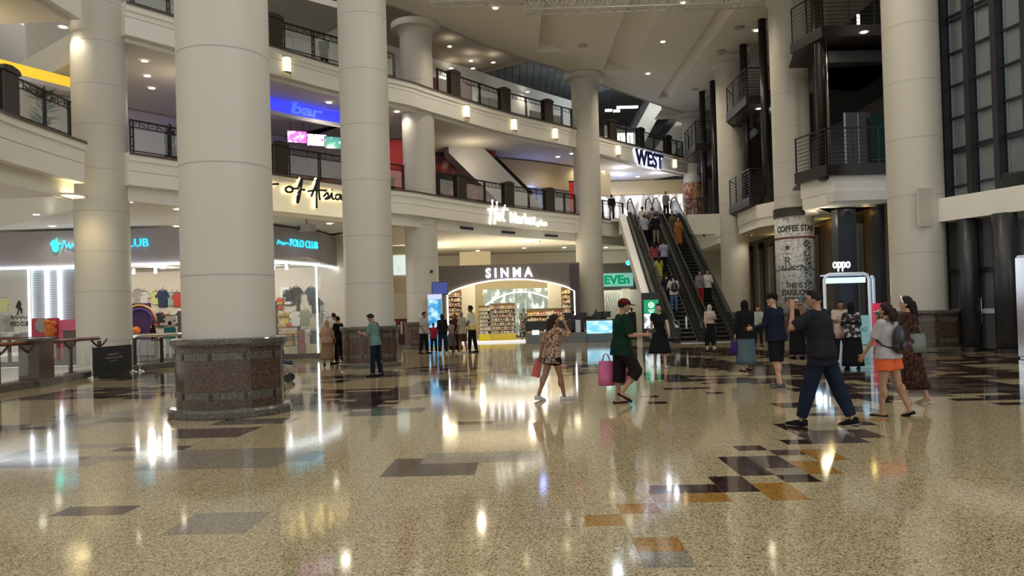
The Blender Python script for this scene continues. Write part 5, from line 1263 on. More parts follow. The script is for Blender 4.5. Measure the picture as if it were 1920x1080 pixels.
q=[bm.verts.new(cylmap(x,y,.004,z0=3.72)) for x,y in ((-.56,0),(-.3,0),(-.04,0),(-.04,.015),(-.3,.015),(-.56,.015))]; bm.faces.new((q[0],q[1],q[4],q[5])); bm.faces.new((q[1],q[2],q[3],q[4])); obj('star_emblem',bm,BR,t)
bm=new_bm(); a0=.36
rows=[[bm.verts.new(cylmap(.36+.06*i,0,.004,z0=1.3+.1*j)) for i in range(7)] for j in range(31)]
for j in range(30):
    for i in range(6): bm.faces.new((rows[j][i],rows[j][i+1],rows[j+1][i+1],rows[j+1][i]))
r2=[[bm.verts.new(cylmap(-.8+.1*i,0,.004,z0=zz)) for i in range(13)] for zz in (3.05,3.25)]
for i in range(12): bm.faces.new((r2[0][i],r2[0][i+1],r2[1][i+1],r2[1][i]))
obj('lace_border',bm,ramp_mat('lace',[(0,(.03,.03,.03)),(.45,(.5,.5,.48)),(.7,(.03,.03,.03)),(.8,(.55,.55,.53))],22,.5,'vor'),t)
# ================================================================== PHONE KIOSK (white lit arch)
YO=28.
def ox(px,py=560,Y=YO): return at(px,py,Y)
t=thing('phone_kiosk','white phone kiosk with glowing arch frame and oppo sign, behind the man photographing','kiosk',(0,0,0))
WG=mat('kiosk_white',(.70,.80,.92),.35,emit=.25,noise_amt=.02)
a_=ox(1545,512); b_=ox(1629,508); 
bm=new_bm()
def rbar(bm,p,q,r=.12): tube(bm,[p,q],r,8)
xa,xb=a_.x,b_.x; ztp=ox(1585,514).z
tube(bm,[(xa,YO,0),(xa,YO,ztp-.2),(xa+.06,YO,ztp-.05),(xa+.2,YO,ztp),(xb-.2,YO,ztp),(xb-.06,YO,ztp-.05),(xb,YO,ztp-.2),(xb,YO,0)],.06,8)
obj('arch_frame',bm,WG,t)
bm=new_bm(); x3=ox(1662).x+.3
tube(bm,[(xb+.1,YO,ztp-.12),(x3,YO+1.6,ztp-.12),(x3,YO+1.6,0)],.06,8); box(bm,((xa+xb)/2,YO+.25,ztp-.02),(xb-xa-.1,.5,.05)); obj('canopy',bm,WG,t)
bm=new_bm(); box(bm,((xa+xb)/2,YO+.1,ztp-.22),(xb-xa-.2,.06,.2)); obj('light_bar',bm,mat('kiosk_blue_led',(.45,.75,1),.4,emit=1.6,noise_amt=.02),t)
bm=new_bm(); s0=ox(1561,505); s1=ox(1593,505)
text_bm(bm,'oppo',1,lambda x,y,d:(s0.x+x,YO-.05+d,ztp+.1+y),depth=.04,bold=-.005,width=s1.x-s0.x,height=.36); obj('sign_letters',bm,mat('oppo_white',(.95,.97,1),.4,emit=1.4,noise_amt=.01),t)
bm=new_bm(); box(bm,((xa+xb)/2,YO+1.0,.5),(xb-xa-.3,.6,1.0)); obj('counter',bm,mat('kiosk_counter',(.5,.62,.66),.3,emit=.1),t)
bm=new_bm(); box(bm,(xb-.45,YO-.15,.55),(.55,.3,1.05)); text_bm(bm,'OO',.2,Matrix.Translation((xb-.6,YO-.31,.5))@Matrix.Rotation(PI/2,4,'X'),.004,mi=1); obj('glass_case',bm,[mat('case_aqua',(.3,.6,.65),.3,emit=.25),mat('teal_ink',(.02,.3,.3),.4)],t)
bm=new_bm(); q=ox(1642,620); box(bm,(q.x,YO-.3,.75),(.42,.12,1.5)); obj('red_panel',bm,mat('kiosk_red',(.75,.05,.10),.4,emit=.35,noise_amt=.05),t)
bm=new_bm()
for z,r in ((1.15,.12),(.9,.06),(.72,.05),(.55,.05)): cyl(bm,(q.x,YO-.37,z),(q.x,YO-.365,z),r,n=16)
obj('red_panel_print',bm,mat('print_white',(.9,.8,.8),.4,emit=.5),t)
shoplights(((xa+xb)/2,YO+1,ztp-.4),2,45,(.6,.82,1),((xa+xb)/2,YO+1,0),1.2)
for k,(px,lb) in enumerate(((1572,'left'),(1590,'middle'),(1612,'right'))):
    q=ox(px); tt=thing('desk_monitor','dark display terminal on the phone kiosk counter, '+lb,'monitor',(q.x,YO+.95,1.0)); bm=new_bm(); box(bm,(0,0,.2),(.3,.04,.24)); box(bm,(0,.03,.05),(.05,.05,.1)); box(bm,(0,.02,.01),(.16,.14,.02)); obj('case',bm,BLACK,tt)
# CCTV / projector under the fascia
p=at(575,428,31.5)
t=thing('projector','boxy projector hanging under the fascia between the big columns','projector',p,-.5)
bm=new_bm(); box(bm,(0,0,0),(.7,.35,.26)); cyl(bm,(0,0,.13),(0,0,.45),.03); obj('body',bm,mat('projector_grey',(.3,.28,.25),.5),t)
bm=new_bm(); cyl(bm,(-.3,-.17,0),(-.3,-.24,0),.09,n=16); obj('lens',bm,BLACK,t)
for c_,py,lb in ((c3,509,'nearest camera height'),):
    p=at(809,509,35.5); bm=new_bm(); cyl(bm,(0,0,0),(0,.08,0),.07,n=16); tag(obj('camera_dome',bm,BLACK,loc=p),'small black camera dome on the column above the blue monitor','camera')
# ================================================================== PEOPLE
def SKIN(n,c): return mat('skin_'+n,c,.55,noise_amt=.08,scale=10)
SK={'light':SKIN('light',(.50,.30,.20)),'mid':SKIN('mid',(.36,.20,.125)),'tan':SKIN('tan',(.25,.13,.075)),'dark':SKIN('dark',(.12,.06,.038))}
HAIR=mat('hair_black',(.008,.006,.005),.6,spec=.2,noise_amt=.3,scale=40); HAIRB=mat('hair_brown',(.022,.010,.007),.65,spec=.2,noise_amt=.3,scale=40)
def cloth(n,c,rough=.92): return mat('fabric_'+n,tuple(v*.8 for v in c),rough,noise_amt=.2,scale=14,spec=.12)
EYEM=mat('eye_dark',(.01,.008,.006),.2); LIPM=mat('lip',(.28,.08,.07),.5)
def ell(bm,c,r,R=None,sub=2,mi=0,f=None):
    m=Matrix.Translation(c)@(R.to_4x4() if R is not None else Matrix.Identity(4))@Matrix.Diagonal((r[0],r[1],r[2],1))
    q=bmesh.ops.create_icosphere(bm,subdivisions=sub,radius=1)
    for v in q['verts']:
        if f: v.co=f(v.co.copy())
        v.co=m@v.co
    for fc in {x for v in q['verts'] for x in v.link_faces}: fc.material_index=mi; fc.smooth=True
def cap_(bm,a,b,ra,rb,n=12):
    cyl(bm,a,b,ra,rb,n=n); ell(bm,a,(ra,)*3,sub=2); ell(bm,b,(rb,)*3,sub=2)
def loft(bm,secs,n=20,close=True,fold=0,nf=7,mi=0):
    """secs: (center Vector, rx, ry, R(3x3) or None)"""
    rings=[]
    for k,(c,rx,ry,R) in enumerate(secs):
        ring=[]
        for i in range(n):
            a=2*PI*i/n; m=1+fold*(k/len(secs))*math.sin(nf*a+k*.25)
            # superellipse-ish
            v=Vector((rx*m*math.copysign(abs(math.cos(a))**.9,math.cos(a)),ry*m*math.copysign(abs(math.sin(a))**.9,math.sin(a)),0))
            if R is not None: v=R@v
            ring.append(bm.verts.new(Vector(c)+v))
        rings.append(ring)
    for k in range(len(rings)-1):
        for i in range(n):
            j=(i+1)%n; f=bm.faces.new((rings[k][i],rings[k][j],rings[k+1][j],rings[k+1][i])); f.smooth=True; f.material_index=mi
    if close:
        bm.faces.new(list(reversed(rings[0]))); bm.faces.new(rings[-1])
def remesh(name,bm,vox,m,parent,smooth=4,extra=None,factor=.55):
    bmesh.ops.recalc_face_normals(bm,faces=bm.faces[:])
    me=bpy.data.meshes.new(name); bm.to_mesh(me); bm.free()
    o=bpy.data.objects.new(name,me); COL.objects.link(o)
    r=o.modifiers.new('r','REMESH'); r.mode='VOXEL'; r.voxel_size=vox; r.use_smooth_shade=True
    s=o.modifiers.new('s','SMOOTH'); s.factor=factor; s.iterations=smooth
    dg=bpy.context.evaluated_depsgraph_get(); me2=bpy.data.meshes.new_from_object(o.evaluated_get(dg))
    bpy.data.objects.remove(o); bpy.data.meshes.remove(me)
    if extra is not None:
        b2=bmesh.new(); b2.from_mesh(me2); extra(b2)
        for f in b2.faces: f.smooth=True
        b2.to_mesh(me2); b2.free()
    me2.name=name; me2.materials.clear(); me2.materials.append(m)
    o=bpy.data.objects.new(name,me2); COL.objects.link(o); o.parent=parent
    return o
def Rx(a): return Matrix.Rotation(a,3,'X')
def rad(a): return math.radians(a)
def person(label,foot,h,face,outfit,pose=None,vox=.022,where=None,z=0.,group=None,low=False):
    """pose: lean, legL/legR=(swing,knee,abd,footpitch), armL/armR=(swing,abd,elbow,inward), head=(yaw,pitch)"""
    P=dict(lean=2,legL=(3,3,3,0),legR=(-2,3,3,0),armL=(3,7,12,5),armR=(-3,7,12,5),head=(0,0),curl=35)
    if pose: P.update(pose)
    fem=outfit.get('fem',False); fat=outfit.get('fat',1.)
    s=1.0
    for _pass in (0,1):
        # --- joints
        J={}
        hw=.088*s; sw=(.155 if fem else .175)*s
        hip={-1:Vector((-hw,0,0)),1:Vector((hw,0,0))}
        legs={}
        for sd,key in ((-1,'legL'),(1,'legR')):
            a,kn,ab,fp=P[key]; a_=rad(a); b_=rad(ab)
            d1=Vector((sd*math.sin(b_),math.sin(a_)*math.cos(b_),-math.cos(a_)*math.cos(b_)))
            a2=rad(a-kn); d2=Vector((sd*math.sin(b_)*.6,math.sin(a2),-math.cos(a2))).normalized()
            k=hip[sd]+d1*.425*s; an=k+d2*.405*s
            fpr=rad(fp); fd=Vector((sd*.12,math.cos(fpr),math.sin(fpr))).normalized()
            legs[sd]=[hip[sd],k,an,fd]
        low_z=min(min(legs[sd][2].z-.075*s, (legs[sd][2]+legs[sd][3]*.17*s).z-.045*s) for sd in (-1,1))
        off=Vector((0,0,-low_z))
        for sd in (-1,1):
            for i in range(3): legs[sd][i]=legs[sd][i]+off
        pel=Vector((0,0,0))+off
        ln=rad(P['lean']); up=Vector((0,math.sin(ln),math.cos(ln))); R=Rx(-ln)
        sh_c=pel+up*.50*s; neck=pel+up*.545*s
        hy,hp=rad(P['head'][0]),rad(P['head'][1])
        HR=Matrix.Rotation(hy,3,'Z')@Rx(hp)@R
        hc=pel+up*.60*s+Vector((0,.015*s,0))+ (HR@Vector((0,.01,.085)))*s
        arms={}
        for sd,key in ((-1,'armL'),(1,'armR')):
            sw_,ab,el,inw=P[key]; a_=rad(sw_)+ln; b_=rad(ab)
            S=sh_c+R@Vector((sd*sw,0,-.01*s))
            d1=Vector((sd*math.sin(b_),math.sin(a_)*math.cos(b_),-math.cos(a_)*math.cos(b_)))
            a2=a_+rad(el); iw=rad(inw)
            d2=Vector((-sd*math.sin(iw)+sd*math.sin(b_)*.5,math.sin(a2)*math.cos(iw),-math.cos(a2)*math.cos(iw))).normalized()
            E=S+d1*.285*s; W=E+d2*.245*s
            arms[sd]=[S,E,W,d2]
        if _pass==0: s=h/(hc.z+.118+(.015 if outfit.get('hair')!='bald' else 0))
    root=thing('person',label,'person',where if where is not None else (0,0,0),rad(face),group)
    # orient so that the mid of the feet sits at the pixel point
    if where is None:
        base=onz(foot[0],foot[1],0)
        mid=(legs[-1][2]+legs[1][2])/2
        m3=Matrix.Rotation(rad(face),3,'Z')@Vector((mid.x,mid.y,0))
        root.location=(base.x-m3.x,base.y-m3.y,0)
    else: root.location=where
    legr=1.0*fat*(1.05 if fem else 1.)
    # torso sections (fraction up spine, rx, ry, dy)
    sec=[(-.09,.115,.085,0),(-.02,.160*fat,.105*fat,-.005),(.06,.158*fat,.108*fat,0),(.18,(.118 if fem else .138)*fat,.095*fat,.005),(.30,(.132 if fem else .155)*fat,.108*fat,.012),(.40,(.135 if fem else .165)*fat,.108*fat,.01),(.47,(.125 if fem else .15),.085,.0),(.515,.075,.06,0)]
    if fem: sec[4]=(.31,.132*fat,.125*fat,.022)
    def torso(bm,inf=0.,lo=-1,hi=1,rxs=1.):
        S_=[(pel+up*t*s+R@Vector((0,dy*s,0)),(rx*rxs*s+inf),(ry*s+inf),R) for (t,rx,ry,dy) in sec if lo<=t<=hi]
        loft(bm,S_)
    skin=SK[outfit.get('skin','mid')]
    # --- body
    bm=new_bm(); torso(bm)
    cap_(bm,neck-up*.04*s,hc-(HR@Vector((0,.015,.06)))*s,.052*s,.05*s)
    hs=s*.97
    def headshape(v):
        # narrow jaw, flat face
        if v.z<0: v.x*=1-.30*(-v.z)**1.5; v.y=v.y*(1-.12*(-v.z)) + (.12*(-v.z) if v.y>0 else .22*(-v.z)**2)
        if v.y>.6: v.y=.6+(v.y-.6)*.75
        return v
    ell(bm,hc,(.076*hs,.096*hs,.118*hs),HR,3,f=headshape)
    hx=lambda x,y,z_: hc+(HR@Vector((x,y,z_)))*hs
    if not low:
        ell(bm,hx(0,.092,-.022),(.012*hs,.020*hs,.018*hs),HR,2)
        cap_(bm,hx(0,.080,.015),hx(0,.098,-.022),.010*hs,.012*hs,8)
        ell(bm,hx(0,.080,-.058),(.026*hs,.012*hs,.010*hs),HR,2); ell(bm,hx(0,.074,-.092),(.026*hs,.018*hs,.018*hs),HR,2)
        for sd in (-1,1):
            ell(bm,hx(sd*.077,-.008,-.012),(.011*hs,.020*hs,.030*hs),HR,2)
            ell(bm,hx(sd*.03,.078,.028),(.022*hs,.014*hs,.008*hs),HR,1)
    for sd in (-1,1):
        H,K,A,fd=legs[sd]
        lr_=min(legr,1.08); cap_(bm,H,K,.082*s*legr,.054*s*lr_); cap_(bm,K,A,.052*s*lr_,.034*s); 
        ell(bm,K.lerp(A,.28)+Vector((0,-.018*s,0)),(.053*s*min(legr,1.05),.058*s*min(legr,1.05),.12*s),None,2)
        ft=A+Vector((0,0,-.045*s)); cap_(bm,ft+fd*-.03*s,ft+fd*.14*s,.034*s,.024*s); 
        S,E,W,d2=arms[sd]
        cap_(bm,S,E,.047*s*fat,.038*s); cap_(bm,E,W,.038*s,.026*s); ell(bm,S,(.058*s,.055*s,.058*s)); ell(bm,E.lerp(W,.3),(.042*s,)*3)
        cap_(bm,neck-up*.045*s,S+up*.015*s,.05*s,.05*s)
    hands=[]
    for sd in (-1,1):
        S,E,W,d2=arms[sd]; inward=Vector((-sd,0.15,0)); n=(inward-d2*inward.dot(d2)); 
        if n.length<.2: n=Vector((0,0,-1))-d2*(-d2.z)
        n.normalize(); l=d2.cross(n)*sd; 
        if l.dot(Vector((0,1,.4)))<0: l=-l
        pc=W+d2*.048*s
        M3=Matrix((l,n,d2)).transposed()
        ell(bm,pc,(.040*s,.018*s,.052*s),M3,2); cap_(bm,W,W+d2*.05*s,.026*s,.024*s,8)
        hands.append((sd,W,d2,n,l))
    def fingers(b2):
        for sd,W,d2,n,l in hands:
            c=rad(P['curl'])
            for k,(lo_,ln_) in enumerate(((.030,.070),(.011,.080),(-.009,.074),(-.028,.058))):
                p0=W+d2*.080*s+l*lo_*s; pts=[p0]; a=c*.35
                for q,fr in enumerate((.42,.32,.26)):
                    dv=d2*math.cos(a)+n*math.sin(a)+l*lo_*1.2*(1-.3*q); pts.append(pts[-1]+dv.normalized()*ln_*fr*s); a+=c*(.9+.08*k)
                tube(b2,pts,[.0095*s,.0088*s,.008*s,.0062*s],6)
            p0=W+d2*.030*s+l*.030*s; t1=p0+(d2*.6+l*.7+n*.25).normalized()*.040*s; t2=t1+(d2*.9+l*.2+n*.35).normalized()*.030*s
            tube(b2,[p0,t1,t2],[.012*s,.0105*s,.008*s],6)
    remesh('body',bm,vox*.75,skin,root,smooth=3,extra=fingers if not low else None)
    if not low:
        for sd in (-1,1):
            b2=new_bm(); ell(b2,hx(sd*.030,.083,.014),(.014*hs,.007*hs,.007*hs),HR,1); obj('eye',b2,EYEM,root)
            b2=new_bm(); ell(b2,hx(sd*.031,.086,.034),(.020*hs,.006*hs,.004*hs),HR,1); obj('eyebrow',b2,HAIR,root)
        b2=new_bm(); ell(b2,hx(0,.091,-.056),(.022*hs,.006*hs,.007*hs),HR,1); obj('mouth',b2,LIPM,root)
    # --- garments
    def legpt(sd,zz):
        H,K,A,_=legs[sd]
        for a,b in ((H,K),(K,A)):
            if (a.z-zz)*(b.z-zz)<=0 and abs(a.z-b.z)>1e-5: return a.lerp(b,(a.z-zz)/(a.z-b.z))
        return H if zz>H.z else A
    bt=outfit.get('bottom')
    if bt:
        kind,m,ln_=bt[0],bt[1],bt[2]; nm=kind
        if kind in ('trousers','shorts'):
            wide=bt[3] if len(bt)>3 else 1.0
            bm=new_bm(); torso(bm,.014*s,-.1,.12)
            for sd in (-1,1):
                H,K,A,fd=legs[sd]
                if ln_<=1:
                    e=H.lerp(K,ln_); cyl(bm,H+Vector((0,0,.03*s)),e,.098*s*legr,(.082+.02*(wide-1)*3)*s*legr,n=16); ell(bm,H,(.098*s*legr,)*3)
                else:
                    e=K.lerp(A,ln_-1); kr=.074*s*max(wide,legr); cyl(bm,H+Vector((0,0,.03*s)),K,.098*s*legr,kr,n=16); ell(bm,H,(.098*s*legr,)*3); ell(bm,K,(kr*1.02,)*3); cyl(bm,K,K.lerp(A,.35),kr,kr,n=16); cyl(bm,K.lerp(A,.3),e,kr,.062*s*wide,n=16)
            ell(bm,(legs[-1][0]+legs[1][0])/2+Vector((0,0,-.05*s)),(.09*s,.09*s*fat,.09*s))
            remesh(nm,bm,vox,m,root,smooth=3)
        else:
            fl=bt[3] if len(bt)>3 else .05; zt_=pel.z+.16*s; zb_=bt[2]*s; secs=[]
            N=9
            for k in range(N+1):
                zz=zt_+(zb_-zt_)*k/N
                if zz>pel.z: 
                    u=(zz-pel.z)/(.16*s); c=pel+up*(zz-pel.z); rx=(.165-.03*u)*s*fat+.014; ry=(.115-.01*u)*s*fat+.014
                else:
                    a,b=legpt(-1,zz),legpt(1,zz); c=(a+b)/2; u=(pel.z-zz)/(pel.z+1e-6)
                    rx=abs(a.x-b.x)/2+(.105-.035*u)*s*legr+fl*u*s; ry=abs(a.y-b.y)/2+(.125-.03*u)*s+fl*u*s*.8
                    rx=max(rx,.10*s); ry=max(ry,.09*s); c=Vector((c.x,c.y,zz))
                secs.append((c,rx,ry,None))
            bm=new_bm(); loft(bm,secs,36,fold=.05,nf=9); obj(nm,bm,m,root)
    tp=outfit.get('top')
    if tp:
        kind,m,slv,lng=tp[0],tp[1],tp[2],tp[3]; inf=(tp[4] if len(tp)>4 else .022)*s
        bm=new_bm()
        S_=[]
        for (t,rx,ry,dy) in sec:
            if t<lng-.001: continue
            S_.append((t,rx,ry,dy))
        if lng<sec[1][0]: S_=[(lng,sec[1][1]+.012,sec[1][2]+.012,0)]+[q for q in S_ if q[0]>lng+.03]
        loft(bm,[(pel+up*t*s+R@Vector((0,dy*s,0)),max(rx*s,.12*s if t<.45 else 0)+inf+(.008*s if t<.1 else 0),ry*s+inf+(.008*s if t<.1 else 0),R) for (t,rx,ry,dy) in S_],24)
        for sd in (-1,1):
            S,E,W,d2=arms[sd]
            cap_(bm,neck-up*.055*s,S+up*.012*s,.058*s,.060*s)
            if slv>0:
                if slv<=1: cyl(bm,S,S.lerp(E,slv),.062*s*fat,.066*s*fat,n=14)
                else:
                    cyl(bm,S,E,.062*s*fat,.054*s,n=14); ell(bm,E,(.054*s,)*3); cyl(bm,E,E.lerp(W,slv-1),.054*s,.042*s,n=14)
                ell(bm,S,(.066*s*fat,)*3)
        remesh(kind,bm,vox,m,root,smooth=4)
        if outfit.get('collar'):
            b2=new_bm(); 
            for k in range(2):
                pts=[neck+R@Vector(((.062+.01*k)*s*math.cos(q*PI/8+PI/2+.35),(.055+.01*k)*s*math.sin(q*PI/8+PI/2+.35),(-.018-.012*k)*s)) for q in range(15)]
                tube(b2,pts,.012*s,6)
            obj('collar',b2,outfit['collar'],root)
    # shoes
    sm=outfit.get('shoes')
    if sm:
        for sd in (-1,1):
            H,K,A,fd=legs[sd]; ft=A+Vector((0,0,-.045*s)); side=fd.cross(Vector((0,0,1))).normalized(); upv=side.cross(fd).normalized()
            M3=Matrix((side,fd,upv)).transposed()
            bm=new_bm()
            sand=outfit.get('sandal',False)
            secs=[(-.075,.030,.052 if not sand else .02),(-.05,.038,.058 if not sand else .02),(.0,.040,.056 if not sand else .018),(.06,.044,.042 if not sand else .02),(.12,.048,.034 if not sand else .022),(.165,.040,.026 if not sand else .016),(.19,.020,.014)]
            rows=[]
            for (t,w,hh) in secs:
                base=ft+fd*t*s-upv*.030*s
                ring=[]
                for i in range(12):
                    a=2*PI*i/12; x=math.cos(a)*w*s; y=max(0,math.sin(a))*hh*1.5*s+min(0,math.sin(a))*.004*s
                    ring.append(bm.verts.new(base+side*x+upv*y))
                rows.append(ring)
            for k in range(len(rows)-1):
                for i in range(12):
                    j=(i+1)%12; f=bm.faces.new((rows[k][i],rows[k][j],rows[k+1][j],rows[k+1][i])); f.smooth=True
            bm.faces.new(list(reversed(rows[0]))); bm.faces.new(rows[-1])
            so=obj('shoe' if not sand else 'sandal',bm,sm,root)
            bm=new_bm(); P_=[ft+fd*t*s-upv*.030*s for t,_,_ in secs]
            A_=[];B_=[]
            for (t,w,hh),b in zip(secs,P_): A_.append(b+side*(w+.004)*s); B_.append(b-side*(w+.004)*s)
            lp=A_+list(reversed(B_)); T_=[bm.verts.new(v) for v in lp]; D_=[bm.verts.new(v-upv*.014*s) for v in lp]
            bm.faces.new(T_); bm.faces.new(list(reversed(D_)))
            for i in range(len(lp)):
                j=(i+1)%len(lp); bm.faces.new((T_[j],T_[i],D_[i],D_[j]))
            obj('sole',bm,outfit.get('sole',sm),so)
    # hair / headgear
    hr=outfit.get('hair','short'); hm=outfit.get('hairm',HAIR)
    def hairf(v):
        if v.y>.15 and v.z<.30: 
            k=min(1,(v.y-.15)*2.2); v=v*(1-.28*k)
        if v.z<-.35 and hr in('short','cap'): v*=.80
        return v
    if hr!='hijab' and hr!='bald':
        bm=new_bm(); ell(bm,hx(0,-.010,.016),(.087*hs,.106*hs,.117*hs),HR,3,f=hairf)
        if hr=='short': 
            for q in range(7): a=-1.2+q*.4; ell(bm,hx(.05*math.sin(a),.035*math.cos(a)+.02,.105),(.028*hs,.03*hs,.022*hs),HR,1)
        if hr=='bun': ell(bm,hx(0,-.11,.04),(.04*hs,)*3,HR,2)
        if hr=='long':
            L_=outfit.get('hairlen',.38); secs=[]
            for k in range(7):
                u=k/6; top=hx(0,-.045,.03); c=top+(HR@Vector((0,-.03-.02*math.sin(u*PI),0)))*s+Vector((0,-.05*u*(1 if P['lean']<10 else 2),-L_*u))*s
                secs.append((c,(.088-.018*u*u)*hs+(-.02*hs if k==6 else 0),(.068-.032*u)*hs,None))
            loft(bm,secs,18)
        remesh('hair',bm,max(.008,vox*.7),hm,root,smooth=2)
    if hr=='hijab':
        bm=new_bm()
        def hj(v):
            if v.y>.45 and abs(v.x)<.62 and -.75<v.z<.55: v=Vector((v.x,v.y*.72,v.z))
            return v
        ell(bm,hx(0,-.012,.012),(.093*hs,.114*hs,.128*hs),HR,3,f=hj)
        loft(bm,[(neck-up*.11*s,.155*s,.115*s,R),(neck-up*.05*s,.135*s,.105*s,R),(neck+up*.0*s,.088*s,.085*s,R),(hc-(HR@Vector((0,.015,.05)))*s,.085*s,.09*s,HR)],20)
        if outfit.get('hijablong'): loft(bm,[(neck-up*.30*s+R@Vector((0,-.03*s,0)),.17*s,.13*s,R),(neck-up*.10*s,.165*s,.12*s,R)],20)
        remesh('headscarf',bm,max(.008,vox*.7),hm,root,smooth=3)
    if hr=='cap':
        bm=new_bm()
        def cf(v):
            if v.z<0: v.z*=.15
            return v
        ell(bm,hx(0,-.008,.045),(.095*hs,.112*hs,.092*hs),HR,3,f=cf)
        secs=[]
        for k in range(5):
            u=k/4; pass
        vs0=[];N=9
        for k in range(N): a=-1.25+2.5*k/(N-1); vs0.append((math.sin(a)*.085,math.cos(a)*.10+.0))
        T_=[];B_=[]
        for (x,y) in vs0: T_.append(bm.verts.new(hx(x,y*.9,.052))); B_.append(bm.verts.new(hx(x,y*.9,.042)))
        T2=[];B2=[]
        for (x,y) in vs0: e=max(0,y/.1); T2.append(bm.verts.new(hx(x*.92,y*.9+.105*e,.036))); B2.append(bm.verts.new(hx(x*.92,y*.9+.105*e,.028)))
        for k in range(N-1):
            for q in ((T_[k],T2[k],T2[k+1],T_[k+1]),(B_[k],B_[k+1],B2[k+1],B2[k]),(T2[k],B2[k],B2[k+1],T2[k+1])): bm.faces.new(q)
        o=obj('cap',bm,outfit['capm'],root)
        for f in o.data.polygons: f.use_smooth=True
    root['J']=0; del root['J']
    Mw=Matrix.Translation(root.location)@Matrix.Rotation(rad(face),4,'Z')
    return dict(root=root,hand={-1:Mw@(arms[-1][2]+arms[-1][3]*.085*s),1:Mw@(arms[1][2]+arms[1][3]*.085*s)},chest=Mw@(pel+up*.33*s),hip=Mw@pel,head=Mw@hc,M=Mw,s=s,pel=pel,up=up,R=R,sh=sh_c,hc=hc,HR=HR,legs=legs,sw=sw)
def hgt(px,pyf,pyh,k=1.0):
    b=onz(px,pyf,0); return max(.9,at(px,pyh,b.y).z)*k
LEO=ramp_mat('leopard_print',[(0,(.06,.025,.016)),(.44,(.09,.045,.028)),(.48,(.38,.25,.17)),(.60,(.44,.31,.22)),(.66,(.13,.06,.04))],26,.9,spec=.15)
BWP=ramp_mat('black_white_print',[(0,(.012,.012,.012)),(.52,(.02,.02,.02)),(.57,(.36,.34,.31)),(.7,(.42,.40,.37))],13,.85)
ETH=ramp_mat('dark_red_print',[(0,(.012,.01,.01)),(.45,(.025,.012,.01)),(.52,(.07,.013,.01)),(.57,(.11,.07,.03)),(.61,(.012,.01,.01)),(.8,(.05,.012,.01))],24,.9,spec=.15,stretch=(1,1,.6))
PEA=ramp_mat('peach_print',[(0,(.28,.16,.11)),(.5,(.42,.27,.19)),(.6,(.33,.16,.12)),(.75,(.48,.33,.24))],20,.85)
DENIM=ramp_mat('denim',[(0,(.007,.011,.023)),(.5,(.012,.018,.034)),(1,(.020,.028,.048))],5,.95,spec=.1)
BLK=cloth('black',(.012,.012,.014)); NAVY=cloth('navy',(.013,.017,.035)); CHAR=cloth('charcoal',(.020,.020,.025))
WHT=cloth('white',(.62,.60,.57)); CREAM=cloth('cream',(.55,.46,.36)); TEALC=cloth('teal',(.15,.27,.25)); GRN=cloth('dark_green',(.008,.032,.020))
TROU='trousers'
# ---- foreground walkers
A=person('person with long dark hair in a leopard print top and black shorts, one arm raised',(1034,751),hgt(1034,751,588),-62,dict(fem=True,skin='tan',top=('shirt',LEO,.95,-.16,.034),bottom=('shorts',BLK,.45,1.2),shoes=WHT,sole=WHT,hair='long',hairlen=.50,hairm=HAIRB),
   dict(lean=3,legL=(-17,6,2,-10),legR=(14,4,2,6),armL=(-28,12,14,0),armR=(62,18,128,30),head=(-14,-4),curl=60),vox=.012)
bm=new_bm(); ln=A['hand'][-1]
prism(bm,[(-.13,-.30),(.02,-.34),(.07,-.05),(.05,.0),(-.02,.0)],-.02,.02,axis='y'); tag(obj('zip_pouch',bm,cloth('coral',(.62,.16,.13)),loc=(ln.x-.03,ln.y,ln.z+.02),rz=.3),'flat coral pouch held by the person in the leopard print top','pouch')
bm=new_bm(); pts=[A['M']@(A['pel']+Vector((.14,-.06,.06))),A['M']@(A['pel']+Vector((.13,-.14,-.02))),A['M']@(A['pel']+Vector((.11,-.12,-.10))),A['M']@(A['pel']+Vector((.05,-.135,-.12))),A['M']@(A['pel']+Vector((.03,-.14,.03)))]
tube(bm,pts,.006,6); tag(obj('trouser_chain',bm,CHROME),'thin pale chain looped on the black shorts of the leopard top wearer','chain')
bm=new_bm(); w=A['M']@Vector((0,0,0)); 
B=person('person in a dark green polo, black shorts and maroon cap, carrying pink bags',(1163,757),hgt(1163,757,556)*.985,-84,dict(fat=1.22,skin='mid',top=('polo_shirt',GRN,.95,-.12,.026),bottom=('shorts',cloth('black_warm',(.018,.014,.013)),1.02,1.4),shoes=BLK,sandal=True,hair='cap',capm=cloth('maroon',(.10,.012,.014)),collar=GRN),
   dict(lean=4,legL=(-2,4,2,0),legR=(30,66,2,-32),armL=(-14,10,8,0),armR=(8,9,78,4),head=(0,-3),curl=60),vox=.012)
def carrier(label,loc,w,h,d,m,rz=0,hm=None,name='carrier_bag'):
    t=thing(name,label,'bag',loc,rz)
    bm=new_bm(); 
    vs_=[]
    loft(bm,[(Vector((0,0,-h-.12)),w*.52,d*.55,None),(Vector((0,0,-h*.6-.12)),w*.54,d*.5,None),(Vector((0.01,0,-.18)),w*.50,d*.34,None),(Vector((0,0,-.12)),w*.46,d*.16,None)],12); obj('bag',bm,m,t)
    bm=new_bm()
    for y in (-.02,.02): tube(bm,[(-w*.25,y,-.13),(-w*.12,y,-.02),(0,0,.0),(w*.12,y,-.02),(w*.25,y,-.13)],.008,5)
    obj('handle',bm,hm or m,t); return t
PINK=cloth('pink_bag',(.72,.17,.36),.5)
l=B['hand'][-1]; carrier('large pink carrier bag carried behind the person in the green polo',(l.x-.17,l.y-.02,l.z+.02),.26,.40,.20,PINK,.1)
carrier('second pink carrier bag, behind the legs of the person in the green polo',(l.x+.10,l.y+.02,l.z+.0),.24,.38,.16,PINK,-.3)
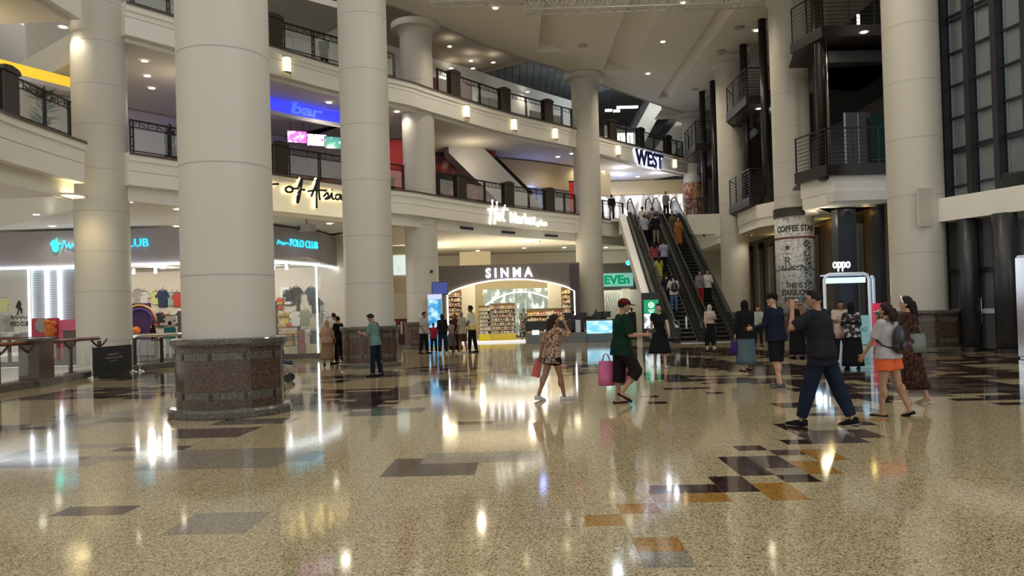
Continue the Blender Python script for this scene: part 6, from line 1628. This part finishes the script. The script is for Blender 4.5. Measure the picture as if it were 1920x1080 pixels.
bm=new_bm(); r=B['hand'][1]; box(bm,(r.x+.03,r.y+.01,r.z+.045),(.07,.012,.14),R=Matrix.Rotation(1.2,4,'Y')); tag(obj('mobile_phone',bm,BLACK),'dark phone held by the person in the green polo','phone')
Cc=person('person in a black knee-length dress and white trainers, facing the camera',(1238,689),hgt(1238,689,568),172,dict(fem=True,skin='light',top=('dress_top',BLK,.5,0,.02),bottom=('skirt',BLK,.38,.16),shoes=WHT,sole=WHT,hair='bun'),
   dict(legL=(14,4,3,8),legR=(-12,8,3,-8),armL=(20,12,16,0),armR=(-8,8,10,0),head=(-18,0)),vox=.013)
D=person('person in black headscarf and top with a long teal denim skirt, seen from behind',(1400,695),hgt(1400,695,562),4,dict(fem=True,fat=1.12,skin='mid',top=('blouse',BLK,1.9,-.12,.035),bottom=('skirt',ramp_mat('teal_denim',[(0,(.05,.085,.10)),(1,(.085,.13,.145))],5,.85),.16,.02),shoes=BLK,sandal=True,hair='hijab',hairm=BLK),
   dict(legL=(-6,4,4,0),legR=(12,4,3,6),armL=(-6,14,12,0),armR=(12,8,30,0)),vox=.014)
l=D['hand'][-1]; carrier('small purple bag in the left hand of the person in the teal skirt',(l.x,l.y,l.z+.05),.22,.30,.08,cloth('purple',(.06,.025,.16)))
E=person('person in a navy jacket, black shorts and dark cap, glancing back to the left',(1462,727),hgt(1462,727,548),38,dict(skin='light',fat=1.12,top=('jacket',NAVY,1.9,-.06,.036),bottom=('shorts',BLK,1.0,1.3),shoes=cloth('grey_shoe',(.10,.10,.10)),sole=mat('sole_grey',(.2,.2,.2),.7),hair='cap',capm=BLK),
   dict(lean=3,legL=(-7,6,3,-4),legR=(8,8,3,4),armL=(8,14,70,6),armR=(10,10,84,18),head=(62,0)),vox=.012)
Fp=person('person in a pale bucket hat and long black dress with a brown shoulder bag',(1497,672),hgt(1497,672,560),10,dict(fem=True,skin='light',top=('blouse',BLK,1.5,0,.03),bottom=('skirt',BLK,.12,.06),shoes=BLK,hair='cap',capm=cloth('pale_hat',(.55,.47,.38))),dict(head=(40,0),armR=(40,10,100,20)),vox=.016)
carrier('brown shoulder bag hanging on the person in the pale hat',(Fp['chest'].x+.16,Fp['chest'].y-.2,Fp['chest'].z+.05),.3,.3,.12,mat('tan_leather',(.36,.15,.06),.5),name='shoulder_bag')
G=person('person in a charcoal polo and blue jeans striding left, hands lifted to the face',(1550,798),hgt(1550,798,540)*1.0,48,dict(fat=1.22,skin='mid',top=('polo_shirt',CHAR,.9,-.13,.03),bottom=('trousers',DENIM,1.93,1.05),shoes=BLK,sole=mat('sole_pale',(.25,.24,.22),.7),hair='short',collar=CHAR),
   dict(lean=4,legL=(17,2,5,3),legR=(-18,4,5,-12),armL=(50,26,124,22),armR=(50,10,120,28),head=(14,-2),curl=70),vox=.011)
h_=(G['hand'][-1]+G['hand'][1])/2
bm=new_bm(); box(bm,(0,0,0),(.15,.012,.075)); bmesh.ops.bevel(bm,geom=bm.edges[:],offset=.005,segments=1,affect='EDGES'); tag(obj('mobile_phone',bm,BLACK,loc=h_+Vector((-.03,.03,.02)),rz=.9),'phone held up before the face of the person in the charcoal polo','phone')
H_=person('person in a cream shirt with folded arms, behind the person in the charcoal polo',(1578,682),hgt(1578,682,562),176,dict(skin='tan',fat=1.1,top=('shirt',CREAM,.9,-.08,.025),bottom=('trousers',BLK,1.95),shoes=BLK,hair='short'),dict(armL=(24,6,92,46),armR=(24,6,92,46)),vox=.016)
I_=person('person in a long black headscarf, black and white top and black skirt',(1600,692),hgt(1600,692,566),-12,dict(fem=True,fat=1.08,skin='mid',top=('blouse',BWP,1.8,-.1,.035),bottom=('skirt',BLK,.08,.07),shoes=BLK,sole=WHITE,hair='hijab',hairm=BLK,hijablong=True),dict(armL=(25,10,70,20),armR=(14,12,50,20)),vox=.015)
carrier('pale pink handbag on the arm of the person in the black and white top',(I_['hand'][-1].x-.12,I_['hand'][-1].y-.15,I_['hand'][-1].z+.1),.26,.34,.12,mat('pale_pink_leather',(.55,.36,.32),.6),name='handbag')
K_=person('person in a pale grey T-shirt and orange shorts with a black backpack, walking left',(1680,781),hgt(1680,781,565),30,dict(fem=True,fat=1.15,skin='mid',top=('t_shirt',cloth('pale_grey',(.50,.47,.48)),.85,-.04,.028),bottom=('shorts',cloth('orange',(.85,.16,.055)),.50,1.4),shoes=BLK,sandal=True,hair='long',hairlen=.20,hairm=HAIRB),
   dict(lean=0,legL=(5,3,3,0),legR=(-8,16,3,-22),armL=(24,12,8,0),armR=(16,10,30,0),head=(8,-2),curl=25),vox=.011)
# ponytail-like back hair for her
def backpack(P_,label):
    s=P_['s']; t=thing('backpack',label,'backpack',P_['root'].location,P_['root'].rotation_euler.z)
    c=P_['pel']+P_['up']*.24*s
    bm=new_bm(); ell(bm,c+Vector((0,-.21*s,.02*s)),(.155*s,.10*s,.21*s),None,3); ell(bm,c+Vector((0,-.20*s,-.09*s)),(.16*s,.10*s,.12*s),None,2)
    remesh('pack',bm,.012,mat('black_nylon',(.014,.012,.016),.4),t)
    bm=new_bm(); ell(bm,c+Vector((0,-.30*s,-.08*s)),(.12*s,.04*s,.085*s),None,2); obj('front_pocket',bm,ramp_mat('dark_floral',[(0,(.015,.012,.018)),(.55,(.02,.015,.02)),(.6,(.25,.08,.06)),(.66,(.02,.02,.02)),(.8,(.08,.03,.07))],14,.5),t)
    for sd in (-1,1):
        x=sd*.095*s; sh=P_['sh']
        bm=new_bm(); tube(bm,[Vector((x,-.16*s,sh.z-.02*s)),Vector((x,-.06*s,sh.z+.055*s)),Vector((x*1.05,.05*s,sh.z+.03*s)),Vector((x*1.2,.135*s,sh.z-.10*s)),Vector((x*1.75,.10*s,sh.z-.24*s)),Vector((x*1.9,-.02*s,sh.z-.33*s)),Vector((x*1.2,-.15*s,sh.z-.38*s))],.014*s,6); obj('strap',bm,mat('black_nylon',(.014,.012,.016)),t)
    bm=new_bm(); tube(bm,[c+Vector((-.04*s,-.2*s,.2*s)),c+Vector((-.03*s,-.21*s,.27*s)),c+Vector((.03*s,-.21*s,.27*s)),c+Vector((.04*s,-.2*s,.2*s))],.009*s,6); obj('top_handle',bm,mat('black_nylon',(.014,.012,.016)),t)
    return t
backpack(K_,'small black backpack with a floral pocket worn over the pale grey T-shirt')
L_=person('person with long black hair, white headband and long dark red patterned dress, walking left',(1719,757),hgt(1719,757,553),52,dict(fem=True,fat=1.05,skin='light',top=('blouse',ETH,1.5,0,.035),bottom=('skirt',ETH,.24,.03),shoes=mat('beige_shoe',(.45,.33,.24),.5),sole=WHITE,hair='long',hairlen=.34),
   dict(legL=(7,4,3,2),legR=(-9,8,3,-12),armL=(10,8,20,0),armR=(6,10,22,0),head=(10,-2)),vox=.012)
bm=new_bm(); hr=L_; 
pts=[hr['M']@(hr['hc']+hr['HR']@Vector((.094*math.cos(a),.035+.02*math.sin(a),.118*math.sin(a)+.0))) for a in [PI*k/10 for k in range(11)]]
tube(bm,pts,.012,6); tag(obj('headband',bm,WHITE),'white headband in the long black hair of the person in the patterned dress','headband')
carrier('soft grey-green handbag hanging behind the person in the patterned dress',(L_['hip'].x+.03,L_['hip'].y-.12,L_['hip'].z+.32),.24,.28,.14,mat('sage_leather',(.13,.15,.13),.6),name='handbag')
# ---- left figures
M_=person('person in a pale teal T-shirt and navy trousers looking down at a phone, facing left',(707,706),hgt(707,706,587),74,dict(skin='mid',top=('t_shirt',TEALC,.9,-.07,.024),bottom=('trousers',NAVY,1.96,1.0),shoes=BLK,sole=mat('sole_pale',(.25,.24,.22)),hair='short'),
   dict(lean=5,legL=(4,2,3,0),legR=(-4,4,3,-3),armL=(16,6,82,22),armR=(14,6,84,22),head=(0,-26),curl=50),vox=.013)
h_=(M_['hand'][-1]+M_['hand'][1])/2; bm=new_bm(); box(bm,(0,0,0),(.08,.15,.012)); tag(obj('mobile_phone',bm,BLACK,loc=h_+Vector((-.0,0,.03))),'phone in the hands of the person in the pale teal T-shirt','phone')
bm=new_bm(); tube(bm,[M_['M']@Vector((.12,-.13,M_['sh'].z-.45)),M_['M']@Vector((.05,-.15,M_['sh'].z-.2)),M_['M']@Vector((-.08,-.11,M_['sh'].z+.03)),M_['M']@Vector((-.1,.02,M_['sh'].z+.07)),M_['M']@Vector((-.02,.15,M_['sh'].z-.12)),M_['M']@Vector((.15,.12,M_['sh'].z-.42))],.011,6); tag(obj('bag_strap',bm,BLACK),'thin black bag strap across the back of the pale teal T-shirt','strap')
person('person in a peach patterned headscarf and beige robe, seen from behind',(615,684),hgt(615,684,600),0,dict(fem=True,fat=1.15,skin='mid',top=('robe_top',PEA,1.8,-.08,.05),bottom=('robe',cloth('beige_robe',(.36,.24,.14)),.20,.06),shoes=BLK,hair='hijab',hairm=PEA,hijablong=True),dict(armL=(10,16,40,0),armR=(10,14,30,0),legR=(12,4,3,4)),vox=.016)
person('person in black shirt and trousers beside the second big column',(637,682),hgt(637,682,592),60,dict(skin='mid',top=('t_shirt',BLK,.8,-.08),bottom=('trousers',BLK,1.95),shoes=BLK,hair='short'),vox=.018)
person('person in a white shirt and dark trousers, half hidden beside the second big column',(629,673),hgt(629,673,586),40,dict(skin='tan',top=('shirt',WHT,.9,-.08),bottom=('trousers',BLK,1.95),shoes=BLK,hair='short'),vox=.02)
GR=[('person in a pale grey shirt, leftmost of the group by the blue totem',795,663,584,-120,dict(skin='tan',fat=1.15,top=('shirt',cloth('pale_shirt',(.45,.45,.43)),.9,-.08,.03),bottom=('trousers',BLK,1.95),shoes=BLK,hair='short')),
('child in a red T-shirt and dark trousers in the group by the blue totem',814,662,605,180,dict(skin='tan',top=('t_shirt',cloth('red',(.55,.03,.09)),.8,-.08),bottom=('trousers',BLK,1.95),shoes=BLK,hair='short')),
('person with long black hair in jeans, in the group by the blue totem',831,663,588,10,dict(fem=True,skin='tan',top=('blouse',BLK,1.2,-.04),bottom=('trousers',DENIM,1.95,1.2),shoes=WHT,hair='long',hairlen=.45)),
('child in a grey dress in the group by the arched shop',847,661,600,30,dict(fem=True,skin='tan',top=('dress_top',cloth('grey_pink',(.40,.33,.32)),.5,0),bottom=('skirt',cloth('grey_dress',(.16,.16,.18)),.35,.2),shoes=WHT,hair='short')),
('person in a maroon robe in the group by the arched shop',855,660,588,170,dict(fem=True,skin='tan',fat=1.1,top=('robe_top',cloth('maroon_robe',(.10,.02,.025)),1.8,0,.04),bottom=('robe',cloth('maroon_robe',(.10,.02,.025)),.1,.1),shoes=BLK,hair='hijab',hairm=cloth('maroon_robe',(.10,.02,.025)))),
('person in a beige shirt and brown shorts in the group by the arched shop',869,662,584,60,dict(skin='tan',fat=1.15,top=('shirt',cloth('beige_shirt',(.42,.37,.30)),.9,-.12,.04),bottom=('shorts',cloth('brown_short',(.08,.05,.04)),1.2 if 0 else 1.0),shoes=WHT,hair='bald')),
('person in a white and yellow T-shirt and black trousers, rightmost of the group',887,661,572,70,dict(skin='dark',top=('t_shirt',ramp_mat('yellow_white_shirt',[(0,(.55,.52,.5)),(.5,(.6,.57,.5)),(.58,(.6,.45,.08)),(1,(.6,.45,.08))],2.2,.85),.85,-.08,.028),bottom=('trousers',BLK,1.95),shoes=BLK,hair='short'))]
for lb,px,pf,ph,fc,of in GR: person(lb,(px,pf),hgt(px,pf,ph),fc,of,dict(armL=(6,8,20,8),armR=(4,8,24,10),legL=(6,3,4,0),legR=(-5,3,4,0)),vox=.017)
person('person in a loose black and white dress inside the arched shop',(983,636),hgt(983,636,578),180,dict(fem=True,skin='tan',top=('dress_top',BWP,.9,0,.03),bottom=('skirt',BWP,.12,.1),shoes=BLK,hair='bun'),vox=.024,low=True)
# staff behind the counters
def stand(label,px,py_head,Y,h,face,of,pose=None,vox=.02,low=False,group=None,z=0):
    p=at(px,py_head,Y); return person(label,None,h,face,of,pose,vox=vox,where=(p.x,Y,z),low=low,group=group)
stand('dark-clothed clerk standing in profile behind the black counter',1062,590,39.9,1.42,-60,dict(fem=True,skin='tan',top=('t_shirt',BLK,.8,-.05),bottom=('trousers',BLK,1.95),shoes=BLK,hair='bun'))
stand('clerk in a grey-blue shirt standing behind the black counter, taller of the two',1075,580,40.1,1.58,40,dict(fem=True,skin='tan',top=('shirt',cloth('slate_shirt',(.08,.09,.13)),.9,-.05),bottom=('trousers',BLK,1.95),shoes=BLK,hair='bun'))
stand('clerk in a dark shirt behind the blue glowing counter',1117,577,39.7,1.60,170,dict(fem=True,skin='mid',top=('shirt',cloth('dark_grey',(.06,.055,.05)),.9,-.05),bottom=('trousers',BLK,1.95),shoes=BLK,hair='short'))
stand('clerk in a dark shirt behind the capped person in green',1184,575,41.2,1.66,150,dict(skin='tan',top=('shirt',cloth('dark_grey',(.06,.055,.05)),.9,-.05),bottom=('trousers',BLK,1.95),shoes=BLK,hair='short'))
person('person in a pale pink blouse and black trousers stepping off the right escalator',(1332,652),hgt(1332,652,571),180,dict(fem=True,skin='light',top=('blouse',cloth('blush',(.55,.42,.38)),1.6,0,.03),bottom=('trousers',BLK,1.95,1.3),shoes=WHT,hair='hijab',hairm=WHT),dict(armL=(30,6,80,20),armR=(8,8,20,0)),vox=.015)
# escalator riders
def esc_pt(px,py):
    lo=34.6
    for k in range(2000):
        Y=lo+k*.006; zz=max(0,min(ZT,(Y-ESC_Y0)/(ESC_Y1-ESC_Y0)*ZT))
        if at(px,py,Y).z>=zz-.02 and Y<46.8 and at(px,py,Y+.01).z-(zz+.0065)<0: return Vector((at(px,py,Y).x,Y,zz+.1))
    return None
def esc_t(px,pyh,h):
    """find Y on the incline for a rider whose head top shows at pyh"""
    best=None
    for k in range(1300):
        Y=34.3+k*.01; zz=max(0,min(ZT,(Y-ESC_Y0)/(ESC_Y1-ESC_Y0)*ZT)); 
        n=38; kk=int((Y-ESC_Y0)/(ESC_Y1-ESC_Y0)*n); 
        e=abs(at(px,pyh,Y).z-(zz+.1+h))
        if best is None or e<best[0]: best=(e,Y,zz)
    Y=best[1]; run=(ESC_Y1-ESC_Y0)/38; k=int((Y-ESC_Y0)/run)
    if Y<ESC_Y0: zz=0.03
    elif Y>ESC_Y1: zz=ZT+.01
    else: zz=ZT*(k+1)/38+.008; Y=ESC_Y0+run*(k+.55)
    return Vector((at(px,pyh,Y).x,Y,zz))
RID=[('white shirt and dark trousers, topmost on the left escalator',1204,386,1.68,0,'white','black','mid'),
('grey top beside the topmost rider on the left escalator',1222,387,1.6,0,'greyp','black','mid'),
('pale blue shirt and black trousers, high on the left escalator',1208,403,1.68,0,'paleblue','black','mid'),
('black shirt and khaki trousers, high on the left escalator',1229,401,1.72,0,'black','khaki','mid'),
('red top on the middle of the left escalator',1222,453,1.62,0,'redtop','black','mid'),
('lilac shirt on the middle of the left escalator',1244,452,1.70,0,'lilac','black','mid'),
('yellow-green long top on the left escalator',1232,481,1.55,0,'lime','lime','tan'),
('dark navy jacket, low on the left escalator',1228,512,1.72,0,'navy','black','mid'),
('white top with black backpack and blue jeans, lowest on the left escalator',1262,515,1.80,0,'white','jeans','light')]
CL={'white':(WHT),'greyp':cloth('grey_mauve',(.22,.2,.23)),'paleblue':cloth('pale_blue',(.35,.42,.50)),'black':BLK,'khaki':cloth('khaki',(.28,.22,.15)),'redtop':cloth('rose',(.35,.06,.08)),'lilac':cloth('lilac',(.32,.34,.5)),'lime':cloth('limey',(.42,.45,.09)),'navy':NAVY,'jeans':cloth('blue_jean',(.10,.17,.32)),'orange':cloth('rust',(.35,.13,.04)),'redd':cloth('red2',(.45,.03,.03)),'olive':cloth('olive',(.08,.09,.05))}
for lb,px,ph,h,fc,t_,b_,sk in RID:
    q=esc_t(px,ph,h); q.x=min(max(q.x,XE[0]-.36),XE[0]+.36)
    R_=person('escalator rider in '+lb,None,h,fc,dict(skin=sk,top=('shirt',CL[t_],.9,-.1 if t_!='lime' else -.35,.03),bottom=('trousers',CL[b_],1.95),shoes=BLK,hair='short' if t_ not in('lime','redtop') else 'long',fem=t_ in('lime','redtop','greyp')),dict(legL=(2,2,2,0),legR=(1,2,2,0),armL=(12,14,40,0),armR=(8,10,30,0)),vox=.02,where=q,low=True)
    if 'backpack' in lb: backpack(R_,'black backpack worn by the lowest rider on the left escalator')
RI2=[('person in a dark outfit with a shoulder bag standing at the head of the escalators',1248,362,1.66,180,'greyp','black','mid','L'),
('olive top and brown trousers, high on the right escalator',1260,400,1.6,180,'olive','khaki','mid','R'),
('rust orange long dress, high on the right escalator',1271,407,1.58,180,'orange','orange','mid','R'),
('grey top, low on the right escalator',1311,505,1.62,180,'greyp','redd','mid','R'),
('white shirt and black trousers, low on the right escalator',1326,504,1.66,180,'white','black','mid','R')]
for lb,px,ph,h,fc,t_,b_,sk,sd in RI2:
    q=esc_t(px,ph,h)
    if sd=='R': q.x=min(max(q.x,XE[1]-.36),XE[1]+.36)
    else: q=Vector((at(px,ph,47.6).x,47.6,ZT+.01))
    person(('escalator rider in ' if sd=='R' else '')+lb,None,h,fc,dict(skin=sk,top=('shirt',CL[t_],1.7,-.1,.03),bottom=('trousers' if b_!='orange' else 'skirt',CL[b_],1.95 if b_!='orange' else .15),shoes=BLK,hair='short' if t_!='orange' else 'hijab',hairm=HAIR if t_!='orange' else CL['orange'],fem=True),dict(legL=(2,2,3,0),legR=(2,2,3,0),armL=(12,10,60,10),armR=(6,8,20,0)),vox=.02,where=q,low=True)
# figures across the floor opening and on upper floors
stand('person in a dark headscarf beyond the left railing, left of the pair',287,612,31.2,1.5,150,dict(fem=True,skin='mid',top=('t_shirt',BLK,1.5,-.05),bottom=('trousers',BLK,1.95),shoes=BLK,hair='hijab',hairm=BLK),low=True,vox=.024)
stand('person in a teal T-shirt beyond the left railing, right of the pair',318,601,31.2,1.62,10,dict(skin='mid',top=('t_shirt',cloth('teal_dark',(.03,.16,.17)),.9,-.05),bottom=('trousers',BLK,1.95),shoes=BLK,hair='short'),low=True,vox=.024)
stand('person in black headscarf behind the first-floor railing, left of the nearest column',319,256,27.9,1.62,170,dict(fem=True,skin='mid',top=('robe_top',BLK,1.8,0),bottom=('robe',BLK,.1,.06),shoes=BLK,hair='hijab',hairm=BLK),low=True,vox=.026,z=Z1)
stand('person leaning behind the second-floor railing between the two big columns',607,60,33.0,1.65,180,dict(fem=False,skin='tan',top=('shirt',BLK,1.2,0),bottom=('trousers',BLK,1.95),shoes=BLK,hair='short'),low=True,vox=.026,z=Z2)
stand('dark-clothed person standing behind the first-floor railing left of the escalators',1147,385,48.2,1.68,0,dict(skin='mid',top=('shirt',BLK,1.2,0),bottom=('trousers',BLK,1.95),shoes=BLK,hair='short'),low=True,vox=.03,z=Z1)
stand('person in white and grey far back between the blue skirt and the navy jacket',1420,577,29.,1.55,180,dict(skin='mid',top=('shirt',cloth('pale_shirt',(.45,.45,.43)),.9,-.05),bottom=('trousers',BLK,1.95),shoes=BLK,hair='short'),low=True,vox=.024)
